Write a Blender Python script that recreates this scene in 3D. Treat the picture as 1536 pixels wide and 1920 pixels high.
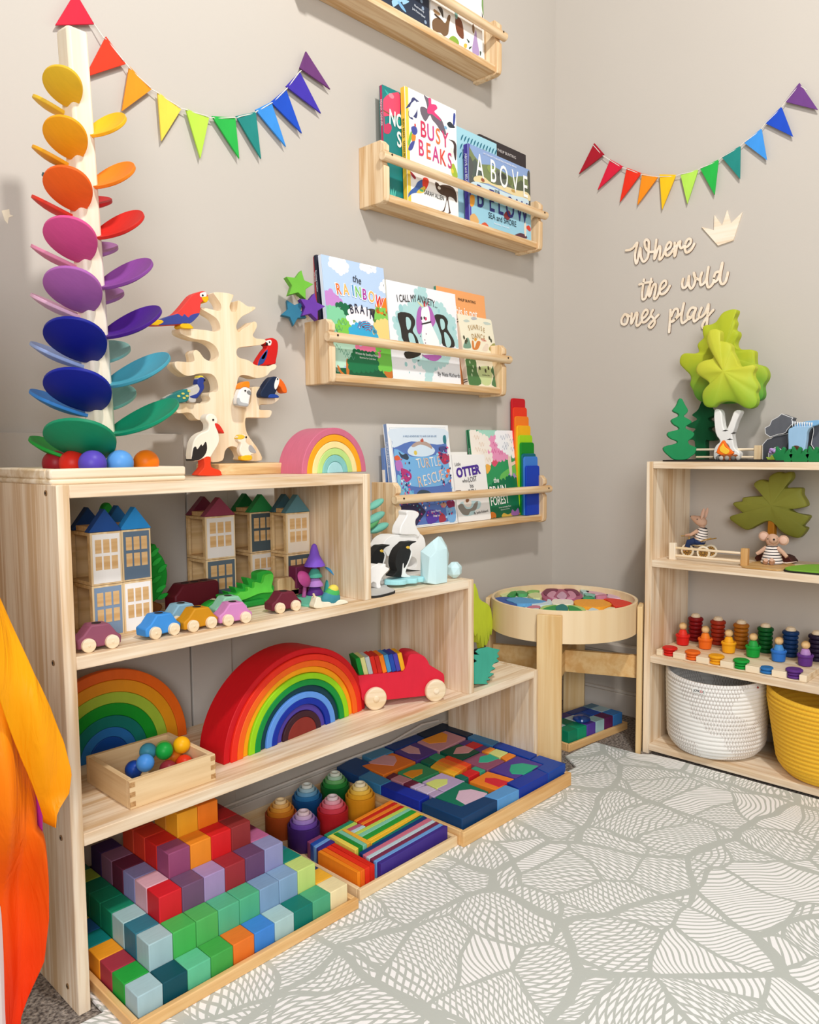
import bpy, bmesh, math, random
from mathutils import Vector, Matrix, Euler
random.seed(7)
SC = bpy.context.scene
for o in list(bpy.data.objects): bpy.data.objects.remove(o)
PI = math.pi; R = math.radians
# ---------------------------------------------------------------- camera, sky light, lamps, exposure
cd = bpy.data.cameras.new('camera'); cam = bpy.data.objects.new('camera', cd); SC.collection.objects.link(cam)
cd.sensor_fit = 'HORIZONTAL'; cd.sensor_width = 36.0; cd.lens = 36.0*1469.37/1536.0; cd.clip_start = .02
_f = Vector((0.72212202, 0.68733867, -0.07813673)); _r = Vector((0.68897002, -0.72474566, -0.00800257)); _u = Vector((0.06212973, 0.04805503, 0.99691053))
cam.matrix_world = Matrix(((_r.x, _u.x, -_f.x, -2.1879), (_r.y, _u.y, -_f.y, -1.4322), (_r.z, _u.z, -_f.z, .8242), (0, 0, 0, 1)))
SC.camera = cam
world = bpy.data.worlds.new('room_light'); SC.world = world; world.use_nodes = True
bg = world.node_tree.nodes['Background']; bg.inputs[0].default_value = (1.0, .92, .80, 1); bg.inputs[1].default_value = .20
def lamp(name, kind, loc, power, size, col, rot=(0, 0, 0)):
    d = bpy.data.lights.new(name, kind); d.energy = power; d.color = col
    if kind == 'AREA': d.shape = 'DISK'; d.size = size
    else: d.shadow_soft_size = size
    o = bpy.data.objects.new(name, d); o.location = loc; o.rotation_euler = rot; SC.collection.objects.link(o); return o
lamp('ceiling_lamp', 'POINT', (-1.5, -1.48, 2.62), 119, .07, (1, .98, .955))
lamp('camera_side_fill', 'AREA', (-3.2, -2.6, 1.45), 62, 1.5, (.95, .97, 1.0), (R(78), 0, R(-52)))  # unseen fill added behind the camera to brighten the floor trays
SC.view_settings.view_transform = 'Standard'; SC.view_settings.look = 'None'
SC.view_settings.exposure = 0.0; SC.view_settings.gamma = 1.0; SC.view_settings.use_curve_mapping = False
# ---------------------------------------------------------------- materials
def lin(h):
    h = h.lstrip('#'); v = [int(h[i:i+2], 16)/255 for i in (0, 2, 4)]
    return tuple((c/12.92 if c <= .04045 else ((c+.055)/1.055)**2.4) for c in v) + (1,)
_M = {}
def nodes(name):
    m = bpy.data.materials.new(name); m.use_nodes = True; nt = m.node_tree
    return m, nt, nt.nodes['Principled BSDF']
def N(nt, t, **k):
    n = nt.nodes.new(t)
    for a, b in k.items(): setattr(n, a, b)
    return n
def paint(h, rough=.5, grain=.16, sat=1.0):
    """stained or painted wood: one colour, faint grain"""
    key = (h, rough, grain)
    if key in _M: return _M[key]
    m, nt, p = nodes('stain_'+h.lstrip('#')); c = lin(h)
    tc = N(nt, 'ShaderNodeTexCoord'); mp = N(nt, 'ShaderNodeMapping'); mp.inputs['Scale'].default_value = (60, 300, 22)
    nz = N(nt, 'ShaderNodeTexNoise'); nz.inputs['Scale'].default_value = 1; nz.inputs['Detail'].default_value = 3
    mx = N(nt, 'ShaderNodeMix', data_type='RGBA')
    mx.inputs[6].default_value = tuple(x*(1-grain) for x in c[:3])+(1,); mx.inputs[7].default_value = tuple(min(1, x*(1+grain)+.006*grain) for x in c[:3])+(1,)
    nt.links.new(tc.outputs['Object'], mp.inputs[0]); nt.links.new(mp.outputs[0], nz.inputs[0]); nt.links.new(nz.outputs[0], mx.inputs[0]); nt.links.new(mx.outputs[2], p.inputs['Base Color'])
    p.inputs['Roughness'].default_value = rough; p.inputs['Specular IOR Level'].default_value = .2
    _M[key] = m; return m
def plain(h, rough=.45, metal=0, spec=.4):
    key = (h, rough, metal, 'p')
    if key in _M: return _M[key]
    m, nt, p = nodes('plain_'+h.lstrip('#')); p.inputs['Base Color'].default_value = lin(h); p.inputs['Roughness'].default_value = rough; p.inputs['Metallic'].default_value = metal; p.inputs['Specular IOR Level'].default_value = spec
    _M[key] = m; return m
def wood(light, dark, axis='X', scale=1.0, rough=.5, knots=False):
    key = (light, dark, axis, scale)
    if key in _M: return _M[key]
    m, nt, p = nodes('wood_grain_'+axis.lower())
    tc = N(nt, 'ShaderNodeTexCoord'); mp = N(nt, 'ShaderNodeMapping')
    s = {'X': (1.6, 34, 34), 'Y': (34, 1.6, 34), 'Z': (34, 34, 1.6)}[axis]
    mp.inputs['Scale'].default_value = tuple(v*scale for v in s)
    n1 = N(nt, 'ShaderNodeTexNoise'); n1.inputs['Scale'].default_value = 1.0; n1.inputs['Detail'].default_value = 5; n1.inputs['Distortion'].default_value = .9
    n2 = N(nt, 'ShaderNodeTexNoise'); n2.inputs['Scale'].default_value = 5.0; n2.inputs['Detail'].default_value = 2
    mth = N(nt, 'ShaderNodeMath', operation='MULTIPLY_ADD'); mth.inputs[1].default_value = .35
    cr = N(nt, 'ShaderNodeValToRGB'); e = cr.color_ramp.elements; e[0].position = .42; e[0].color = lin(dark); e[1].position = .66; e[1].color = lin(light)
    nt.links.new(tc.outputs['Object'], mp.inputs[0])
    for n in (n1, n2): nt.links.new(mp.outputs[0], n.inputs[0])
    nt.links.new(n2.outputs[0], mth.inputs[0]); nt.links.new(n1.outputs[0], mth.inputs[2])
    ad = N(nt, 'ShaderNodeMath', operation='SUBTRACT'); ad.inputs[1].default_value = .12
    nt.links.new(mth.outputs[0], ad.inputs[0]); nt.links.new(ad.outputs[0], cr.inputs[0]); nt.links.new(cr.outputs[0], p.inputs['Base Color'])
    bp = N(nt, 'ShaderNodeBump'); bp.inputs['Strength'].default_value = .06; bp.inputs['Distance'].default_value = .002
    nt.links.new(n1.outputs[0], bp.inputs['Height']); nt.links.new(bp.outputs[0], p.inputs['Normal'])
    p.inputs['Roughness'].default_value = rough; p.inputs['Specular IOR Level'].default_value = .3
    _M[key] = m; return m
PINE = lambda ax: wood('#f6e4ca', '#d6b48a', ax)
PINE2 = lambda ax: wood('#f3d9b2', '#d3a873', ax)
BIRCH = lambda ax: wood('#f0d9b2', '#e0bf90', ax, .6)
BEECH = lambda ax: wood('#efc68b', '#dda866', ax, .8)
RAW = lambda ax: wood('#f7e6cb', '#e6cda4', ax, 1.2)
# ---------------------------------------------------------------- mesh building
class MB:
    def __init__(s): s.bm = bmesh.new()
    def _mi(s, fs, mi):
        for f in fs: f.material_index = mi
    def box(s, c, d, rot=None, mi=0):
        r = bmesh.ops.create_cube(s.bm, size=1.0); M = Matrix.Translation(c) @ ((rot.to_4x4() if rot is not None else Matrix())) @ Matrix.Diagonal((d[0], d[1], d[2], 1))
        bmesh.ops.transform(s.bm, matrix=M, verts=r['verts']); s._mi({f for v in r['verts'] for f in v.link_faces}, mi); return s
    def bb(s, a, b, mi=0):
        return s.box([(x+y)/2 for x, y in zip(a, b)], [abs(y-x) for x, y in zip(a, b)], None, mi)
    def cyl(s, p0, p1, r0, r1=None, n=24, mi=0):
        p0 = Vector(p0); p1 = Vector(p1); d = p1-p0; r1 = r0 if r1 is None else r1
        r = bmesh.ops.create_cone(s.bm, cap_ends=True, segments=n, radius1=max(r0, 1e-5), radius2=max(r1, 1e-5), depth=d.length)
        M = Matrix.Translation((p0+p1)/2) @ d.to_track_quat('Z', 'Y').to_matrix().to_4x4()
        bmesh.ops.transform(s.bm, matrix=M, verts=r['verts']); s._mi({f for v in r['verts'] for f in v.link_faces}, mi); return s
    def sph(s, c, r, mi=0, n=20, rot=None):
        q = bmesh.ops.create_uvsphere(s.bm, u_segments=n, v_segments=max(8, n*2//3), radius=1.0)
        if not hasattr(r, '__len__'): r = (r, r, r)
        M = Matrix.Translation(c) @ (rot.to_4x4() if rot is not None else Matrix()) @ Matrix.Diagonal((r[0], r[1], r[2], 1))
        bmesh.ops.transform(s.bm, matrix=M, verts=q['verts']); s._mi({f for v in q['verts'] for f in v.link_faces}, mi); return s
    def prism(s, pts, y0, y1, mi=0):
        """outline in x,z; y0 front, y1 back"""
        a = [s.bm.verts.new((x, y0, z)) for x, z in pts]; b = [s.bm.verts.new((x, y1, z)) for x, z in pts]; n = len(pts)
        fs = [s.bm.faces.new(a), s.bm.faces.new(b[::-1])]
        for i in range(n): fs.append(s.bm.faces.new((a[i], b[i], b[(i+1) % n], a[(i+1) % n])))
        s._mi(fs, mi); return s
    def prismz(s, pts, z0, z1, mi=0):
        a = [s.bm.verts.new((x, y, z0)) for x, y in pts]; b = [s.bm.verts.new((x, y, z1)) for x, y in pts]; n = len(pts)
        fs = [s.bm.faces.new(a), s.bm.faces.new(b[::-1])]
        for i in range(n): fs.append(s.bm.faces.new((a[i], b[i], b[(i+1) % n], a[(i+1) % n])))
        s._mi(fs, mi); return s
    def flat(s, pts, y, mi=0):
        f = s.bm.faces.new([s.bm.verts.new((x, y, z)) for x, z in pts]); f.material_index = mi; return s
    def lathe(s, prof, n=28, c=(0, 0, 0), mi=0, sx=1, sy=1):
        rings = []
        for r, z in prof:
            rings.append([s.bm.verts.new((c[0]+max(r, 1e-5)*math.cos(2*PI*k/n)*sx, c[1]+max(r, 1e-5)*math.sin(2*PI*k/n)*sy, c[2]+z)) for k in range(n)])
        fs = []
        for a, b in zip(rings, rings[1:]):
            for k in range(n): fs.append(s.bm.faces.new((a[k], a[(k+1) % n], b[(k+1) % n], b[k])))
        fs.append(s.bm.faces.new(rings[0][::-1])); fs.append(s.bm.faces.new(rings[-1])); s._mi(fs, mi); return s
    def tube(s, pts, r, n=8, mi=0, taper=None):
        pts = [Vector(p) for p in pts]; rings = []
        for i, p in enumerate(pts):
            d = (pts[min(i+1, len(pts)-1)]-pts[max(i-1, 0)]).normalized(); q = d.to_track_quat('Z', 'Y'); rr = r if taper is None else taper[i]
            rings.append([s.bm.verts.new(p+q @ Vector((rr*math.cos(2*PI*k/n), rr*math.sin(2*PI*k/n), 0))) for k in range(n)])
        fs = []
        for a, b in zip(rings, rings[1:]):
            for k in range(n): fs.append(s.bm.faces.new((a[k], a[(k+1) % n], b[(k+1) % n], b[k])))
        fs.append(s.bm.faces.new(rings[0][::-1])); fs.append(s.bm.faces.new(rings[-1])); s._mi(fs, mi); return s
    def xf(s, M): bmesh.ops.transform(s.bm, matrix=M, verts=s.bm.verts); return s
    def build(s, name, mats, parent=None, loc=(0, 0, 0), rot=(0, 0, 0), bev=0, seg=2, ang=35, recalc=True):
        if recalc: bmesh.ops.recalc_face_normals(s.bm, faces=s.bm.faces)
        me = bpy.data.meshes.new(name); s.bm.to_mesh(me); s.bm.free()
        for m in (mats if isinstance(mats, (list, tuple)) else [mats]): me.materials.append(m)
        for p in me.polygons: p.use_smooth = True
        me.set_sharp_from_angle(angle=R(ang))
        o = bpy.data.objects.new(name, me); SC.collection.objects.link(o); o.location = loc; o.rotation_euler = rot
        if parent is not None: o.parent = parent
        if bev:
            b = o.modifiers.new('rounded_edges', 'BEVEL'); b.width = bev; b.segments = seg; b.limit_method = 'ANGLE'; b.angle_limit = R(40)
        return o
def sm(pts, n=4, closed=True):
    out = []; L = len(pts); P = [Vector(p) for p in pts]
    for i in range(L if closed else L-1):
        p0 = P[(i-1) % L] if closed or i > 0 else P[i]; p1 = P[i]; p2 = P[(i+1) % L]; p3 = P[(i+2) % L] if closed or i+2 < L else p2
        for k in range(n):
            t = k/n; out.append(tuple(.5*((2*p1)+(-p0+p2)*t+(2*p0-5*p1+4*p2-p3)*t*t+(-p0+3*p1-3*p2+p3)*t**3)))
    if not closed: out.append(tuple(P[-1]))
    return out
def V(q): return [(a*1e-4, b*1e-4) for a, b in q]
def S(k): return [(a*1e-4, b*1e-4) for a, b in SH[k]]
def thing(name, label, cat, loc=(0, 0, 0), rotz=0, group=None, rot=None):
    o = bpy.data.objects.new(name, None); SC.collection.objects.link(o); o.empty_display_size = .02
    o.location = loc; o.rotation_euler = rot if rot else (0, 0, rotz); return tag(o, label, cat, group)
def tag(o, label, cat, group=None):
    o['label'] = label; o['category'] = cat
    if group: o['group'] = group
    return o
def struct(o): o['kind'] = 'structure'; return o
def slab(name, pts, th, mat, parent=None, loc=(0, 0, 0), rot=(0, 0, 0), bev=.002, smooth=4):
    return MB().prism(sm(pts, smooth) if smooth else pts, 0, th).build(name, mat, parent, loc, rot, bev)
def ordn(i): return ['first', 'second', 'third', 'fourth', 'fifth', 'sixth', 'seventh', 'eighth', 'ninth', 'tenth', 'eleventh', 'twelfth'][i]
def text(name, items, parent, y=-.0013, depth=.0003):
    """printed lettering: items = (string, size, x, z, in-plane angle, x-stretch, colour[, boldness])"""
    bm = bmesh.new(); mats = []; cols = []
    for it in items:
        s, size, x, z, a, sx, col = it[:7]; bold = it[7] if len(it) > 7 else 0
        cu = bpy.data.curves.new('lettering', 'FONT'); cu.body = s; cu.size = size; cu.align_x = 'CENTER'; cu.align_y = 'CENTER'; cu.extrude = depth/2; cu.offset = bold*size; cu.resolution_u = 3
        ob = bpy.data.objects.new('lettering', cu); SC.collection.objects.link(ob)
        dg = bpy.context.evaluated_depsgraph_get(); me = bpy.data.meshes.new_from_object(ob.evaluated_get(dg))
        M = Matrix.Translation((x, y-depth/2, z)) @ Matrix.Rotation(PI/2, 4, 'X') @ Matrix.Rotation(a, 4, 'Z') @ Matrix.Diagonal((sx, 1, 1, 1))
        me.transform(M); n0 = len(bm.faces); bm.from_mesh(me); bm.faces.ensure_lookup_table()
        if col not in cols: cols.append(col); mats.append(plain(col, .5))
        for f in bm.faces[n0:]: f.material_index = cols.index(col)
        bpy.data.objects.remove(ob); bpy.data.curves.remove(cu); bpy.data.meshes.remove(me)
    m = bpy.data.meshes.new(name); bm.to_mesh(m); bm.free()
    for q in mats: m.materials.append(q)
    o = bpy.data.objects.new(name, m); SC.collection.objects.link(o); o.parent = parent; return o
BOOKWH = {}
def art(name, parent, items, y=0.0, smooth=3, step=.00002):
    """printed picture: coloured patches lying on the cover; a fourth entry r gives a patch a scalloped outline"""
    b = MB(); cols = []; wh = BOOKWH.get(parent.name); q = 0
    def put(pts, col):
        nonlocal q
        if wh: pts = [(min(max(x, .0004), wh[0]-.0004), min(max(z, .0004), wh[1]-.0004)) for x, z in pts]
        b.flat(pts, y-.00015-step*q, cols.index(col)); q += 1
    for it in items:
        pts, col = it[0], it[1]; sh = it[2] if len(it) > 2 else smooth
        pts = S(pts) if isinstance(pts, str) else pts
        if col not in cols: cols.append(col)
        if len(it) > 3:
            ol = sm(pts, 6); acc = 0; last = None; r = it[3]
            put(ol, col); q0 = q
            for p, n_ in zip(ol, ol[1:]+ol[:1]):
                d = math.hypot(n_[0]-p[0], n_[1]-p[1]); acc += d
                if acc > r*1.5: acc = 0; put(ell(n_[0], n_[1], r, r, 12), col); q = q0+(q-q0) % 3
        else: put(sm(pts, sh) if sh else pts, col)
    return b.build(name, [plain(c, .45) for c in cols], parent, recalc=False)
def rectp(x0, z0, x1, z1): return [(x0, z0), (x1, z0), (x1, z1), (x0, z1)]
def ell(cx, cz, rx, rz, n=14, a0=0): return [(cx+rx*math.cos(a0+2*PI*k/n), cz+rz*math.sin(a0+2*PI*k/n)) for k in range(n)]
def blob(cx, cz, r, n=7, j=.25):
    return [(cx+r*(1+random.uniform(-j, j))*math.cos(2*PI*k/n), cz+r*(1+random.uniform(-j, j))*math.sin(2*PI*k/n)) for k in range(n)]
def strokes(b, paths, w, y0, y1, mi=0, n=4):
    """flat cut-out strokes: each path becomes a chain of quads with round joints"""
    i = 0
    for p in paths:
        p = sm(p, n, False)
        for a, c in zip(p, p[1:]):
            d = Vector((c[0]-a[0], c[1]-a[1]))
            if d.length < 1e-6: continue
            q = Vector((-d.y, d.x)).normalized()*w/2
            b.prism([(a[0]+q.x, a[1]+q.y), (a[0]-q.x, a[1]-q.y), (c[0]-q.x, c[1]-q.y), (c[0]+q.x, c[1]+q.y)], y0-.000013*(i % 9), y1, mi); i += 1
        for a in p: b.prism(ell(a[0], a[1], w/2, w/2, 10), y0-.000013*(i % 9)-.000006, y1, mi); i += 1
    return b
LPN=[[[-15768,15653],[-15068,15927],[-15391,16347]],
[[-14855,15794],[-15282,14940],[-14490,15436]],
[[-14421,15419],[-14598,14557],[-13985,15139]],
[[-13861,15137],[-13810,14237],[-13366,14956]],
[[-13262,15004],[-12962,14129],[-12736,14979]],
[[-12667,15034],[-12032,14363],[-12106,15171]],
[[-12089,15203],[-11476,14500],[-11587,15436]],
[[-11597,15478],[-10801,14928],[-11174,15766]],
[[-11186,15762],[-10345,15338],[-10770,16161]],
[[-10768,16218],[-9776,15937],[-10376,16656]],
[[-10374,16737],[-9484,16557],[-10188,17157]]]
RPN=[[[1482,17517],[955,16732],[1824,17093]],
[[2031,16896],[1612,16101],[2459,16583]],
[[2578,16521],[2366,15580],[3045,16252]],
[[3071,16231],[2934,15371],[3560,16012]],
[[3609,16079],[3702,15081],[4106,15950]],
[[4237,15918],[4451,15080],[4750,15941]],
[[4797,15952],[5220,15147],[5312,16065]],
[[5388,16111],[5899,15411],[5891,16268]],
[[5976,16331],[6585,15722],[6425,16566]],
[[6505,16681],[7215,16143],[6911,16972]],
[[6989,17071],[7791,16632],[7331,17431]]]
BX={'c1':[[-9750,-258],[-9012,-106],[-9011,-686],[-9266,-625],[-9332,-1013],[-9777,-1075]],
'l1':[[-8819,-164],[-8078,-186],[-8089,-583],[-8855,-559]],
'd1':[[-8026,-161],[-6837,-187],[-6866,-513],[-8037,-560]],
'c2':[[-6810,-162],[-5668,-113],[-5682,-1300],[-6060,-1329],[-6050,-571],[-6866,-513]],
'l2':[[-6060,-1329],[-5710,-1323],[-5717,-2152],[-6114,-2220]],
'd2':[[-6114,-2220],[-5745,-2174],[-5797,-3389],[-6174,-3434]],
'c3':[[-6195,-3458],[-5805,-3459],[-5820,-4239],[-6616,-4258],[-6535,-3879],[-6215,-3856]],
'd3':[[-7692,-3831],[-6554,-3902],[-6616,-4258],[-7781,-4249]],
'l3':[[-8588,-3884],[-7795,-3886],[-7794,-4272],[-8544,-4233]],
'c4':[[-9782,-3091],[-9413,-3086],[-9318,-3839],[-8607,-3899],[-8544,-4233],[-9765,-4227]],
'd4':[[-9773,-1811],[-9415,-1816],[-9390,-2991],[-9749,-3011]],
'l4':[[-9777,-1075],[-9350,-1022],[-9397,-1797],[-9773,-1811]],
's1':[[-9254,-623],[-8154,-591],[-8171,-1431],[-9288,-1414]],
's2':[[-8061,-566],[-7235,-537],[-7323,-1392],[-8128,-1418]],
's3':[[-7199,-544],[-6059,-561],[-6098,-1322],[-7280,-1408]],
's4':[[-7291,-1429],[-6548,-1445],[-6593,-2177],[-7349,-2197]],
's5':[[-7351,-2225],[-6621,-2227],[-6669,-3033],[-7387,-3044]],
's6':[[-7355,-3078],[-6195,-3054],[-6212,-3845],[-7339,-3823]],
's7':[[-8934,-1529],[-8170,-1523],[-8240,-2261],[-8983,-2232]],
's8':[[-8953,-2344],[-8252,-2333],[-8244,-3056],[-8996,-3058]],
's9':[[-8195,-3137],[-7446,-3091],[-7373,-3825],[-8147,-3879]],
's10':[[-9348,-3099],[-8282,-3039],[-8322,-3809],[-9307,-3829]],
'v1':[[-9079,-596],[-8402,-552],[-8285,-810],[-8449,-1043],[-8740,-1212]],
'v2':[[-7887,-614],[-7498,-584],[-7505,-910],[-7752,-1201],[-7918,-935]],
'v3':[[-7034,-553],[-6216,-571],[-6270,-823],[-6697,-1141],[-7078,-885]],
'v4':[[-7192,-1796],[-6826,-1589],[-6545,-1652],[-6579,-1980],[-6885,-2045]],
'v5':[[-7186,-2606],[-6882,-2411],[-6567,-2496],[-6646,-2830],[-7020,-2778]],
'v6':[[-7077,-3462],[-6761,-3275],[-6497,-3422],[-6368,-3819],[-7021,-3848],[-7189,-3618]],
'v7':[[-8936,-1710],[-8652,-1702],[-8408,-1873],[-8603,-2040],[-8960,-2054]],
'v8':[[-8954,-2462],[-8640,-2479],[-8431,-2686],[-8638,-2854],[-8992,-2848]],
'v9':[[-7979,-3418],[-7791,-3292],[-7639,-3461],[-7592,-3849],[-7983,-3845]],
'v10':[[-9115,-3502],[-8739,-3282],[-8492,-3432],[-8407,-3840],[-8631,-3896],[-9185,-3849]],
'm1':[[-6545,-1431],[-6182,-1404],[-6181,-1581],[-6525,-1624]],
'm2':[[-6519,-1631],[-6159,-1606],[-6179,-1978],[-6563,-1966]],
'm3':[[-6574,-1986],[-6197,-1992],[-6221,-2182],[-6588,-2199]],
'm4':[[-6540,-2188],[-6173,-2187],[-6171,-2355],[-6534,-2404]],
'm5':[[-6534,-2404],[-6172,-2371],[-6151,-2753],[-6562,-2800]],
'm6':[[-6562,-2800],[-6160,-2775],[-6166,-3008],[-6635,-3042]],
'o1':[[-7518,-1731],[-7329,-1753],[-7369,-2552],[-7577,-2571]],
'o2':[[-7736,-1764],[-7526,-1738],[-7577,-2571],[-7788,-2596]],
'o3':[[-7938,-1812],[-7744,-1771],[-7788,-2596],[-7982,-2634]],
'o4':[[-8164,-1885],[-7945,-1819],[-7982,-2634],[-8166,-2666]],
'g1':[[-8075,-1477],[-7761,-1459],[-7801,-1769],[-8119,-1818]],
'g2':[[-7740,-1451],[-7415,-1419],[-7416,-1813],[-7787,-1783]],
'r1':[[-7972,-2702],[-7599,-2691],[-7592,-2985],[-8022,-2993]],
'r2':[[-7577,-2687],[-7400,-2679],[-7412,-3015],[-7601,-3003]],
'r3':[[-8180,-2678],[-7980,-2708],[-8022,-2993],[-8241,-3019]],
'p1':[[-9314,-1523],[-9010,-1486],[-9012,-1652],[-9322,-1678]],
'p2':[[-9322,-1678],[-8999,-1666],[-8993,-2086],[-9309,-2080]],
'p3':[[-9309,-2080],[-9007,-2083],[-8996,-2323],[-9323,-2312]],
'q1':[[-9323,-2312],[-9017,-2327],[-8994,-2484],[-9322,-2480]],
'q2':[[-9322,-2480],[-8994,-2550],[-9017,-2871],[-9335,-2867]],
'q3':[[-9335,-2867],[-9030,-2883],[-9015,-3075],[-9371,-3072]]}
RX={'purple':[[-12016,-3990],[-10001,-3933],[-9974,-4030],[-12007,-4093]],
'sky':[[-12023,-3898],[-9998,-3829],[-9998,-3930],[-12016,-3984]],
'maroon':[[-12018,-3792],[-9990,-3721],[-9997,-3823],[-12015,-3890]],
'pale':[[-12012,-3684],[-9990,-3617],[-9991,-3713],[-12015,-3783]],
'pink':[[-12004,-3579],[-9987,-3481],[-9986,-3608],[-12010,-3676]],
'navy':[[-11989,-3467],[-9969,-3360],[-9987,-3475],[-12001,-3570]],
'teal':[[-11571,-3396],[-10002,-3275],[-9972,-3357],[-11624,-3460]],
'yellow':[[-11569,-3213],[-9940,-3120],[-9945,-3216],[-11567,-3295]],
'yellowb':[[-11570,-3305],[-9945,-3222],[-9937,-3309],[-11578,-3388]],
'green':[[-11561,-3066],[-9948,-2966],[-9936,-3110],[-11568,-3196]],
'mint':[[-11554,-2928],[-9930,-2867],[-9943,-2956],[-11562,-3052]],
'lime':[[-11551,-2822],[-9921,-2758],[-9929,-2861],[-11552,-2917]],
'redr':[[-11154,-2708],[-9954,-2647],[-9936,-2764],[-11155,-2787]],
'oranger':[[-11154,-2606],[-9932,-2535],[-9950,-2637],[-11152,-2696]],
'redb':[[-11153,-2505],[-9935,-2425],[-9927,-2525],[-11152,-2594]],
'orangeb':[[-11150,-2405],[-9937,-2307],[-9934,-2411],[-11153,-2492]],
'lteal':[[-11983,-2417],[-11184,-2354],[-11170,-2445],[-11982,-2514]],
'llime':[[-11988,-2527],[-11170,-2459],[-11171,-2560],[-11987,-2616]],
'lpink':[[-11541,-2573],[-11163,-2596],[-11159,-2688],[-11541,-2684]],
'lpale':[[-11543,-2702],[-11160,-2701],[-11155,-2787],[-11545,-2816]],
'dyel':[[-11644,-2592],[-11558,-2607],[-11580,-3399],[-11691,-3417]],
'dmint':[[-11764,-2591],[-11654,-2594],[-11698,-3410],[-11793,-3397]],
'dgreen':[[-11870,-2584],[-11774,-2593],[-11804,-3397],[-11903,-3396]],
'dyel2':[[-11994,-2577],[-11885,-2588],[-11914,-3396],[-12022,-3414]],
'kmauve':[[-12389,-2385],[-12033,-2363],[-12008,-2441],[-12403,-2493]],
'kblue':[[-12403,-2500],[-12014,-2460],[-12010,-2553],[-12423,-2611]],
'ksky':[[-12424,-2622],[-12013,-2569],[-12003,-2655],[-12433,-2714]],
'kpurp':[[-12434,-2725],[-12000,-2670],[-12005,-2802],[-12470,-2853]],
'fo1':[[-12498,-2839],[-12408,-2836],[-12424,-4009],[-12495,-4001]],
'fo2':[[-12398,-2836],[-12285,-2832],[-12314,-4010],[-12417,-4011]],
'fr1':[[-12272,-2829],[-12160,-2818],[-12187,-4012],[-12303,-4011]],
'fr2':[[-12149,-2817],[-12046,-2819],[-12068,-4016],[-12177,-4013]]}
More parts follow.
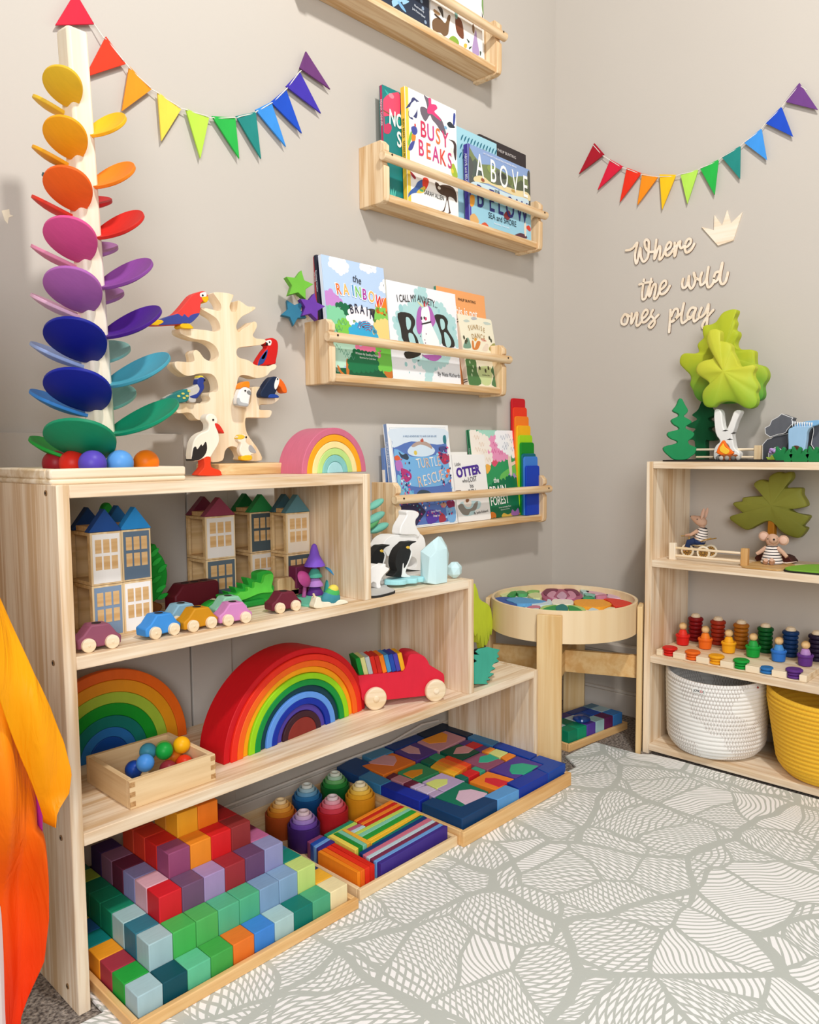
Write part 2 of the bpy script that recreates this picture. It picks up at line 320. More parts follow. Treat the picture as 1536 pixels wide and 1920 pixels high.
SH={'lstr':[[-15099,15961],[-15072,15941],[-14911,15739],[-14836,15742],[-14549,15475],[-14511,15464],[-14423,15375],[-14375,15363],[-14025,15162],[-13985,15147],[-13853,15106],[-13798,15091],[-13413,14984],[-13370,14980],[-13248,14978],[-13199,14980],[-12786,14990],[-12720,14983],[-12642,15006],[-12590,15013],[-12161,15146],[-12073,15171],[-12006,15213],[-11611,15406],[-11564,15456],[-11512,15485],[-11193,15728],[-11127,15771],[-10795,16130],[-10726,16198],[-10408,16626],[-10325,16701]],
'rstr':[[1466,17448],[1740,17105],[2065,16839],[2405,16573],[2610,16466],[3003,16238],[3098,16188],[3534,16027],[3660,16002],[4067,15918],[4252,15919],[4704,15917],[4829,15949],[5277,16026],[5411,16092],[5849,16237],[6011,16330],[6388,16522],[6539,16672],[6888,16930],[7029,17071],[7325,17377],[7514,17186]],
'crown':[[4843,14377],[5194,14228],[5199,14626],[5420,14303],[5546,14686],[5658,14313],[5956,14547],[5735,13848],[5318,13783]],
'birdtree':[[-892,60],[-785,415],[-816,710],[-838,887],[-973,869],[-1075,837],[-1156,864],[-1235,949],[-1332,975],[-1525,955],[-1586,1024],[-1621,1108],[-1582,1140],[-1228,1157],[-930,1165],[-827,1239],[-858,1311],[-815,1381],[-679,1393],[-641,1498],[-694,1657],[-811,1732],[-1045,1723],[-1244,1667],[-1373,1673],[-1498,1750],[-1558,1816],[-1565,1886],[-1508,1918],[-1186,1928],[-1151,2003],[-1171,2101],[-1113,2163],[-1032,2127],[-936,2019],[-803,1972],[-701,1979],[-613,2074],[-626,2191],[-725,2299],[-892,2356],[-1123,2363],[-1316,2401],[-1426,2446],[-1440,2515],[-1391,2540],[-1182,2548],[-885,2559],[-717,2547],[-580,2576],[-560,2666],[-641,2803],[-841,2895],[-956,2939],[-965,2975],[-905,2974],[-738,2965],[-602,2953],[-533,2976],[-530,3078],[-612,3184],[-671,3249],[-670,3298],[-453,3322],[-261,3313],[-245,3277],[-282,3198],[-332,3074],[-306,2989],[-236,2962],[-163,3036],[-141,3187],[-122,3213],[-33,3186],[92,3127],[239,3139],[275,3105],[106,2993],[-41,2916],[-152,2799],[-191,2690],[-141,2591],[-49,2661],[81,2734],[212,2833],[286,2833],[303,2758],[244,2646],[197,2565],[277,2512],[465,2515],[514,2489],[482,2439],[367,2389],[88,2336],[-131,2293],[-198,2227],[-190,2138],[-119,2090],[43,2066],[152,2029],[262,1976],[565,1982],[701,2029],[771,2003],[738,1932],[620,1877],[541,1794],[425,1740],[255,1715],[71,1749],[-75,1755],[-167,1704],[-207,1566],[-210,1325],[-201,1144],[-57,1134],[91,1185],[134,1371],[156,1519],[269,1543],[362,1520],[357,1335],[586,1329],[812,1329],[739,1257],[621,1205],[353,1186],[314,1132],[342,1077],[579,1078],[625,1048],[596,969],[498,919],[47,914],[-28,876],[-32,723],[18,570],[144,417],[271,261],[341,48],[-125,55],[-130,141],[-191,264],[-315,331],[-440,319],[-531,235],[-596,56]],
'par_body':[[-749,1329],[-727,1288],[-548,1289],[-99,1357],[-86,1302],[144,1307],[155,1345],[76,1384],[191,1467],[310,1609],[349,1812],[483,1872],[502,1932],[455,2025],[340,2018],[191,1946],[92,1849],[-41,1692],[-203,1534],[-391,1451],[-484,1391],[-694,1367]],
'par_wing':[[-554,1293],[-99,1365],[76,1390],[191,1467],[310,1609],[130,1559],[64,1504],[-14,1556],[-63,1508],[-134,1542],[-203,1528],[-391,1451],[-484,1391],[-448,1362]],
'par_tail':[[-755,1328],[-727,1288],[-554,1291],[-449,1357],[-484,1394],[-694,1367]],
'par_foot':[[-77,1381],[60,1397],[155,1336],[144,1304],[-92,1296]],
'par_beak':[[369,1914],[492,1945],[507,1889],[448,1822],[384,1859]],
'par_face':[[332,1985],[455,2025],[469,1941],[369,1908],[327,1922]],
'mac_body':[[-821,1237],[-779,1372],[-642,1552],[-564,1636],[-608,1688],[-580,1749],[-501,1819],[-405,1828],[-316,1783],[-292,1676],[-315,1518],[-358,1373],[-399,1298]],
'mac_wing':[[-820,1240],[-772,1373],[-631,1538],[-565,1574],[-596,1433],[-676,1303],[-745,1267]],
'mac_wing2':[[-741,1390],[-631,1535],[-586,1526],[-658,1381]],
'mac_face':[[-595,1742],[-502,1788],[-457,1755],[-482,1675],[-551,1665]],
'mac_beak':[[-595,1729],[-550,1721],[-559,1658],[-601,1679]],
'pea_body':[[-906,867],[-858,938],[-684,1030],[-364,1144],[-183,1225],[-163,1326],[-129,1386],[-46,1377],[1,1307],[-50,1261],[-37,1161],[-123,1041],[-208,966],[-227,885],[-341,875],[-403,929],[-469,875],[-784,844]],
'pea_neck':[[-183,1225],[-163,1326],[-113,1372],[-47,1362],[1,1307],[-50,1261],[-37,1161],[-123,1041],[-225,951],[-369,987],[-205,1052],[-143,1141]],
'pea_tail':[[-906,867],[-858,938],[-684,1030],[-403,1128],[-370,959],[-469,875],[-784,844]],
'pea_crest':[[-153,1341],[-135,1391],[-63,1390],[-47,1353],[-103,1359]],
'coc_body':[[-991,1159],[-994,1308],[-929,1459],[-874,1512],[-802,1525],[-731,1514],[-667,1457],[-669,1382],[-702,1275],[-742,1138],[-850,1135]],
'coc_crest':[[-932,1479],[-872,1595],[-720,1628],[-713,1508],[-803,1522],[-874,1506]],
'coc_beak':[[-787,1421],[-725,1460],[-669,1412],[-677,1360],[-742,1369]],
'coc_wing':[[-991,1159],[-994,1293],[-952,1294],[-911,1222],[-758,1198],[-749,1144],[-850,1135]],
'tou_body':[[-870,1170],[-861,1247],[-752,1391],[-654,1504],[-557,1572],[-449,1572],[-384,1526],[-414,1425],[-468,1297],[-508,1218],[-432,1190],[-433,1149],[-683,1139],[-834,1141]],
'tou_chest':[[-461,1562],[-396,1519],[-426,1408],[-494,1311],[-532,1356],[-521,1450]],
'tou_beak':[[-403,1544],[-307,1493],[-231,1388],[-205,1295],[-234,1252],[-312,1274],[-369,1365],[-426,1408]],
'tou_foot':[[-643,1211],[-508,1218],[-428,1187],[-437,1149],[-683,1139]],
'sto_body':[[-794,307],[-770,570],[-703,709],[-589,793],[-443,851],[-423,964],[-479,1047],[-450,1126],[-369,1156],[-272,1122],[-225,1038],[-255,910],[-201,740],[-222,598],[-343,428],[-411,344],[-540,331],[-669,291]],
'sto_wing':[[-795,304],[-762,515],[-708,548],[-678,500],[-596,592],[-571,556],[-498,640],[-476,513],[-522,401],[-621,318],[-732,292]],
'sto_beak':[[-302,980],[-195,954],[-93,793],[-215,840],[-270,882]],
'sto_leg':[[-540,345],[-404,349],[-400,174],[-221,107],[-183,40],[-208,4],[-646,16],[-651,67],[-545,177]],
'gul_body':[[-1164,424],[-1179,497],[-1126,550],[-1020,557],[-969,498],[-989,424],[-920,365],[-814,305],[-745,200],[-872,171],[-909,127],[-1085,138],[-1145,262],[-1106,380]],
'gul_head':[[-1179,497],[-1126,556],[-1038,542],[-1022,498],[-1093,468],[-1173,467]],
'gul_wing':[[-938,335],[-867,350],[-763,215],[-853,201],[-934,246]],
'gul_foot':[[-1085,150],[-879,157],[-882,64],[-1094,67]],
'fir1':[[-41,1676],[19,1650],[80,1526],[165,1371],[134,1279],[65,1204],[160,1141],[264,1062],[221,1001],[134,941],[121,879],[254,816],[338,738],[301,646],[215,570],[186,524],[232,446],[380,383],[396,321],[354,198],[267,136],[151,57],[-145,52],[-280,140],[-431,297],[-403,406],[-123,480],[-94,542],[-243,606],[-340,700],[-306,793],[-70,851],[-71,913],[-191,992],[-252,1086],[-208,1147],[-76,1206],[-78,1268],[-197,1332],[-212,1385],[-126,1500],[-70,1653]],
'fir2':[[-112,1708],[73,1398],[179,1242],[78,1177],[14,1131],[145,1048],[300,986],[212,935],[52,892],[53,828],[151,763],[250,634],[220,555],[92,541],[-38,527],[-27,38],[-290,38],[-334,532],[-502,583],[-471,712],[-340,838],[-341,886],[-509,923],[-577,974],[-445,1050],[-281,1141],[-415,1242],[-400,1290],[-253,1412]],
'crownF':[[-548,3302],[-488,3380],[-334,3384],[-226,3312],[-213,3147],[-205,3057],[-54,3027],[68,2926],[86,2791],[133,2698],[211,2544],[288,2390],[493,2359],[622,2393],[681,2316],[627,2189],[645,2071],[734,1919],[760,1801],[712,1687],[745,1510],[706,1366],[578,1298],[431,1334],[252,1446],[102,1498],[-78,1507],[-260,1455],[-381,1370],[-537,1392],[-633,1488],[-669,1704],[-609,1853],[-487,1967],[-536,2061],[-679,2162],[-807,2263],[-848,2388],[-781,2536],[-595,2612],[-440,2629],[-380,2714],[-445,2840],[-541,3000],[-575,3154]],
'crownB':[[145,3922],[-32,3929],[-215,3862],[-366,3666],[-522,3607],[-649,3607],[-728,3554],[-725,3398],[-706,3272],[-832,3160],[-863,3069],[-827,2910],[-989,2877],[-1220,2908],[-1336,2829],[-1355,2640],[-1212,2469],[-1076,2332],[-1024,2202],[-1054,2046],[-968,1882],[-900,1720],[-766,1587],[-475,1510],[149,1481],[718,1514],[863,1567],[904,1684],[884,1894],[980,2065],[991,2213],[915,2366],[782,2436],[694,2443],[661,2595],[656,2774],[566,2842],[358,2862],[206,2921],[157,3062],[228,3236],[210,3343],[118,3413],[144,3576],[111,3701],[168,3844]],
'birch':[[-310,1760],[-140,1750],[-95,1505],[-60,1321],[3,1228],[82,1376],[139,1524],[224,1730],[388,1721],[289,1487],[220,1249],[178,1130],[197,979],[247,766],[354,673],[380,598],[344,487],[194,471],[144,678],[79,846],[-45,919],[-105,866],[-131,683],[-111,475],[-281,477],[-302,687],[-243,839],[-138,959],[-266,1177]],
'flame':[[-72,474],[-11,379],[64,277],[138,204],[183,140],[11,74],[-211,133],[-228,221],[-186,323],[-143,396]],
'flame2':[[-70,395],[-24,307],[95,204],[10,117],[-138,191],[-155,279],[-112,337]],
'rockU':[[-422,1189],[-270,1122],[-146,1077],[-177,1030],[-130,947],[-193,895],[-280,788],[-311,720],[-382,688],[-487,676],[-684,611],[-800,697],[-818,843],[-705,903],[-655,1032],[-499,1116]],
'rockL':[[-887,412],[-776,550],[-683,570],[-618,624],[-316,680],[328,853],[354,-5],[-876,-8]],
'rockR':[[350,946],[444,943],[648,844],[711,-4],[404,-5],[408,263],[316,411],[363,718]],
'rockS':[[-673,188],[-635,271],[-491,346],[-438,331],[-291,227],[-278,-6],[-667,-7]],
'water':[[-70,828],[80,857],[303,864],[426,848],[342,791],[296,687],[288,529],[259,266],[242,2],[-84,1],[-136,470],[-149,697],[-132,790]],
'stream':[[-57,835],[102,949],[482,996],[543,987],[557,928],[474,859],[155,849]],
'duckh':[[-51,288],[-3,326],[8,372],[56,387],[112,358],[138,286],[170,235],[398,208],[426,80],[28,81],[11,268],[-38,262]],
'duckbill':[[-51,288],[-3,333],[27,326],[20,275],[-38,260]],
'duckneck':[[30,236],[132,280],[176,235],[62,190]],
'grass':[[-150,138],[-86,168],[-74,293],[-43,286],[-4,235],[33,202],[51,234],[92,285],[142,247],[138,170],[203,234],[276,246],[247,176],[332,150],[270,4],[-60,3]],
'olive':[[134,2316],[278,2288],[448,2320],[480,2157],[302,1928],[487,1918],[711,1909],[730,1746],[832,1572],[835,1453],[615,1384],[446,1370],[590,1263],[897,1219],[873,1099],[767,944],[866,891],[760,705],[636,636],[321,735],[114,935],[-5,1020],[-181,994],[-387,874],[-566,769],[-719,791],[-971,949],[-1067,1023],[-1038,1119],[-729,1167],[-792,1257],[-982,1406],[-968,1486],[-768,1525],[-740,1620],[-528,1658],[-229,1684],[-143,1779],[-384,1894],[-461,2000],[-300,2111],[-92,2070],[-66,2207]],
'bear':[[-655,679],[-578,744],[-475,843],[-295,910],[-61,909],[232,875],[449,894],[642,869],[753,793],[808,674],[821,538],[748,316],[703,14],[605,7],[330,48],[195,92],[250,123],[440,102],[524,168],[497,285],[361,356],[118,381],[-172,393],[-188,155],[-305,159],[-330,263],[-315,372],[-353,467],[-456,450],[-530,558],[-618,585]],
'cub':[[-72,922],[-84,1015],[-44,1122],[77,1261],[145,1349],[124,1424],[186,1454],[347,1448],[470,1418],[557,1360],[523,1287],[440,1217],[439,1105],[506,987],[588,886],[518,798],[450,860],[179,887]],
'peng':[[-100,-9],[-39,35],[35,95],[-12,238],[15,407],[114,552],[264,641],[351,685],[490,681],[630,680],[630,659],[515,635],[425,573],[488,497],[487,392],[384,228],[307,97],[293,11],[431,-67],[418,-85],[131,-52]],
'pengw':[[438,555],[493,488],[492,383],[389,219],[312,93],[298,7],[436,-71],[418,-87],[171,-57],[181,25],[209,213],[234,227],[245,113],[384,263],[467,464],[388,560]],
'pengy':[[318,584],[388,595],[438,555],[400,532],[337,547]],
'pengb':[[-100,-9],[-39,35],[35,86],[170,61],[143,-52],[-40,-31]],
'fox':[[-32,360],[140,431],[187,438],[279,390],[374,421],[421,408],[420,357],[526,293],[370,193],[299,134],[250,39],[268,-65],[156,-58],[134,38],[43,83],[-37,60]],
'willow':[[1395,778],[1412,1889],[1497,1862],[1572,1709],[1623,1542],[1775,1423],[1981,1328],[2138,1175],[2191,938],[2233,701],[2164,417],[2112,558],[2059,272],[1981,548],[2007,249],[1903,170],[1851,408],[1825,-10],[1748,200],[1672,505],[1621,288],[1545,592],[1469,509]],
'croc':[[-44,-8],[-43,476],[65,508],[-42,586],[-42,682],[131,647],[23,738],[131,786],[484,764],[940,612],[825,549],[903,448],[802,426],[904,333],[711,331],[620,279],[766,191],[620,180],[529,143],[711,75],[552,39],[462,37],[574,-37],[417,-29],[417,-71],[484,-129]],
'truck':[[-1035,727],[-983,762],[-89,732],[1,739],[56,800],[102,931],[130,1047],[203,1098],[348,1083],[494,1024],[585,911],[639,802],[768,718],[917,614],[982,537],[991,362],[971,191],[709,120],[340,133],[-450,159],[-904,194],[-970,436]],
'truckw':[[-673,250],[737,228]],
'tt0':[[-2900,-1481],[-2308,-1180],[-1936,-1170],[-1641,-1511],[-1505,-1814],[-1815,-2174],[-2221,-2531],[-2627,-2722],[-2855,-2717],[-3242,-2273],[-3356,-2015],[-3235,-1765]],
'tt1':[[-2609,-1401],[-2072,-1160],[-1854,-1412],[-2196,-1595],[-2304,-1471],[-2996,-1775],[-2890,-1628]],
'tt2':[[-1723,-1563],[-1576,-1819],[-1916,-2198],[-2294,-2447],[-2357,-2375],[-1954,-2015],[-1923,-1767]],
'tt3':[[-2996,-1775],[-2335,-1492],[-2353,-1696],[-3079,-2074],[-3179,-2269],[-3253,-2133]],
'tt4':[[-2432,-2422],[-1933,-1983],[-2071,-1879],[-2632,-2325],[-3030,-2465],[-2843,-2602]],
'tt5':[[-2882,-2039],[-2168,-1769],[-2610,-2218],[-3079,-2460],[-3211,-2435],[-3140,-2262]],
'tt6':[[-4266,-843],[-3946,-818],[-3806,-1031],[-3814,-1232],[-4035,-1238],[-4262,-1232],[-4553,-1879],[-4779,-1858],[-4641,-1418],[-4548,-1156]],
'tt7':[[-4185,-1193],[-3703,-1229],[-3615,-1590],[-3639,-1945],[-3652,-2230],[-3998,-2226],[-4330,-2016],[-4509,-1810],[-4349,-1507]],
'tt8':[[-3406,-2085],[-3415,-2202],[-3872,-2538],[-4246,-2466],[-4315,-2152],[-4025,-2244],[-3703,-2246]],
'tt9':[[-3394,-2225],[-3214,-2254],[-3028,-2645],[-3562,-3011],[-3816,-2839],[-3872,-2538]],
'tt10':[[-3079,-2712],[-2741,-2719],[-2537,-2953],[-2342,-3228],[-2419,-3341],[-2782,-3783],[-3328,-3790],[-3581,-3502],[-3617,-3184],[-3475,-2992]],
'tt11':[[-2386,-3253],[-2169,-3374],[-2170,-3752],[-2427,-4189],[-2658,-4278],[-2979,-4189],[-3134,-4012],[-2751,-3699],[-2472,-3406]],
'tt12':[[-3644,-4278],[-3136,-4078],[-2960,-4211],[-3288,-4355],[-3578,-4353]],
'tt13':[[-4814,-2727],[-4246,-2466],[-3938,-2582],[-3750,-2797],[-3590,-3098],[-3698,-3437],[-4036,-3723],[-4416,-3869],[-4602,-3721],[-4941,-3273],[-5011,-2981]],
'tt14':[[-4897,-2852],[-4423,-2725],[-4016,-2775],[-4508,-3076],[-4781,-3371],[-4917,-3258],[-4949,-3008]],
'tt15':[[-3850,-3034],[-3853,-3260],[-4174,-3674],[-4435,-3848],[-4686,-3626],[-4225,-3287]],
'tt16':[[-4455,-3025],[-4120,-2842],[-3800,-2811],[-3918,-3026],[-4231,-3281],[-4572,-3438],[-4743,-3413],[-4699,-3251]],
'tt17':[[-3668,-870],[-3069,-590],[-2926,-669],[-3366,-946],[-3765,-1079]],
'tt18':[[-2926,-669],[-2775,-843],[-3058,-1162],[-3283,-986]],
'tt19':[[-2778,-926],[-2467,-910],[-2410,-1149],[-2759,-1229],[-2932,-1113]],
'tt20':[[-3132,-1214],[-2694,-1303],[-3296,-1826],[-3532,-1684]],
'tt21':[[-3663,-605],[-3241,-534],[-3125,-611],[-3668,-870],[-3876,-845]],
'tt22':[[-4748,-2309],[-4404,-2286],[-4340,-2475],[-4621,-2613],[-4756,-2458]],
'tt23':[[-5009,-2171],[-4712,-2212],[-4965,-2444],[-5097,-2449]],
'tt24':[[-4946,-2466],[-4621,-2613],[-4994,-2849],[-5099,-2731]],
'tt25':[[-1501,-1965],[-1453,-2164],[-1633,-2383],[-1841,-2284]],
'tt26':[[-1557,-2188],[-1484,-2555],[-1636,-2933],[-1924,-2737],[-1815,-2454]],
'tt27':[[-1910,-2344],[-1846,-2692],[-2272,-2869],[-2245,-2637]],
'tt28':[[-2458,-2656],[-2224,-2661],[-2286,-2931],[-2507,-2936],[-2651,-2772]],
'tt29':[[-2002,-2783],[-1636,-2933],[-1850,-3090],[-2114,-2920]],
'tt30':[[-1636,-2933],[-1589,-3122],[-1910,-3543],[-2094,-3332],[-1938,-3121]],
'tt31':[[-4089,-3771],[-3628,-3631],[-3817,-3972],[-4087,-4159],[-4342,-3954]],
'tt32':[[-3696,-4000],[-3252,-3946],[-3280,-4141],[-3692,-4288],[-3849,-4152]],
'tt33':[[-3925,-4066],[-3730,-4245],[-3937,-4329],[-4102,-4184]],
'bb_q':[[54,2809],[1998,2783],[1877,12],[0,27]],
'bb_peng':[[17,2253],[102,2377],[200,2479],[245,2574],[328,2618],[422,2593],[511,2571],[419,2532],[427,2385],[435,2261],[388,2129],[280,2143],[238,2112],[277,2069],[182,2060],[117,2095],[108,2200],[168,2343]],
'bb_pengb':[[338,2549],[411,2526],[420,2347],[337,2214],[238,2112],[144,2103],[121,2186],[197,2406],[296,2509]],
'bb_gal1':[[692,2786],[831,2765],[959,2786],[968,2660],[1054,2677],[1155,2679],[1195,2608],[1075,2497],[1245,2427],[1387,2337],[1523,2045],[1318,2072],[1149,2193],[980,2274],[899,2362],[721,2153],[560,2298],[553,2451],[708,2498],[805,2490],[769,2636]],
'bb_gal2':[[859,2764],[959,2777],[968,2660],[1054,2677],[1155,2679],[1189,2606],[1075,2497],[1231,2422],[1329,2339],[1156,2363],[986,2406],[829,2378],[804,2462],[867,2610]],
'bb_wren1':[[1833,2676],[1914,2662],[1868,2418],[1806,2382]],
'bb_wren2':[[1565,2350],[1687,2424],[1806,2382],[1879,2326],[1681,2270],[1607,2287]],
'bb_lor1':[[186,1845],[270,1908],[366,1923],[416,1819],[343,1717],[235,1714]],
'bb_lor2':[[169,1750],[221,1710],[188,1574],[86,1384],[64,1486]],
'bb_lor3':[[221,1710],[343,1708],[324,1575],[226,1512],[188,1574]],
'bb_lor4':[[185,1501],[309,1553],[204,1326],[68,1271],[85,1366]],
'bb_kook':[[1608,1955],[1819,1974],[1893,1927],[1920,1838],[1892,1523],[1846,1511],[1793,1689],[1814,1848],[1757,1929]],
'bb_bud1':[[1670,1275],[1734,1368],[1824,1352],[1950,1075],[1721,1058]],
'bb_ros1':[[577,725],[718,759],[786,701],[738,560],[620,440],[541,551]],
'bb_ros2':[[-105,58],[93,301],[261,431],[377,586],[574,669],[593,452],[422,340],[144,240],[-51,70]],
'bb_ros3':[[311,314],[596,527],[649,447],[533,346]],
'bb_emu':[[1029,722],[1145,730],[1202,687],[1321,734],[1559,770],[1769,742],[1870,592],[1862,396],[1728,483],[1532,458],[1594,146],[1606,72],[1470,44],[1547,98],[1484,390],[1367,79],[1234,51],[1339,111],[1457,442],[1251,472],[1080,546]],
'ab_q':[[52,2046],[2871,2066],[2815,19],[0,11]],
'ab_hill':[[49,1973],[262,1775],[556,1631],[1020,1729],[1494,1677],[1983,1623],[2324,1744],[2864,1855],[2844,1313],[1803,1234],[844,1182],[234,1075],[12,1041]],
'ab_sand':[[240,1223],[604,1329],[1032,1226],[1674,1300],[2139,1311],[2654,1370],[2843,1273],[2821,1149],[1799,1137],[844,1182],[265,1101]],
'ab_sea':[[24,989],[325,1115],[1029,1131],[1799,1117],[2682,1178],[2640,990],[1793,962],[528,923],[21,916]],
'ab_rock':[[39,1717],[222,1510],[151,1219],[324,1096],[12,1041]],
'ab_rock2':[[2708,1897],[2850,1951],[2845,1034],[2677,1058],[2684,1238],[2793,1362]],
'ab_coral1':[[42,684],[219,706],[211,503],[119,410],[31,427]],
'ab_coral2':[[20,152],[201,244],[375,114],[341,15],[15,23]],
'ab_coral3':[[493,27],[648,104],[770,63],[798,3],[491,-11]],
'ab_coral4':[[2024,20],[2298,131],[2574,124],[2605,30],[2090,-7]],
'ab_coral5':[[2582,344],[2724,432],[2828,372],[2789,264]],
'ab_oct':[[1512,460],[1682,630],[1814,638],[1842,509],[1705,365]],
'bl_q':[[88,2536],[1793,2498],[1786,2304],[2,53]],
'bk_q':[[43,2666],[2237,2670],[2225,2322],[7,171]],
'ns_q':[[-192,2682],[622,2718],[509,114],[2,81]],
'ns_cham':[[-65,2130],[18,2351],[196,2524],[402,2629],[596,2650],[575,2163],[290,2059],[0,1954]],
'ns_tail':[[-87,1889],[29,1963],[48,1772],[195,1853],[277,1758],[183,1593],[11,1564],[-81,1656]],
'rb_q':[[-6,2749],[2003,2714],[1969,6],[0,1]],
'rb_cl1':[[231,2567],[249,2628],[330,2667],[421,2699],[534,2719],[592,2644],[684,2660],[764,2572],[753,2485],[684,2474],[584,2382],[474,2390],[416,2464],[267,2506]],
'rb_cl2':[[1178,2674],[1289,2719],[1670,2703],[1659,2614],[1537,2603],[1460,2556],[1346,2598],[1274,2586]],
'rb_cl3':[[1975,2380],[1863,2275],[1829,2199],[1923,2160],[1980,2221]],
'rb_purp':[[2,1887],[82,1832],[129,1871],[217,1884],[281,1776],[401,1768],[458,1683],[381,1589],[241,1522],[2,1508]],
'rb_mint':[[0,1491],[195,1499],[326,1499],[453,1448],[529,1339],[472,1232],[320,1065],[95,1007],[40,1282]],
'rb_dkg':[[283,1510],[383,1606],[496,1629],[627,1604],[736,1567],[735,1364],[696,1224],[506,1337]],
'rb_or':[[1592,1657],[1706,1794],[1812,1861],[1980,1919],[1980,1617],[1784,1628]],
'rb_g2':[[1494,1453],[1561,1601],[1740,1675],[1886,1658],[1980,1617],[1979,1403],[1674,1333],[1508,1367]],
'rb_brn':[[1247,1579],[1398,1650],[1565,1636],[1494,1453],[1435,1359],[1355,1488]],
'rb_olv':[[1433,1341],[1561,1408],[1674,1333],[1484,1172],[1387,1162]],
'rb_g3':[[265,976],[329,1149],[497,1252],[654,1253],[694,1206],[858,1242],[774,1113],[620,962]],
'rb_brain':[[668,1373],[778,1538],[945,1593],[1156,1603],[1337,1538],[1413,1374],[1393,1215],[1253,1234],[994,1223],[851,1190],[702,1275]],
'rb_blue':[[642,964],[774,1113],[994,1223],[1255,1252],[1436,1167],[1498,1087],[1496,973],[986,965]],
'rb_yel':[[1494,1156],[1573,1304],[1753,1377],[1987,1368],[2002,978],[1532,968]],
'rb_pale':[[69,691],[819,727],[749,517],[587,301],[402,254],[164,103],[46,211]],
'rb_pink':[[907,693],[1549,707],[1496,475],[1280,475],[939,567]],
'rb_g4':[[1534,688],[1956,707],[1954,192],[1822,130],[1473,281],[1463,403]],
'rb_dk2':[[40,161],[256,143],[894,188],[1511,197],[1975,158],[1970,15],[12,10]],
'rb_bush':[[599,403],[695,445],[753,551],[892,563],[982,537],[1078,562],[1191,520],[1361,551],[1465,420],[1446,262],[1341,185],[934,140],[702,124],[575,199]],
'rb_tr1':[[480,343],[557,333],[530,11],[451,6]],
'rb_tr2':[[187,204],[238,175],[293,79],[395,2],[305,-4],[206,90]],
'rb_tr3':[[1874,151],[1967,193],[1957,15],[1783,13],[1677,156]],
'nv_q':[[92,2789],[1889,2767],[1789,1691],[2,32]],
'rd_q':[[2,2743],[1654,2694],[1580,1682],[2,45]],
'ax_q':[[13,2423],[2516,2470],[2693,31],[1,9]],
'ax_w1':[[193,1481],[532,1781],[1006,2061],[1062,2289],[1369,2400],[1469,2077],[2013,2057],[2199,1827],[2472,1720],[2496,1256],[2622,1081],[1844,1101],[514,975],[316,1172]],
'ax_w2':[[728,579],[1318,604],[2153,716],[1957,517],[1493,347],[1401,116],[1226,38],[1288,310],[1007,468]],
'ax_B1':[[317,1647],[730,1707],[926,1588],[927,1433],[830,1269],[974,1107],[987,909],[467,971],[390,1288]],
'ax_B1b':[[488,712],[1066,728],[925,617],[534,542]],
'ax_B2':[[1707,1769],[2057,1810],[2235,1670],[2195,1458],[2418,1202],[2414,993],[1972,999],[1928,1246],[1817,1509]],
'ax_c1':[[606,1572],[718,1585],[787,1484],[739,1325],[625,1291]],
'ax_c2':[[662,1186],[821,1180],[900,1012],[892,934],[701,949]],
'ax_c3':[[1921,1680],[2045,1694],[2103,1586],[2072,1456],[1948,1431]],
'ax_c4':[[2044,1350],[2181,1318],[2304,1145],[2254,1001],[2095,999]],
'ax_h1':[[993,1286],[987,1550],[1082,1849],[1220,1911],[1198,1374],[1082,1207]],
'ax_h2':[[1457,1963],[1589,1935],[1703,1723],[1723,1589],[1571,1437],[1522,1611]],
'ax_face':[[1185,1573],[1213,1843],[1355,1939],[1489,1945],[1522,1611],[1377,1505],[1244,1502]],
'ax_body':[[1205,1442],[1515,1543],[1605,1440],[1832,986],[1221,953]],
'ax_lip':[[1276,1650],[1378,1680],[1395,1619],[1335,1586]],
'ax_neck':[[1194,1496],[1536,1591],[1515,1543],[1207,1469]],
'ax_o1':[[1160,680],[1857,726],[1759,616],[1582,557],[1349,584]],
'ax_hr1':[[1070,2047],[1165,2015],[1289,1942],[1222,1934]],
'ax_hr2':[[1319,2080],[1369,2075],[1356,1951],[1307,1955]],
'ax_hr3':[[1470,2089],[1502,2070],[1407,1957],[1374,1964]],
'su_q':[[2,1985],[1552,2061],[1482,59],[3,14]],
'su_l1':[[18,1059],[187,1295],[315,1357],[376,1141],[318,1062]],
'su_l2':[[53,746],[470,755],[460,409],[568,71],[22,15],[30,501]],
'su_l3':[[1111,504],[1563,843],[1485,72],[1036,60],[1187,333]],
'su_l4':[[1201,1168],[1483,1322],[1513,1120],[1216,1068]],
'su_pond':[[525,512],[1131,581],[1006,96],[607,73]],
'su_dino':[[446,1272],[524,1279],[513,1080],[682,1295],[835,1285],[664,1069],[429,1048]],
'su_dino2':[[1064,1256],[1180,1242],[1093,1057],[857,1061]],
'su_c1':[[208,1838],[370,1887],[493,1847],[311,1801]],
'su_c2':[[577,1956],[744,2007],[846,1951],[640,1902]],
'su_c3':[[1107,1893],[1313,1917],[1462,1870],[1210,1829]],
'su_sun':[[557,1332],[632,1402],[695,1346],[603,1287]],
'su_cl':[[858,1375],[985,1412],[1125,1338],[962,1322]],
'eg_q':[[28,2651],[2079,2689],[2094,1612],[2,14]],
'tu_q':[[-92,2650],[2281,2685],[2332,-31],[-3,-18]],
'tu_in':[[76,2572],[2216,2605],[2290,42],[128,20]],
'tu_pic':[[106,2540],[2184,2570],[2255,79],[168,57]],
'tu_sky':[[106,2540],[2184,2570],[2210,2232],[1807,2145],[829,2228],[174,2065],[129,2226]],
'tu_mid':[[169,2032],[770,1832],[1660,1856],[1906,1956],[2156,1885],[2179,1192],[1636,1040],[658,1078],[286,1416]],
'tu_rip':[[647,1965],[812,2112],[1212,2196],[1548,2111],[1707,1992],[1562,1874],[1157,1827],[775,1865]],
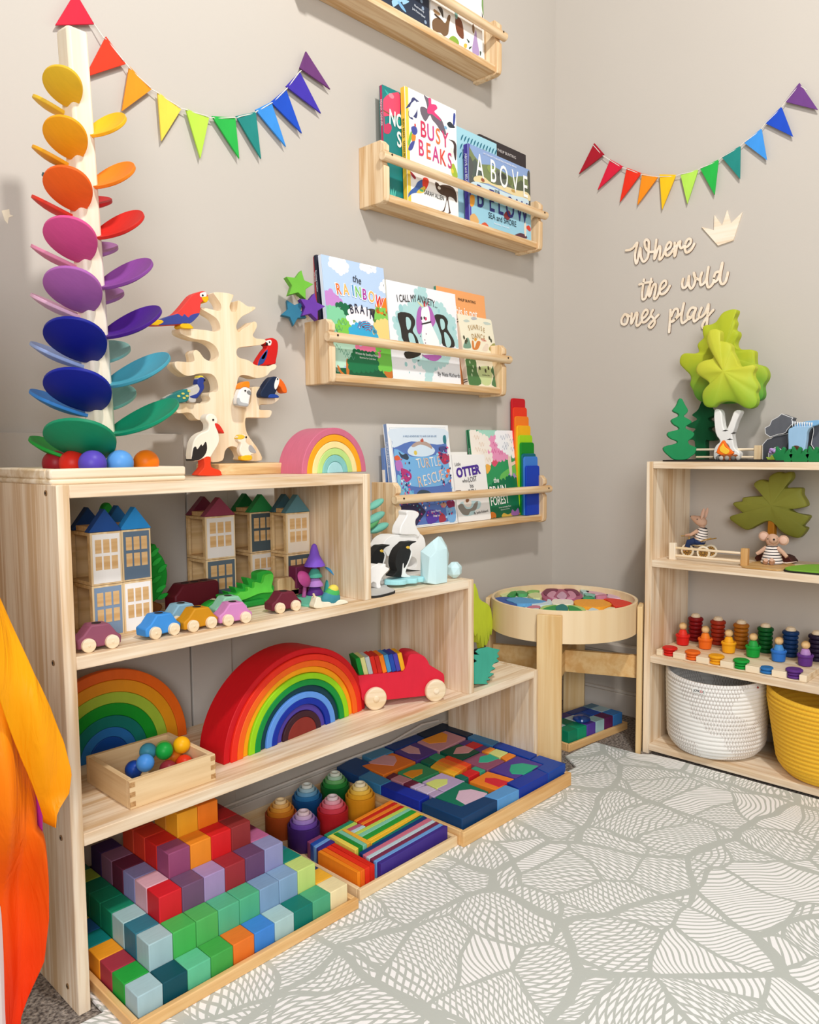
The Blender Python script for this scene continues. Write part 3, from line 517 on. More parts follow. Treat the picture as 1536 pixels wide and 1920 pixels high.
'tu_boat':[[812,2112],[1019,2212],[1316,2229],[1553,2145],[1598,2026],[1420,2095],[1155,2145],[903,2079]],
'tu_fig':[[1171,2330],[1185,2263],[1254,2313],[1296,2263],[1276,2213],[1179,2221]],
'tu_div':[[320,1967],[447,1884],[593,1916],[673,1817],[616,1752],[456,1786],[371,1836]],
'tu_cor1':[[153,1839],[283,1870],[361,1771],[173,1742]],
'tu_cor2':[[168,1710],[357,1739],[425,1575],[342,1479],[183,1499]],
'tu_cor3':[[349,1528],[533,1507],[683,1405],[687,1274],[485,1182],[344,1333]],
'tu_cor4':[[1855,1957],[2028,1904],[2235,1885],[2229,1676],[2008,1611],[1875,1751],[1800,1854]],
'tu_cor5':[[2091,1471],[2199,1486],[2212,1399],[2104,1385]],
'tu_cor6':[[1873,2077],[2136,2093],[2141,1955],[1906,1956]],
'tu_wave':[[188,1370],[297,1335],[429,1119],[639,947],[719,845],[199,821],[171,1096]],
'tu_turt':[[845,888],[1002,965],[1244,938],[1405,846],[1290,751],[967,734],[833,806]],
'tu_dk':[[218,788],[707,763],[962,535],[1112,393],[697,57],[170,65]],
'tu_pur':[[1139,408],[1560,382],[1549,145],[1137,74]],
'tu_fish':[[1823,1255],[1960,1302],[2169,1296],[2082,1247],[1895,1218]],
'tu_fan':[[1905,446],[2032,422],[2273,442],[2242,80],[1952,83]],
'tu_red':[[1618,259],[1753,302],[1845,227],[1852,107],[1615,73],[1577,160]],
'tu_or':[[1688,544],[1851,603],[1944,530],[1828,451]],
'tu_mag':[[1957,615],[2261,616],[2244,426],[2011,457]],
'tu_top':[[2087,2370],[2195,2388],[2189,2180],[2074,2197]],
'ot_q':[[-26,1855],[1440,1872],[1396,2],[-8,-49]],
'ot_water':[[181,555],[814,562],[1049,509],[974,349],[771,300],[688,183],[275,170],[116,339]],
'ot_body':[[43,463],[236,512],[369,364],[622,369],[772,503],[923,536],[806,318],[543,273],[433,179],[219,213],[85,341]],
'ot_face':[[289,549],[441,622],[623,572],[601,431],[468,399],[350,446]],
'ot_nose':[[410,623],[551,616],[491,538],[397,543]],
'ot_ear':[[18,881],[234,882],[196,844],[28,851]],
'fo_q':[[-23,2557],[2110,2596],[2198,21],[1,8]],
'fo_lt':[[520,2554],[1241,2563],[1289,2435],[843,2261],[489,2365]],
'fo_cream':[[11,2465],[248,2519],[465,2427],[755,2345],[860,2155],[888,1708],[730,1584],[535,1629],[573,1860],[-21,1866]],
'fo_pink':[[795,2176],[919,2304],[1204,2348],[1301,2090],[1631,1937],[1677,1785],[1376,1702],[1033,1749],[875,1836]],
'fo_white':[[1204,2348],[1304,2521],[1526,2578],[2110,2596],[2127,1846],[1870,1848],[1499,2003],[1273,2133]],
'fo_red':[[912,1751],[1313,1746],[1182,1597],[1025,1493],[901,1581]],
'fo_tr1':[[1707,1959],[1852,1958],[1844,1279],[1717,1283]],
'fo_tr2':[[1748,1566],[2133,1669],[2099,1581],[1845,1498]],
'fo_g1':[[595,1586],[2324,1688],[2244,1025],[1846,1082],[635,1017]],
'fo_gl':[[1381,1313],[1918,1497],[2147,1536],[2171,1249],[1676,1153],[1090,851],[1214,1167]],
'fo_yel':[[608,1565],[791,1540],[808,1434],[613,1291]],
'fo_dk':[[604,828],[1486,1094],[1676,1153],[1993,1078],[2158,962],[2200,32],[532,-8]],
'fo_or':[[593,156],[700,181],[827,120],[823,-7],[565,-10]],
'fo_ye2':[[1120,-5],[1211,117],[1415,61],[1601,92],[1622,4]],
'fo_pu':[[1590,28],[1656,197],[1789,124],[1954,223],[1974,25]],
'fo_or2':[[1956,26],[2041,86],[2171,188],[2200,32]],
'fo_pu2':[[1634,1220],[1775,1303],[1829,1192],[1921,1299],[2045,1164],[2103,1074],[1854,1126]],
'planks':[[-2424,-1729,9790],[-2384,-1706,9518],[-2418,-1702,9244],[-2415,-1716,8965],[-2449,-1731,8674],[-2446,-1727,8451],[-2443,-1742,8115],[-2479,-1759,8025],[-2477,-1756,7750]],
'wh_q':[[-1959,405],[16,823],[1,45],[-1884,1]],
'wh_tail':[[-1298,233],[-892,393],[-721,416],[-931,265],[-996,307],[-1238,100],[-1304,97]],
'wh_fin':[[-1064,280],[-933,219],[-836,121],[-1003,147],[-1132,254]],
'an_q':[[14,773],[2135,1108],[2073,61],[1,36]],
'an_emu':[[47,246],[162,384],[368,462],[554,413],[677,652],[773,664],[706,422],[658,188],[502,71],[353,100],[93,51]],
'an_bear':[[967,702],[1146,757],[1259,629],[1285,294],[1088,296],[976,426]],
'an_leaf':[[671,48],[851,210],[1044,182],[1078,73],[883,51]],
'an_fl':[[1320,184],[1421,195],[1376,80],[1277,94]],
'an_lil':[[1639,73],[1692,392],[1807,709],[1859,452],[1928,99]],
'an_lf1':[[1407,338],[1526,307],[1484,255]],
'an_lf2':[[1500,149],[1624,218],[1518,105]],
'an_lf3':[[1953,209],[2024,208],[1969,88]],
'an_f0':[[268,708],[454,733],[482,506],[374,607]],
'bd_q':[[68,1666],[2059,1854],[2037,1293],[8,225]],
'bd_bird':[[1608,1676],[1778,1743],[1897,1534],[1974,1333],[1869,1370],[1723,1416],[1623,1530]],
'bd_red':[[1637,1573],[1751,1579],[1767,1458],[1683,1451]],
'bush':[[-692,122],[-494,208],[-310,157],[-359,281],[-198,282],[-223,344],[-34,295],[-72,406],[106,347],[95,455],[248,399],[210,548],[421,473],[454,614],[716,627],[818,522],[769,380],[826,275],[761,87],[698,-52],[208,-14],[-315,-17],[-657,25]],
'bush2':[[-255,196],[-34,283],[-6,314],[161,304],[163,387],[303,344],[335,460],[506,414],[568,552],[715,571],[758,504],[708,315],[735,213],[443,229],[157,173],[-11,149],[-67,110]],
'cyp':[[-62,1257],[32,1293],[94,1143],[171,1035],[221,903],[248,724],[208,527],[121,387],[9,289],[-85,266],[-202,332],[-171,1169]],
'cypt':[[-98,292],[8,252],[140,169],[55,56],[-133,61],[-237,90],[-229,312]],
'cyp2':[[311,1638],[344,1832],[401,1989],[479,2039],[541,1993],[576,1904],[610,1790],[616,1615]],
'silk':[[173,6366],[282,6010],[421,5538],[599,5079],[747,4578],[806,4164],[753,3890],[573,3697],[537,3494],[593,3220],[612,2703],[621,2110],[548,1552],[359,1132],[245,834]]}
ST={'w_where':[[[2558,14146],[2669,14140],[2783,14180],[2918,14304],[2847,13972],[2875,13744],[2923,13745],[3014,14130],[3033,13888],[3129,13719],[3258,13833],[3281,14099],[3278,14268],[3203,14341],[3148,14275],[3179,14117],[3292,13979],[3439,13953]],[[3516,14274],[3460,13798],[3488,13785],[3583,14044],[3638,14060],[3640,13917],[3617,13704],[3697,13741],[3784,13909]],[[3793,13915],[3873,13943],[3947,13996],[3968,14091],[3914,14137],[3838,14065],[3796,13923],[3822,13794],[3894,13770],[3973,13826],[4033,13922]],[[4074,14088],[4072,13734],[4106,13786],[4154,14024],[4240,14098],[4225,13978],[4278,13903],[4381,13966]],[[4386,13900],[4459,13920],[4535,13987],[4547,14082],[4490,14122],[4414,14058],[4372,13911],[4416,13764],[4497,13766],[4581,13833],[4652,13953]]],
'w_the':[[[3145,13203],[3096,12849],[3111,12645],[3209,12672],[3313,12978]],[[3004,13079],[3158,13101],[3398,13094]],[[3375,13188],[3305,12819],[3340,12694],[3432,12980],[3518,13007],[3511,12829],[3471,12616],[3557,12624],[3660,12848]],[[3656,12828],[3766,12882],[3838,12969],[3826,13056],[3762,13065],[3679,12983],[3639,12831],[3673,12717],[3759,12699],[3863,12769],[3951,12904]]],
'w_wild':[[[4341,13039],[4317,12908],[4350,12787],[4451,12830],[4517,13089],[4511,12879],[4575,12735],[4654,12800],[4701,12965],[4657,13154],[4689,13024],[4831,12936]],[[4886,13127],[4840,12963],[4864,12788],[4971,12848],[5027,12953]],[[5070,13249],[5028,12915],[5072,12700],[5188,12759],[5233,12903]],[[5393,13065],[5278,13065],[5223,12904],[5254,12815],[5358,12921],[5454,13298],[5397,12878],[5458,12728],[5552,12779],[5612,13012]]],
'w_ones':[[[2543,12277],[2442,12145],[2456,11999],[2593,11983],[2647,12161],[2566,12274],[2703,12196]],[[2770,12269],[2756,11985],[2807,12040],[2905,12252],[2955,12226],[2920,11986],[2956,11881],[3065,11969],[3130,12103]],[[3119,12074],[3217,12133],[3281,12226],[3265,12302],[3203,12312],[3128,12225],[3090,12098],[3121,11973],[3209,11969],[3296,12033],[3371,12114]],[[3444,12285],[3381,12153],[3481,12021],[3504,11898],[3398,11780],[3321,11839],[3438,11966],[3619,12124]]],
'w_play':[[[3984,12217],[3954,11590]],[[4012,12036],[4093,12203],[4196,12209],[4200,12053],[4098,11908],[4015,11879],[4139,11942],[4312,12097]],[[4379,12351],[4314,12000],[4338,11812],[4450,11847],[4550,11952]],[[4727,12171],[4605,12196],[4497,12035],[4520,11897],[4630,11961],[4737,12160],[4671,11956],[4694,11809],[4813,11881]],[[4896,12158],[4821,11957],[4882,11902],[5008,12011],[5092,12228],[5069,11908],[5046,11644],[4958,11596],[4936,11694],[5050,11872],[5232,12058]]]}
# ---------------------------------------------------------------- the setting
XL, TP, YF, ZT, Z2, Z3, TB, XA, XB, XC, YB = -1.7378, .0184, -.3256, .7798, .5326, .2704, .0189, -1.1358, -.8158, -.5577, -.0402
SX, SY, TS, S0, S1, S2, S3 = -.2484, -.455, .0181, .7901, .5294, .27, .028
def wallmat():
    m, nt, p = nodes('greige_wall_paint'); tc = N(nt, 'ShaderNodeTexCoord')
    nz = N(nt, 'ShaderNodeTexNoise'); nz.inputs['Scale'].default_value = 1.3; nz.inputs['Detail'].default_value = 4
    mx = N(nt, 'ShaderNodeMix', data_type='RGBA'); mx.inputs[6].default_value = lin('#c2bab0'); mx.inputs[7].default_value = lin('#cac3b9')
    n2 = N(nt, 'ShaderNodeTexNoise'); n2.inputs['Scale'].default_value = 220; n2.inputs['Detail'].default_value = 3
    bp = N(nt, 'ShaderNodeBump'); bp.inputs['Strength'].default_value = .08; bp.inputs['Distance'].default_value = .002
    nt.links.new(tc.outputs['Object'], nz.inputs[0]); nt.links.new(tc.outputs['Object'], n2.inputs[0]); nt.links.new(nz.outputs[0], mx.inputs[0]); nt.links.new(mx.outputs[2], p.inputs['Base Color'])
    nt.links.new(n2.outputs[0], bp.inputs['Height']); nt.links.new(bp.outputs[0], p.inputs['Normal']); p.inputs['Roughness'].default_value = .7; p.inputs['Specular IOR Level'].default_value = .25
    return m
WALL = wallmat()
struct(MB().bb((-3.4, 0, 0), (.1, .1, 2.6)).build('wall_left', WALL))
struct(MB().bb((0, -3.2, 0), (.1, 0, 2.6)).build('wall_right', WALL))
def carpet():
    m, nt, p = nodes('brown_grey_carpet'); tc = N(nt, 'ShaderNodeTexCoord')
    n1 = N(nt, 'ShaderNodeTexNoise'); n1.inputs['Scale'].default_value = 170; n1.inputs['Detail'].default_value = 4
    cr = N(nt, 'ShaderNodeValToRGB'); e = cr.color_ramp.elements; e[0].position = .36; e[0].color = lin('#4f4540'); e[1].position = .66; e[1].color = lin('#b3a79b')
    bp = N(nt, 'ShaderNodeBump'); bp.inputs['Strength'].default_value = .9; bp.inputs['Distance'].default_value = .008
    nt.links.new(tc.outputs['Object'], n1.inputs[0]); nt.links.new(n1.outputs[0], cr.inputs[0]); nt.links.new(cr.outputs[0], p.inputs['Base Color']); nt.links.new(n1.outputs[0], bp.inputs['Height']); nt.links.new(bp.outputs[0], p.inputs['Normal']); p.inputs['Roughness'].default_value = .95
    return m
struct(MB().bb((-3.4, -3.2, -.06), (.1, .1, 0)).build('floor', carpet()))
WT = plain('#d8d0c6', .5)
struct(MB().bb((-1.712, -.012, 0), (-.01, 0, .05)).bb((-1.712, -.009, .05), (-.01, 0, .058)).build('baseboard_left', WT, bev=.002))
struct(MB().bb((-.014, -3.1, 0), (0, -.014, .066)).bb((-.010, -3.1, .066), (0, -.012, .075)).build('baseboard_right', WT, bev=.002))
struct(MB().bb((-2.9, -.012, .0), (-1.3535, 0, .861)).build('trim_1', WALL, bev=.0015))
struct(MB().bb((-1.3485, -.010, .0), (-1.252, 0, .775)).build('trim_2', WALL, bev=.0015))
struct(MB().bb((-.028, -3.1, .197), (0, -.03, .221)).bb((-.016, -3.1, .186), (0, -.02, .197)).build('trim_3', WT, bev=.003))
tag(MB().tube([(-1.33, -.0135, .062), (-1.235, -.014, .0615), (-1.0, -.0145, .0625), (-.78, -.016, .0615), (-.66, -.018, .080), (-.59, -.016, .072)], .003, 8).build('power_cord', plain('#dfd8cf', .5)), 'thin pale cable running along the baseboard below the lowest shelf', 'cord')
WL_ = bpy.data.objects['wall_left']
MB().prism([(-1.6757, 1.2332), (-1.6636, 1.2384), (-1.6631, 1.2297), (-1.6572, 1.2283), (-1.6650, 1.2240), (-1.6673, 1.2130), (-1.6721, 1.2190)], -.0006, .0002).build('paint_chip', plain('#efe2c8', .7), WL_)
def patmat():
    """play mat print: white lens shapes of fine net lines between grey green bands"""
    m, nt, p = nodes('foam_mat_print'); tc = N(nt, 'ShaderNodeTexCoord'); L = nt.links.new
    mp = N(nt, 'ShaderNodeMapping'); mp.inputs['Scale'].default_value = (3.9, 3.9, 0)
    wn = N(nt, 'ShaderNodeTexNoise'); wn.inputs['Scale'].default_value = 7; wn.inputs['Detail'].default_value = 1; L(tc.outputs['Object'], wn.inputs['Vector'])
    ws = N(nt, 'ShaderNodeVectorMath', operation='MULTIPLY_ADD'); ws.inputs[1].default_value = (.075, .075, 0); L(wn.outputs['Color'], ws.inputs[0]); L(tc.outputs['Object'], ws.inputs[2])
    L(ws.outputs[0], mp.inputs[0])
    vf = N(nt, 'ShaderNodeTexVoronoi', feature='F1', voronoi_dimensions='2D'); vf.inputs['Scale'].default_value = 1; vf.inputs['Randomness'].default_value = .8
    ve = N(nt, 'ShaderNodeTexVoronoi', feature='DISTANCE_TO_EDGE', voronoi_dimensions='2D'); ve.inputs['Scale'].default_value = 1; ve.inputs['Randomness'].default_value = .8
    v2 = N(nt, 'ShaderNodeTexVoronoi', feature='DISTANCE_TO_EDGE', voronoi_dimensions='2D'); v2.inputs['Scale'].default_value = 1.9; v2.inputs['Randomness'].default_value = .9
    for v in (vf, ve, v2): L(mp.outputs[0], v.inputs['Vector'])
    sub = N(nt, 'ShaderNodeVectorMath', operation='SUBTRACT'); L(mp.outputs[0], sub.inputs[0]); L(vf.outputs['Position'], sub.inputs[1])
    sp = N(nt, 'ShaderNodeSeparateXYZ'); L(sub.outputs[0], sp.inputs[0])
    sc = N(nt, 'ShaderNodeSeparateColor'); L(vf.outputs['Color'], sc.inputs[0])
    v3 = N(nt, 'ShaderNodeTexVoronoi', feature='F1', voronoi_dimensions='2D'); v3.inputs['Scale'].default_value = 1.9; v3.inputs['Randomness'].default_value = .9; L(mp.outputs[0], v3.inputs['Vector'])
    sc3 = N(nt, 'ShaderNodeSeparateColor'); L(v3.outputs['Color'], sc3.inputs[0])
    def M(op, a, b=None, c=None):
        n = N(nt, 'ShaderNodeMath', operation=op)
        for i, q in enumerate((a, b, c)):
            if q is None: continue
            if isinstance(q, (int, float)): n.inputs[i].default_value = q
            else: L(q, n.inputs[i])
        return n.outputs[0]
    ang = M('MULTIPLY', M('ADD', sc.outputs[0], M('MULTIPLY', sc3.outputs[0], .55)), 6.283)
    def lines(off, freq, w):
        a = M('ADD', ang, off)
        u = M('ADD', M('MULTIPLY', sp.outputs[0], M('COSINE', a)), M('MULTIPLY', sp.outputs[1], M('SINE', a)))
        t = M('SUBTRACT', M('MULTIPLY', sp.outputs[1], M('COSINE', a)), M('MULTIPLY', sp.outputs[0], M('SINE', a)))
        u = M('ADD', u, M('MULTIPLY', M('MULTIPLY', t, t), .35))
        return M('GREATER_THAN', M('SINE', M('MULTIPLY', u, freq)), w)
    l1 = lines(0, 176, -.45); l2 = lines(.55, 132, -.5); pick = M('GREATER_THAN', sc3.outputs[1], .22)
    net = M('MULTIPLY', l1, M('MAXIMUM', l2, M('SUBTRACT', 1.0, pick)))
    e1 = M('GREATER_THAN', ve.outputs['Distance'], .030); e2 = M('GREATER_THAN', v2.outputs['Distance'], .030)
    msk = M('MULTIPLY', M('MULTIPLY', net, e1), e2)
    mx = N(nt, 'ShaderNodeMix', data_type='RGBA'); mx.inputs[6].default_value = lin('#c3c8c2'); mx.inputs[7].default_value = lin('#fdfdfd'); L(msk, mx.inputs[0]); L(mx.outputs[2], p.inputs['Base Color'])
    n2 = N(nt, 'ShaderNodeTexVoronoi'); n2.inputs['Scale'].default_value = 190; L(tc.outputs['Object'], n2.inputs['Vector'])
    bp = N(nt, 'ShaderNodeBump'); bp.inputs['Strength'].default_value = .15; bp.inputs['Distance'].default_value = .001; L(n2.outputs['Distance'], bp.inputs['Height']); L(bp.outputs[0], p.inputs['Normal'])
    p.inputs['Roughness'].default_value = .55; p.inputs['Specular IOR Level'].default_value = .25
    return m
mat_o = MB().prismz([(-1.755, -.35), (-1.712, -.352), (-1.712, -.006), (-.5785, -.006), (-.5785, -.36), (-.56, -.385), (-.47, -.385), (-.43, -.326), (-.31, -.331), (-.287, -.336), (-.283, -.467), (-.262, -.492), (-.256, -.55), (-.256, -2.6), (-1.755, -2.6)], .0005, .008).build('play_mat', patmat(), bev=.002)
tag(mat_o, 'large white foam play mat printed with grey green net pattern on the floor', 'play mat')
# ---------------------------------------------------------------- stepped shelf on the left wall
sh = thing('stepped_shelf', 'pale pine shelf unit stepping down in three levels along left wall', 'shelf', (0, 0, 0))
def board(name, a, b, ax, parent, mat=PINE, bev=.0012):
    c = [(p+q)/2 for p, q in zip(a, b)]; d = [abs(q-p) for p, q in zip(a, b)]
    return MB().box((0, 0, 0), d).build(name, mat(ax), parent, c, bev=bev)
board('side_panel', (XL, YF, 0), (XL+TP, YB, ZT), 'Z', sh)
board('side_panel', (XA-TP, YF, Z2), (XA, YB, ZT), 'Z', sh)
board('side_panel', (XB-TP, YF, Z3), (XB, YB, Z2), 'Z', sh)
board('side_panel', (XC-TP, YF, 0), (XC, YB, Z3), 'Z', sh)
board('shelf_board', (XL+TP, YF, ZT-TB), (XA-TP, YB, ZT), 'X', sh)
board('shelf_board', (XL+TP, YF, Z2-TB), (XB-TP, YB, Z2), 'X', sh)
board('shelf_board', (XL+TP, YF, Z3-TB), (XC-TP, YB, Z3), 'X', sh)
for z in (.768, .522, .26, .03):
    MB().cyl((XL-.0012, 0, 0), (XL+.0008, 0, 0), .0042, n=16).cyl((XL-.0016, 0, 0), (XL, 0, 0), .0022, n=6, mi=1).build('screw_head', [plain('#8b6a43', .5), plain('#241a12', .6)], sh, (0, YF+.035, z))
# ---------------------------------------------------------------- shelf unit on the right wall
rs = thing('open_bookcase', 'pale pine open bookcase with three compartments against right wall', 'bookcase', (0, 0, 0))
YE = -1.25
board('side_panel', (SX, SY-TS, 0), (-.018, SY, S0), 'Z', rs)
board('side_panel', (SX, YE, 0), (-.018, YE+TS, S0), 'Z', rs)
for z in (S0, S1, S2, S3): board('shelf_board', (SX, YE+TS, z-TS), (-.018, SY-TS, z), 'Y', rs)
# ---------------------------------------------------------------- ledge shelves for books
LB, DB, HB = .6572, .0871, .1431
def ledge(x, z, label):
    t = thing('book_ledge', label, 'wall shelf', (x, 0, z), group='pine book ledges on left wall')
    o = [(0, 0), (-DB+.012, 0), (-DB+.003, .004), (-DB, .014), (-DB, .082), (-DB+.006, .088), (-DB+.008, .1), (-DB+.006, .112), (-DB, .118), (-DB, HB-.012), (-DB+.012, HB), (0, HB)]
    for xx in (0, LB-.018):
        b = MB(); a = [b.bm.verts.new((xx, y, q)) for y, q in o]; c = [b.bm.verts.new((xx+.018, y, q)) for y, q in o]; n = len(o)
        b.bm.faces.new(a); b.bm.faces.new(c[::-1])
        for i in range(n): b.bm.faces.new((a[i], c[i], c[(i+1) % n], a[(i+1) % n]))
        b.build('bracket', PINE2('Z'), t, bev=.0015)
    MB().box((0, 0, 0), (LB-.036, DB-.008, .018)).build('shelf_board', PINE2('X'), t, (LB/2, -(DB-.008)/2, .0145), bev=.0015)
    rod = MB().cyl((-LB/2-.010, 0, 0), (LB/2+.010, 0, 0), .0112, n=28).build('rail', PINE2('X'), t, (LB/2, -.0905, .1019), bev=.0015)
    for s in (-1, 1): MB().cyl((s*(LB/2-.012), -.0108, .003), (s*(LB/2-.012), -.0125, .003), .0024, n=12).build('screw_head', plain('#3a2b1c', .4), rod)
    return t
ledge(-1.0523, 1.8427, 'topmost pine book ledge holding the dark blue and white animal books')
ledge(-.8513, 1.4098, 'second pine book ledge from the top holding the painted bird book')
ledge(-1.0285, .976, 'third pine book ledge from the top holding the blue sky book')
ledge(-.8215, .6024, 'lowest pine book ledge near the corner holding the reef book')
# ---------------------------------------------------------------- light table in the corner
TX, TY, TR, TZ = -.3298, -.2531, .2, .4139
tb = thing('round_table', 'round birch table with deep curved rim standing in the corner', 'table', (TX, TY, 0), R(203))
MB().lathe([(TR-.008, .33), (TR, .33), (TR, TZ), (TR-.003, TZ+.0015), (TR-.008, TZ), (TR-.008, .352)], 72).build('rim', wood('#f0d9b2', '#e6c99c', 'Z', .25), tb, ang=25)
MB().cyl((0, 0, .345), (0, 0, .394), TR-.0085, n=64).build('tabletop', plain('#f4efe2', .5), tb)
for k in range(4):
    a = k*PI/2; c, s = math.cos(a), math.sin(a)
    MB().box((TR+.008, 0, .203), (.014, .064, .405)).xf(Matrix.Rotation(a, 4, 'Z')).build('leg', wood('#eccf9c', '#deb67a', 'Z', .6), tb, bev=.002)
for a, z in ((0, .235), (PI/2, .2355)):
    MB().box((0, 0, 0), (2*TR+.0, .016, .062)).xf(Matrix.Rotation(a, 4, 'Z')).build('cross_brace', wood('#e6c288', '#d8a867', 'X', .6), tb, (0, 0, z), bev=.001)
TTC = {'tt0': ('#b0607c', 'rose outer petal ring'), 'tt1': ('#7a3450', 'dark plum left petal'), 'tt2': ('#7d3552', 'dark plum right petal'), 'tt3': ('#d79ab0', 'pale rose left petal'), 'tt4': ('#d592aa', 'pale rose right petal'), 'tt5': ('#d3a8bd', 'lilac centre petal'),
 'tt6': ('#3a5da8', 'royal blue outer flame'), 'tt7': ('#5fa3d6', 'sky blue flame'), 'tt8': ('#cfe0e6', 'icy blue tip'), 'tt9': ('#f4ead8', 'cream centre square'), 'tt10': ('#f7a531', 'amber flame'), 'tt11': ('#e23c28', 'red outer flame'), 'tt12': ('#c62f28', 'red corner chip'),
 'tt13': ('#b9d478', 'lime outer petal ring'), 'tt14': ('#2f9a4c', 'green left petal'), 'tt15': ('#2c9546', 'green right petal'), 'tt16': ('#0f7b74', 'teal drop'), 'tt17': ('#3c9c50', 'green leaf on the upper left'), 'tt18': ('#58a868', 'mid green strip'), 'tt19': ('#8cc56b', 'light green strip'), 'tt20': ('#d9dfa2', 'pale yellow leaf'), 'tt21': ('#d8e2a4', 'pale lime edge piece'),
 'tt22': ('#cc7d92', 'dusty pink strip'), 'tt23': ('#2f5f92', 'dark blue chip'), 'tt24': ('#bcd7dc', 'pale aqua strip at front'), 'tt25': ('#bcd8d6', 'pale aqua strip at back'), 'tt26': ('#dfb2c0', 'pale pink strip'), 'tt27': ('#8cc4b6', 'sea green strip'), 'tt28': ('#3f9f6b', 'emerald sliver'), 'tt29': ('#c77d92', 'dusty rose sliver'), 'tt30': ('#e2bccb', 'light pink edge piece'), 'tt31': ('#c9dfdf', 'pale aqua chip at front right'), 'tt32': ('#f2e3b8', 'cream yellow strip'), 'tt33': ('#9a3434', 'dark red chip')}
for k, (c, l) in TTC.items():
    i = int(k[2:]); pts = S(k); cx = sum(p[0] for p in pts)/len(pts); cy = sum(p[1] for p in pts)/len(pts)
    lay = .0045 if i in (0, 13, 6, 10, 7) else .006
    if i in (1, 2, 3, 4, 5, 14, 15, 16, 7, 11): lay += .0012
    if i in (5, 16): lay += .0008
    o = MB().prismz(sm([((x-cx)*.96, (y-cy)*.96) for x, y in pts], 3), 0, lay+.004).build('puzzle_piece', paint(c), None, (cx, cy, .3942), bev=.0008)
    tag(o, l+' of the flower puzzle on the round table', 'puzzle piece', 'flower puzzle pieces')
# ---------------------------------------------------------------- picture books
def book(label, x, y, zf, lean, w, h, t, cover, spine, back=None, boardbook=False, roll=0):
    r = thing('picture_book', label, 'book', (x, y, zf), rot=(-lean, roll, 0), group='picture books on the ledges')
    P_ = plain; BOOKWH[r.name] = (w, h)
    if boardbook:
        o = [(0, 0), (w-.006, 0), (w-.001, .002), (w, .006), (w, h-.006), (w-.001, h-.002), (w-.006, h), (0, h)]
        MB().prism(o, 0, .0016).build('front_cover', P_(cover), r); MB().prism(o, t-.0016, t).build('back_cover', P_(back or cover), r)
        MB().bb((.0016, .0017, .001), (w-.001, t-.0017, h-.001)).build('pages', P_('#ece4d2', .7), r)
    else:
        MB().bb((0, 0, 0), (w, .0022, h)).build('front_cover', P_(cover), r, bev=.0006); MB().bb((0, t-.0022, 0), (w, t, h)).build('back_cover', P_(back or cover), r, bev=.0006)
        MB().bb((.003, .0024, .003), (w-.003, t-.0024, h-.003)).build('pages', P_('#f1ebdd', .7), r)
    MB().bb((0, .0023, 0), (.0016, t-.0023, h)).build('spine', P_(spine), r, bev=.0006)
    return r
def spinetext(r, s, z, size, col, t, sx=1):
    # reads downward along the spine, facing -x
    o = text('spine_lettering', [(s, size, 0, 0, 0, sx, col)], r, 0)
    o.rotation_euler = (0, PI/2, -PI/2); o.rotation_euler = (Matrix.Rotation(-PI/2, 4, 'Z') @ Matrix.Rotation(PI/2, 4, 'Y')).to_euler(); o.location = (-.0006, t/2, z)
SKY = '#bcd4f2'
B1, B2, B3, B4 = 1.8672, 1.4343, 1.0005, .6269
# --- top ledge
r = book('dark navy whale picture book on the topmost ledge, left of the animal book', -.8640, -.068, B1, .03, .197, .29, .012, '#2b3547', '#232c3c')
art('cover_art', r, [([(x+.196, z) for x, z in S('wh_tail')], '#9cc9e6'), ([(x+.196, z) for x, z in S('wh_fin')], '#7fb4da')]+[(ell(.165+random.uniform(0, .025), z, .0045, .0045), '#8fa3ba') for z in (.045, .06, .015)])
text('author_lettering', [('Illustrated by', .0075, .158, .038, -.1, .9, '#dfe6ee'), ('Jade Merlin Hyland', .0075, .156, .027, -.1, .8, '#dfe6ee')], r)
r = book('white book of painted Australian animals with an emu on topmost ledge', -.6624, -.068, B1, .03, .209, .272, .012, '#f6f3ee', '#e6dfd4')
art('cover_art', r, [('an_emu', '#7a5b40'), ('an_bear', '#7a4630'), ('an_leaf', '#8fb13f'), ('an_fl', '#e8c24a'), ('an_lil', '#b59ac8'), ('an_lf1', '#3c4f46'), ('an_lf2', '#3c4f46'), ('an_lf3', '#3c4f46'), ('an_f0', '#4a4440')]
    + [([(.012, .052), (.03, .05), (.036, .057), (.014, .06)], '#b08a62'), ([(.015, .045), (.034, .042), (.036, .046), (.016, .05)], '#4a3524'), (ell(.01, .095, .006, .005), '#c98ba6'), (ell(.03, .105, .005, .005), '#d8a68e'), (ell(.1, .08, .006, .012), '#7fb0a8'), (ell(.17, .07, .005, .012), '#8a6a4a')])
r = book('white parrot book standing behind the animal book on topmost ledge', -.6162, -.045, B1, .03, .2, .25, .010, '#f4f2ee', '#e8e2da')
art('cover_art', r, [('bd_bird', '#3b3333'), ('bd_red', '#d8483a'), ([(.192, .165), (.198, .2), (.2, .14)], '#7aa05a')])
text('title_lettering', [('CREATURES', .014, .12, .158, -.04, .8, '#b54a4a'), ('A LIFT-THE-FLAP BOOK', .006, .11, .142, -.04, .9, '#8a8a8a')], r)
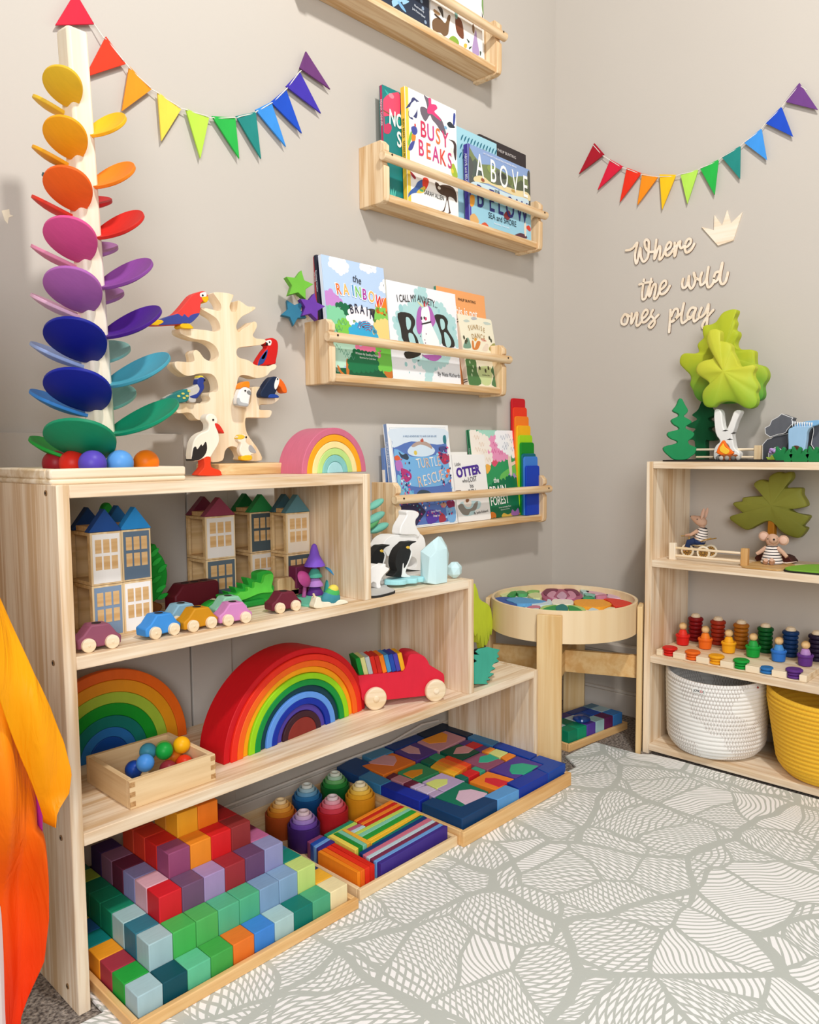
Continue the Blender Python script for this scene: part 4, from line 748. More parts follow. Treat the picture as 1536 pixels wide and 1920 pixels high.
# --- second ledge
r = book('teal book with a pink chameleon, leftmost on the second ledge', -.8062, -.046, B2, .03, .2, .27, .012, '#17807f', '#b82c5c')
leaf = []
for k in range(9): x = .006+.004*k; leaf.append(([(x, .262-.012*(k % 3)), (x+.022, .25-.016*(k % 4)), (x+.018, .243-.016*(k % 4))], '#2fb0a2'))
for k in range(5): leaf.append(([(.004+.006*k, .012), (.008+.007*k, .03+.004*(k % 2)), (.009+.006*k, .012)], '#58c0b0'))
art('cover_art', r, leaf+[('ns_cham', '#e44a6c'), ('ns_tail', '#c73d62'), ([(-.013+.014, .21), (.05, .205), (.05, .202), (.002, .207)], '#7a5a3a'), (ell(.03, .252, .009, .006), '#f08a9a')])
text('title_lettering', [('NO', .05, .043, .197, -.06, .62, '#f7f5f0', .02), ('S', .052, .052, .152, 0, .7, '#f7f5f0', .02)], r)
spinetext(r, 'PENNY TANNER', .205, .0085, '#f2d8de', .012)
r = book('light blue patterned book behind the violet-spined sea book on second ledge', -.5324, -.046, B2, .03, .178, .252, .011, '#a7d8e6', '#8cc6da')
art('cover_art', r, [([(x, z), (x+.004, z+.012), (x+.012, z+.018), (x+.006, z+.006)], '#1f6f86') for x, z in [(.01+.0135*(k % 12)+.004*(k//12), .17+.024*(k//12)) for k in range(36)]]+[(ell(.118, .205, .015, .015), '#9a7a4a'), (ell(.118, .203, .010, .010), '#4a3a2a')])
r = book('black book peeking out at the right behind the violet-spined sea book', -.4149, -.030, B2, .02, .222, .267, .011, '#30282a', '#241e20')
text('author_lettering', [('PHILIP BUNTING', .0115, .125, .244, 0, 1.05, '#cfc7c4')], r); art('cover_art', r, [([(.1, .215), (.107, .228), (.113, .215)], '#7fc2c8'), (ell(.13, .216, .012, .005), '#7fc2c8')])
r = book('white picture book covered in painted birds, with a yellow spine', -.7477, -.065, B2, .03, .194, .2795, .015, '#faf9f6', '#f0c63c', '#f0c63c')
art('cover_art', r, [(rectp(.0005, .0005, .0115, .279), '#f6d24c', 0), ('bb_peng', '#3d4272'), ('bb_pengb', '#eef0f2'), ('bb_gal1', '#6f6470'), ('bb_gal2', '#e8407c'), ('bb_wren1', '#35479a'), ('bb_wren2', '#2c3440'), (ell(.150, .222, .006, .004), '#7fb3d8'), ('bb_lor2', '#7dbb4a'), ('bb_lor3', '#f08a2c'), ('bb_lor4', '#474f9a'), ('bb_lor1', '#4650a0'), (ell(.0335, .195, .003, .004), '#d8433c'),
    ('bb_kook', '#4a3a3a'), (ell(.172, .165, .006, .012), '#efe9df'), ('bb_bud1', '#a9bf3c'), (ell(.173, .118, .005, .006), '#e8d34a'), ('bb_ros2', '#3f63a8'), ('bb_ros1', '#e3402c'), ('bb_ros3', '#e8c94a'), (ell(.05, .040, .008, .003), '#4aa86a'), ('bb_emu', '#4f3a30'), (ell(.118, .062, .006, .004), '#e9e2d8'),
    ([(.012, .078), (.03, .068), (.026, .062), (.013, .07)], '#a8243c')])
def row(word, x0, x1, z0, z1, size, cols, sx=.7, bold=.02):
    n = len(word); return [(ch, size, x0+(x1-x0)*i/(n-1), z0+(z1-z0)*i/(n-1), 0, sx, cols[i % len(cols)], bold) for i, ch in enumerate(word)]
text('title_lettering', row('BUSY', .062, .146, .1905, .1885, .056, ['#d8345c', '#cf3a86', '#ee7a3c', '#d43a70'], .74, .005)+row('BEAKS', .052, .162, .1425, .1395, .056, ['#d83a6c', '#ea6a44', '#cf3a86', '#e04a3c', '#cf3a78'], .68, .005), r)
text('author_lettering', [('SARAH ALLEN', .0155, .097, .0385, 0, .78, '#2e2e2e')], r)
spinetext(r, 'BUSY BEAKS   SARAH ALLEN', .15, .0085, '#4a3a1a', .015)
r = book('sea and shore picture book with violet spine, at right of second ledge', -.5146, -.071, B2, .03, .285, .2045, .016, '#8fa9d6', '#4a3a96', '#4a3a96')
art('cover_art', r, [(rectp(.004, .0005, .2845, .110), '#9ccfe2', 0), (rectp(.0003, .0005, .0075, .204), '#5a4aa8', 0), ('ab_hill', '#7d8a5c', 1), ([(.005, .15), (.03, .172), (.05, .15), (.07, .118), (.02, .115)], '#55605a', 1), ([(.1, .15), (.13, .168), (.16, .15), (.2, .13), (.12, .125)], '#63685e', 1), ([(.2, .14), (.24, .165), (.28, .15), (.283, .12), (.22, .12)], '#566048', 1), ('ab_rock', '#565a58'), ('ab_rock2', '#4e5048'), ('ab_sand', '#ecd9a6'), ('ab_sea', '#cfe6ee'), ('ab_coral1', '#f0a53a'), ('ab_coral2', '#e0b070'), ('ab_coral3', '#d85a34'), ('ab_coral4', '#5a3240'), ('ab_coral5', '#d8402c'), ('ab_oct', '#8a3038'),
    (ell(.255, .03, .006, .022), '#e8ddcb'), (ell(.06, .07, .004, .016), '#3d6f6a'), (ell(.26, .075, .004, .014), '#3d6f6a'), (ell(.15, .155, .02, .008), '#3d4038'), (ell(.06, .122, .008, .005), '#a05a3c'), (ell(.2, .125, .01, .004), '#c9a05a'), (ell(.185, .15, .012, .012), '#6d7a4a'), (ell(.10, .16, .02, .011), '#8fa05a')])
text('title_lettering', [(c, .088, x, z, 0, .58, '#fbfbf8', .004) for c, x, z in (('A', .047, .153), ('B', .106, .153), ('O', .155, .150), ('V', .209, .150), ('E', .258, .147))]
     + [('and', .019, .122, .106, 0, .8, '#4a5a60')]+[(c, .085, x, .072, 0, .62, '#2c2f7c', .006) for c, x in (('B', .045), ('E', .097), ('L', .137), ('O', .182), ('W', .24))]
     + [('SEA and SHORE', .0225, .145, .0325, 0, .86, '#26404c'), ("LIFT THE FLAPS TO SEE NATURE'S WONDERS UNFOLD", .0062, .14, .194, 0, 1.0, '#f1f4fa'), ('Hannah Bailey   Clover Robin', .006, .14, .016, 0, 1, '#f1f4fa')], r)
spinetext(r, 'ABOVE and BELOW', .135, .0105, '#f1f0fa', .016)
# --- third ledge
r = book('thin red book standing behind the navy one on third ledge', -.9991, -.022, B3, .055, .165, .272, .007, '#c4303c', '#cf3440')
spinetext(r, 'LIFETIME', .225, .006, '#f6e4e2', .007)
r = book('navy blue book squeezed between the red book and the blue sky book', -1.0005, -.038, B3, .09, .185, .275, .010, '#1c2038', '#1a1c30')
spinetext(r, 'Emotional Weather', .215, .0062, '#e8e8f0', .010)
r = book('blue sky picture book with rainbow lettering and round coloured trees', -1.0045, -.065, B3, .11, .1985, .272, .012, SKY, '#e6eefc', '#e6eefc')
CL = '#fbfcff'
art('cover_art', r, [('rb_cl1', CL, 3, .007), ('rb_cl2', CL, 3, .007), ('rb_cl3', CL, 3, .007), ('rb_purp', '#c98ad0', 3, .0075), ('rb_dkg', '#0f6a42', 3, .0075), ('rb_or', '#f4801f', 3, .0075), ('rb_g2', '#82cc56', 3, .0075), ('rb_brn', '#4a463a'), ('rb_olv', '#55803c'), ('rb_mint', '#86d2a4', 3, .0075), ('rb_g3', '#7fcc4c', 3, .0075), ('rb_brain', '#fbf6f8', 3, .0075),
    ('rb_yel', '#f8d684', 3, .0075), ('rb_blue', '#35aedb', 3, .0075), ('rb_pale', '#bfe6cf', 3, .0075), ('rb_pink', '#f27aa4', 3, .0075), ('rb_dk2', '#0d5a38'), ('rb_g4', '#74c64c', 3, .0075), ('rb_tr1', '#c8712a'), ('rb_tr2', '#c8712a'), ('rb_tr3', '#c8712a'), ('rb_bush', '#0f7446', 3, .0075)], smooth=4)
sw = MB()
for k in range(5):
    rr = .006+.0055*k; strokes(sw, [[(.127+rr*math.cos(a)*1.25, .108+rr*.9*math.sin(a)) for a in [R(d) for d in range(10+20*k % 90, 175, 25)]]], .0013, -.0012, -.0010, k % 3, 2)
sw.build('brain_swirls', [plain('#b0325c'), plain('#8a3a8a'), plain('#a8325a')], r)
sw = MB()
for cx, cz in ((.03, .105), (.045, .12), (.018, .06), (.045, .05), (.06, .04), (.125, .08), (.15, .08), (.18, .085)):
    strokes(sw, [[(cx-.014, cz), (cx-.009, cz+.009), (cx-.003, cz-.004), (cx+.004, cz+.008), (cx+.010, cz-.004), (cx+.015, cz+.004)]], .0009, -.0012, -.0010, 0, 2)
sw.build('leaf_squiggles', plain('#5d9f86'), r)
RC = ['#ee7430', '#f6b75c', '#3a8cb8', '#7fc65c', '#b03aa0', '#f6b75c', '#dc2f2c']
tx = [.042, .065, .087, .104, .124, .147, .172]; tz = [.1965, .1985, .200, .198, .1955, .193, .185]; ta = [.12, .1, .05, 0, -.03, -.1, -.22]
text('title_lettering', [('RAINBOW'[i], .0385, tx[i]-.0008, tz[i]-.0005, ta[i], .74, '#fdfdff', .05) for i in range(7)], r, -.0013)
o_ = text('title_lettering', [('RAINBOW'[i], .037, tx[i], tz[i], ta[i], .7, RC[i], .016) for i in range(7)]+[(c, .031, x, z, a, .68, '#27283f', .012) for c, x, z, a in (('B', .078, .155, .15), ('R', .094, .158, .05), ('A', .112, .158, 0), ('I', .128, .155, -.05), ('N', .144, .149, -.12))]+[('the', .025, .104, .2285, -.15, .85, '#2a2a34')], r, -.0016)
text('author_lettering', [('Written by Sandhya Menon', .0078, .117, .052, -.02, .9, '#f2f6f2'), ('Illustrated by Carla Dees', .0058, .117, .043, -.02, .9, '#e2ece2')], r, -.0013)
r = book('orange book behind the small cream dinosaur book', -.5815, -.038, B3, .11, .208, .2665, .012, '#f4a868', '#3f8a72')
text('title_lettering', [('This is not', .036, .111, .2065, 0, .72, '#fdf8ee', .012), ('an egg', .036, .110, .171, 0, .75, '#fdf8ee', .012), ('PHILIP BUNTING', .0105, .125, .241, 0, 1.0, '#4a3a2a')], r)
r = book('white picture book with big black B letters and purple haired figure', -.8010, -.060, B3, .085, .262, .2445, .012, '#f5f6fa', '#f0ecdc')
art('cover_art', r, [('ax_w1', '#b4dcdc', 3, .009), ('ax_w2', '#b9dfe0', 3, .009)]+[(ell(x, z, q, q*1.2, 8), '#9fd0d2') for x, z, q in ((.05, .04, .005), (.08, .035, .004), (.22, .17, .006), (.245, .15, .005), (.24, .12, .006), (.03, .15, .007), (.045, .18, .008), (.19, .19, .005), (.16, .035, .004), (.06, .02, .002), (.1, .02, .002))]
    + [([(x, z) for x, z in sm(S(k), 2)], '#fafafc', 0) for k in ()]
    + [('ax_B1', '#2d2926'), ('ax_B1b', '#2d2926'), ('ax_B2', '#2d2926'), ('ax_c1', '#b4dcdc'), ('ax_c2', '#b4dcdc'), ('ax_c3', '#b4dcdc'), ('ax_c4', '#b4dcdc'), ('ax_o1', '#b568b8'), ('ax_h1', '#b568b8'), ('ax_h2', '#b568b8'), ('ax_body', '#fcfcfc'), ('ax_face', '#fcfcfc'), ('ax_neck', '#2a2a2a'), ('ax_lip', '#d8487c'), ('ax_hr1', '#f0dca0'), ('ax_hr2', '#d8303c'), ('ax_hr3', '#e08a9a')]
    + [(ell(.122+.012*math.cos(k*2.3), .09+.008*k-.03, .0016, .002, 6), '#6a3a5a') for k in range(9)] + [(ell(.1185, .163, .0035, .0045, 8), '#44424a'), (ell(.1295, .165, .003, .004, 8), '#44424a')])
text('title_lettering', [('I CALL MY', .026, .068, .206, .13, .62, '#2d2926'), ('ANXIETY...', .026, .146, .2085, -.12, .62, '#2d2926')], r, -.0013)
text('author_lettering', [('By Nate Richards', .0145, .213, .023, 0, .9, '#3a3a3e')], r, -.0013)
spinetext(r, 'I CALL MY ANXIETY BOB   NATE RICHARDS', .12, .0062, '#3a3026', .012)
r = book('small cream dinosaur board book with green plants at the right of third ledge', -.5130, -.065, B3, .2, .151, .201, .016, '#f3ecd2', '#e6d6c4', boardbook=True)
art('cover_art', r, [('su_pond', '#c9d79a'), ('su_l2', '#4e7c46'), ('su_l3', '#4f7a50'), ('su_l1', '#7aa08a'), ('su_l4', '#a3a05a'), ('su_dino', '#d8833c'), ('su_dino2', '#e8d8c4'), ('su_c1', '#c3cfc4'), ('su_c2', '#b9bcc0'), ('su_c3', '#c3cfc4'), ('su_sun', '#e8a440'), ('su_cl', '#e6a795')]
    + [(ell(.02+.006*(k % 3), .03+.012*k, .003, .0045, 7), '#b9d0a4') for k in range(6)]+[(ell(x, z, .004, .006, 6), '#4a4a34') for x, z in ((.012, .135), (.022, .128), (.128, .145), (.134, .138), (.016, .122), (.06, .052), (.085, .046), (.1, .055))]+[(ell(.13, .03+.01*k, .004, .003, 6), '#7fa37a') for k in range(6)])
text('title_lettering', [(c, .020, x, z, a, .74, '#b99a6a') for c, x, z, a in (('S', .040, .164, .25), ('U', .052, .167, .18), ('N', .065, .169, .1), ('R', .078, .170, 0), ('I', .087, .1695, -.05), ('S', .096, .168, -.12), ('E', .107, .165, -.2))]+[(c, .021, x, z, a, .74, '#b99a6a') for c, x, z, a in (('D', .052, .141, .15), ('A', .064, .144, .1), ('N', .077, .145, 0), ('C', .090, .144, -.1), ('E', .102, .141, -.15))]+[('by Andrew Plant', .005, .083, .033, 0, 1, '#6a6a50')], r, -.0013)
MB().bb((-.0008, .001, .011), (.0005, .015, .013)).bb((-.0008, .001, .017), (.0005, .015, .019)).bb((-.0008, .001, .178), (.0005, .015, .180)).bb((-.0008, .001, .185), (.0005, .015, .187)).build('spine_stripes', plain('#2d2a28'), r)
# --- lowest ledge
r = book('blue book half hidden behind the reef book, with white spine label', -.8030, -.040, B4, .06, .18, .205, .012, '#5f7fb8', '#6a84ba')
MB().bb((-.0006, .001, .09), (.0004, .011, .15)).build('spine_label', plain('#eee8e0'), r)
r = book('tall white framed picture book with a blue coral reef scene', -.8005, -.070, B4, .13, .2335, .267, .015, '#f6f6f5', '#7f97c2')
art('cover_art', r, [('tu_in', '#9cb8cc', 0), ([(x*.994+.001, z*.994+.001) for x, z in S('tu_in')], '#f6f6f5', 0), ('tu_pic', '#5a78bc', 0), ('tu_sky', '#dbe8f4'), ('tu_mid', '#79b4e4'), ('tu_rip', '#d5e6f4'), ('tu_boat', '#b79f94'), ('tu_fig', '#c05a48'), ('tu_div', '#39485c'), (ell(.094, .193, .006, .006), '#dfc558'), ('tu_dk', '#3a3456', 0), ('tu_wave', '#7fc0e0'), ('tu_turt', '#3f4f5c'), ('tu_cor1', '#e0633c'), ('tu_cor2', '#b878c0'), ('tu_cor3', '#b83a78'), ('tu_cor4', '#b03a5c'), ('tu_cor5', '#ea6a48'), ('tu_cor6', '#4a5088'), ('tu_top', '#2f7c86'), ('tu_fish', '#8fc0e4'), ('tu_mag', '#8a2c54'), ('tu_red', '#a83a4c'), ('tu_or', '#c89a80'), ('tu_fan', '#7fb2e2'), ('tu_pur', '#5a3fa4')]
    + [(blob(random.uniform(.03, .07), random.uniform(.09, .16), random.uniform(.002, .005)), c) for c in ('#e05a9a', '#5fa8d8', '#2f3a6c', '#d84a6a', '#8a5ac0', '#cfe4f4', '#e46a8a', '#2c2f5c', '#a6d4ec', '#c84a8a')]
    + [(blob(random.uniform(.175, .215), random.uniform(.1, .19), random.uniform(.002, .0055)), c) for c in ('#d83a5a', '#2f5a8a', '#e8633c', '#7a3a8a', '#2c3a6a', '#e0a0b8', '#3a7ab0', '#c83a4a', '#5a2f6a', '#9ad0e8')]
    + [(blob(random.uniform(.02, .22), random.uniform(.02, .08), random.uniform(.0015, .004)), c) for c in ('#e8b0a0', '#7fb8e8', '#b04a8a', '#d8643c', '#5a4ab0', '#e0e8f4', '#2f4a7a', '#6aa8d8', '#8a3a5a', '#f0d0b0', '#3a6ab8', '#c8486a', '#a0cce8', '#5a3a8a')]
    + [(blob(x, z, random.uniform(.0012, .0032), 6, .4), random.choice(('#e85a8a', '#3f6ab0', '#f0a07a', '#243058', '#9ad0f0', '#b8408a', '#f2e6f0', '#6a48b0', '#d8443c', '#2f8aa0'))) for x, z in [(.022+.03*random.random()**1.3+.02*random.random(), .09+.09*random.random()) for k in range(34)]+[(.222-.035*random.random()**1.4, .09+.12*random.random()) for k in range(34)]+[(.03+.185*random.random(), .018+.05*random.random()) for k in range(46)]])
W_ = '#f3dcc8'
text('title_lettering', [(c, .037, x, z, .12, .72, q, -.004) for c, x, z, q in (('T', .100, .164, '#f5f2e8'), ('U', .117, .165, '#f0d2b8'), ('R', .135, .165, '#e8b896'), ('T', .152, .167, '#f5f2e8'), ('L', .167, .168, '#d8e4f0'), ('E', .180, .1685, '#e8c4b0'))]
     + [(c, .041, x, z, .12, .72, q, -.004) for c, x, z, q in (('R', .099, .116, '#eec0a0'), ('E', .118, .119, '#f0e8dc'), ('S', .135, .122, '#e8d8d8'), ('C', .153, .125, W_), ('U', .171, .128, '#eee4dc'), ('E', .188, .132, '#e8cdb8'))]+[('A WILD ADVENTURE TO SAVE OUR SEA LIFE', .0068, .117, .236, .01, .95, '#7f9ab8'), ('Jenny Moore', .0085, .148, .0385, .04, .85, '#f2eef8'), ('Dave Le', .0085, .148, .0265, .04, .85, '#f2eef8')], r, -.0013)
spinetext(r, 'TURTLE RESCUE', .19, .009, '#dfe6f2', .015)
r = book('thin white book peeking out between the reef book and the otter book', -.5665, -.044, B4, .125, .10, .194, .008, '#f4f2ee', '#eae6e0')
r = book('small white board book with purple lettering and a floating otter', -.5536, -.062, B4, .135, .144, .1865, .014, '#f7f5f2', '#ece8e2', boardbook=True)
art('cover_art', r, [('ot_water', '#bfdce0'), ('ot_body', '#8f8a82'), ('ot_face', '#efe6dc'), ('ot_nose', '#8a5a3c'), ('ot_ear', '#8a6a4c')])
text('title_lettering', [('OTTER', .036, .0625, .139, .09, .92, '#4b2a94', .04), ('Little', .0135, .020, .160, .07, .9, '#6a6a6a'), ('who', .0145, .044, .1135, .05, .9, '#5a5a5a'), ('LOST', .0205, .077, .1165, .07, .8, '#4a4a4a'), ('his', .0165, .071, .0985, .05, .9, '#5a5a5a'), ('DEN', .0215, .071, .081, .05, .8, '#4a4a4a'), ('By Jedda Robaard', .0095, .1, .023, .06, .95, '#4a4a4a')], r, -.0013)
r = book('green forest picture book with pink and white brain shaped trees', -.4490, -.046, B4, .13, .2165, .2575, .011, '#3fa06a', '#0f5a3c')
art('cover_art', r, [(rectp(.001, .15, .216, .257), '#4aa886', 0), ('fo_g1', '#2f9a5c'), ('fo_gl', '#6cc05a'), ('fo_lt', '#a8dcc8', 3, .008), ('fo_pu2', '#a88ac8'), ('fo_red', '#e0506c'), ('fo_tr1', '#f0d4c4'), ('fo_tr2', '#f0d4c4'), ('fo_pink', '#ee9ac0', 3, .008), ('fo_cream', '#f8efe4', 3, .008), ('fo_white', '#f8f8fb', 3, .008), ('fo_yel', '#f4b24a'), ('fo_dk', '#16744a', 3, .008), ('fo_or', '#f08a30'), ('fo_ye2', '#f4cc54'), ('fo_pu', '#b478c4'), ('fo_or2', '#f09a3c')])
sw = MB()
for cx, cz, q in ((.03, .235, 0), (.05, .215, 0), (.06, .195, 0), (.03, .2, 0), (.075, .17, 0), (.115, .215, 1), (.105, .195, 1), (.135, .19, 1), (.155, .235, 2), (.18, .24, 2), (.2, .225, 2), (.17, .215, 2), (.2, .2, 2), (.16, .205, 2)):
    strokes(sw, [[(cx-.012, cz), (cx-.008, cz+.007), (cx-.003, cz-.006), (cx+.003, cz+.007), (cx+.008, cz-.005), (cx+.012, cz+.004)]], .0011, -.0012, -.0010, q, 2)
sw.build('brain_squiggles', [plain('#e6cdb6'), plain('#d86aa0'), plain('#b4b8c6')], r)
text('title_lettering', [('the', .022, .101, .109, .05, .9, '#fbfbf6', .01), ('BRAIN', .037, .105, .079, .05, .78, '#fbfbf6', .012), ('FOREST', .036, .108, .049, .05, .72, '#fbfbf6', .012), ('Written by Sandhya Menon', .006, .13, .0295, .05, .9, '#e6f0ea'), ('Illustrated by Carla Dees', .0048, .13, .0225, .05, .9, '#dbe8e0')], r, -.0013)
spinetext(r, 'THE BRAIN FOREST', .18, .0058, '#cfe4d6', .011)
# rainbow boards leaning in a staircase beside the books
PC = [('#c81420', 'tallest dark red'), ('#ea3a1c', 'second tallest red orange'), ('#f4801e', 'orange'), ('#f8b414', 'golden yellow'), ('#a6d818', 'lime green'), ('#0f8a22', 'mid green'), ('#0f6a74', 'teal'), ('#3f80d4', 'sky blue'), ('#1440b8', 'front shortest royal blue')]
for i, (c, l) in enumerate(PC):
    xl, xr, zt = [v*1e-4 for v in SH['planks'][i]]; y = -.0165-.0068*i; w = .0685; h = zt-.6265+.0005
    o = [(0, 0), (w, 0)]+[(w-.008+.008*math.cos(a), h-.008+.008*math.sin(a)) for a in (0, .5, 1.05, 1.57)]+[(.008+.008*math.cos(a), h-.008+.008*math.sin(a)) for a in (1.57, 2.1, 2.6, 3.14)]
    tag(MB().prism(o, 0, .006).build('building_board', paint(c, .4, .05), None, (-.2425-.0006*i, y, .6269), (-.012, 0, 0), bev=.0008), l+' wooden board of the rainbow set leaning on lowest ledge', 'wooden board', 'rainbow building boards on the lowest ledge')
# star blocks hooked on the third ledge
def star(label, x, y, z, r, rot, c, c2):
    pts = [((r if k % 2 == 0 else r*.5)*math.sin(k*PI/5), (r if k % 2 == 0 else r*.5)*math.cos(k*PI/5)) for k in range(10)]
    t = thing('wooden_star', label, 'star', (x, y, z), rot=rot, group='wooden stars at the ledge end')
    MB().prism(pts, 0, .022).build('star_block', paint(c, .55, .14), t, bev=.001)
    return t
g = star('green wooden star, uppermost of the cluster on third ledge end', -1.089, -.060, 1.186, .033, (0, R(10), R(-20)), '#6fb83c', 0)
g = star('purple wooden star, frontmost of the cluster on third ledge end', -1.064, -.072, 1.141, .031, (0, R(12), R(-20)), '#6a3aa0', 0)
g = star('teal blue wooden star partly behind the purple one', -1.092, -.044, 1.130, .030, (0, R(40), R(-30)), '#2a7390', 0)
tag(MB().cyl((-1.040, -.03, 1.121), (-1.085, -.034, 1.175), .0035, n=12).build('wooden_peg', RAW('X')), 'thin raw wooden peg stuck between the star blocks', 'peg')
# ---------------------------------------------------------------- pennant garlands
def garland(keys, wallname, axis, cols, strkey, lab):
    g = 'pennants on the '+wallname
    for i, (k, (c, l)) in enumerate(zip(keys, cols)):
        pts = V(k); cx = sum(p[0] for p in pts)/3; cz = sum(p[1] for p in pts)/3; loc = (cx, -.010, cz) if axis == 'y' else (-.010, -cx, cz)
        o = MB().prism([(x-cx, z-cz) for x, z in pts], -.002, .002).build('pennant', paint(c, .5, .12), None, loc, (0, 0, 0 if axis == 'y' else -PI/2), bev=.0005)
        tag(o, l, 'pennant', g)
    pts = S(strkey); y = -.0135
    P3 = [(x, y+.003*(j % 2), z) if axis == 'y' else (y+.003*(j % 2), -x, z) for j, (x, z) in enumerate(pts)]
    tag(MB().tube(P3, .0011, 6).build('garland_string', plain('#e9e4da', .7)), lab, 'string')
LC = [('#d61f3a', 'crimson pennant above the petal tower top'), ('#ea3b1e', 'red pennant beside the petal tower on left wall'), ('#f5941f', 'orange pennant third from left on left wall'), ('#f4d24e', 'yellow pennant on left wall'), ('#b9e04c', 'lime pennant in the dip of left wall garland'), ('#2db24a', 'green pennant on left wall'), ('#23857e', 'teal pennant on left wall'), ('#3c8fde', 'light blue pennant on left wall'), ('#1f4fc0', 'royal blue pennant on left wall'), ('#4334a8', 'indigo pennant on left wall'), ('#6b3a72', 'purple pennant highest at the right end of left wall garland')]
garland(LPN, 'left wall', 'y', LC, 'lstr', 'pale string of the pennant garland on left wall')
RC_ = [('#a8182a', 'dark red pennant leftmost on right wall'), ('#d81f3c', 'crimson pennant on right wall'), ('#e8331c', 'red orange pennant on right wall'), ('#f58f1c', 'orange pennant on right wall'), ('#fbc21e', 'amber yellow pennant on right wall'), ('#b4e356', 'lime pennant on right wall'), ('#28b248', 'green pennant on right wall'), ('#23867e', 'teal pennant on right wall'), ('#3f93e2', 'light blue pennant on right wall'), ('#1f4cc0', 'royal blue pennant on right wall'), ('#6d3f82', 'purple pennant at the upper right end of right wall garland')]
garland(RPN, 'right wall', 'x', RC_, 'rstr', 'pale string of the pennant garland on right wall')
# ---------------------------------------------------------------- wooden words and crown on the right wall
PLY = wood('#f8ead6', '#ecd6b8', 'X', .8); EDGE = plain('#7a5236', .7)
for k, l in (('w_where', 'cut-out wooden script word Where on right wall'), ('w_the', 'cut-out wooden script word the, left on the middle line'), ('w_wild', 'cut-out wooden script word wild, right on the middle line'), ('w_ones', 'cut-out wooden script word ones, left on the lowest line'), ('w_play', 'cut-out wooden script word play beside the leafy tree top')):
    ps = [[(a*1e-4, b*1e-4) for a, b in s] for s in ST[k]]; cx = sum(p[0] for p in ps[0])/len(ps[0]); cz = sum(p[1] for p in ps[0])/len(ps[0])
    ps = [[(x-cx, z-cz) for x, z in s] for s in ps]
    b = strokes(MB(), ps, .0074, -.0012, .0022, 1); strokes(b, ps, .0071, -.0024, -.0012, 0)
    tag(b.build('wall_word', [PLY, EDGE], None, (-.003, -cx, cz), (0, 0, -PI/2)), l, 'wall lettering', 'wooden script words')
pts = S('crown'); cx = sum(p[0] for p in pts)/9; cz = sum(p[1] for p in pts)/9
tag(MB().prism([(x-cx, z-cz) for x, z in pts], -.002, .003).build('crown_cutout', PLY, None, (-.0032, -cx, cz), (0, 0, -PI/2), bev=.0004), 'pale wooden five-pointed crown cut-out on right wall', 'crown')
# ---------------------------------------------------------------- petal marble tower
tw = thing('marble_tower', 'tall wooden marble tower with rainbow petals on top of the stepped shelf', 'marble run', (-1.612, -.205, ZT))
b = MB(); b.bb((-.1274, -.105, 0), (.086, .105, .008)); b.bb((-.1274, -.105, .008), (.086, -.088, .0225)); b.bb((-.1274, .088, .008), (.086, .105, .0225)); b.bb((-.1274, -.088, .008), (-.110, .088, .0225)); b.bb((.069, -.088, .008), (.086, .088, .0225))
b.build('tray', wood('#f6e8d0', '#d9bf96', 'X', .7), tw, bev=.003)
TILT = R(-2.1)
post = MB().box((0, 0, .338), (.034, .034, .676)).build('post', wood('#f9ecd8', '#eddcc0', 'Z', .5), tw, (0, 0, .008), (0, TILT, R(6)), bev=.005)
def petal(name, col, zb, az, L, W, elev, roll):
    """round concave petal, root at the post"""
    n = 40; out = []
    for k in range(n):
        a = 2*PI*k/n; u = math.cos(a); v = math.sin(a)
        x = L*(.5+.5*u); wv = W*.5*v*(1-.30*(1-(.5+.5*u))**1.5)
        out.append((x, wv))
    bm = MB(); rings = []; SC_ = (1, .93, .7, .4, .12); bowl = .10*L
    def ringset(dz):
        rs = []
        for s in SC_: rs.append([bm.bm.verts.new((L*.5+(x-L*.5)*s, y*s, dz-bowl*(1-s*s))) for x, y in out])
        return rs
    T_ = ringset(.0026); B_ = ringset(-.0026)
    for rs, fl in ((T_, 0), (B_, 1)):
        for a, c in zip(rs, rs[1:]):
            for k in range(n): bm.bm.faces.new((a[k], a[(k+1) % n], c[(k+1) % n], c[k]))
        bm.bm.faces.new(rs[-1])
    for k in range(n): bm.bm.faces.new((T_[0][k], T_[0][(k+1) % n], B_[0][(k+1) % n], B_[0][k]))
    M = Matrix.Rotation(R(az), 4, 'Z') @ Matrix.Translation((.012, 0, 0)) @ Matrix.Rotation(-R(elev), 4, 'Y') @ Matrix.Rotation(R(roll), 4, 'X')
    bm.xf(M)
    ax = -math.tan(-TILT)*(zb-.008)
    return bm.build(name, paint(col, .5, .08), tw, (ax, 0, zb), bev=.0008, ang=50)
FR = ['#e0b32c', '#f0a21c', '#f06420', '#d4508a', '#a860a8', '#131c86', '#121f8c', '#12845c']
LF = ['#ecbf34', '#f2ac22', '#e03c2a', '#e08aa8', '#e8b8d2', '#9fb4e4', '#3f8ad8', '#23a03c']
RG = ['#f2b824', '#f08420', '#cf2a22', '#8a4a9a', '#4a1f86', '#4a9fb4', '#14906a']
BK = ['#1f5a60', '#c8262c', '#b078b4', '#a870ac', '#8cc0b8', '#86bfb6']
for i in range(8):
    f = i/7; zf = 1.352-.0763*i-ZT-.003; L = .058+.050*f
    petal('petal', FR[i], zf, -142, L*1.06, L*1.06, 40-9*f, 6)
    petal('petal', LF[i], zf-.008, 136, L*1.0, L*.95, 27-3*f, -3)
for i in range(7):
    f = i/6; zf = 1.310-.0763*i-ZT+.004; L = .064+.052*f
    petal('petal', RG[i], zf, -36, L*1.04, L*1.0, 29-5*f, 43-21*f)
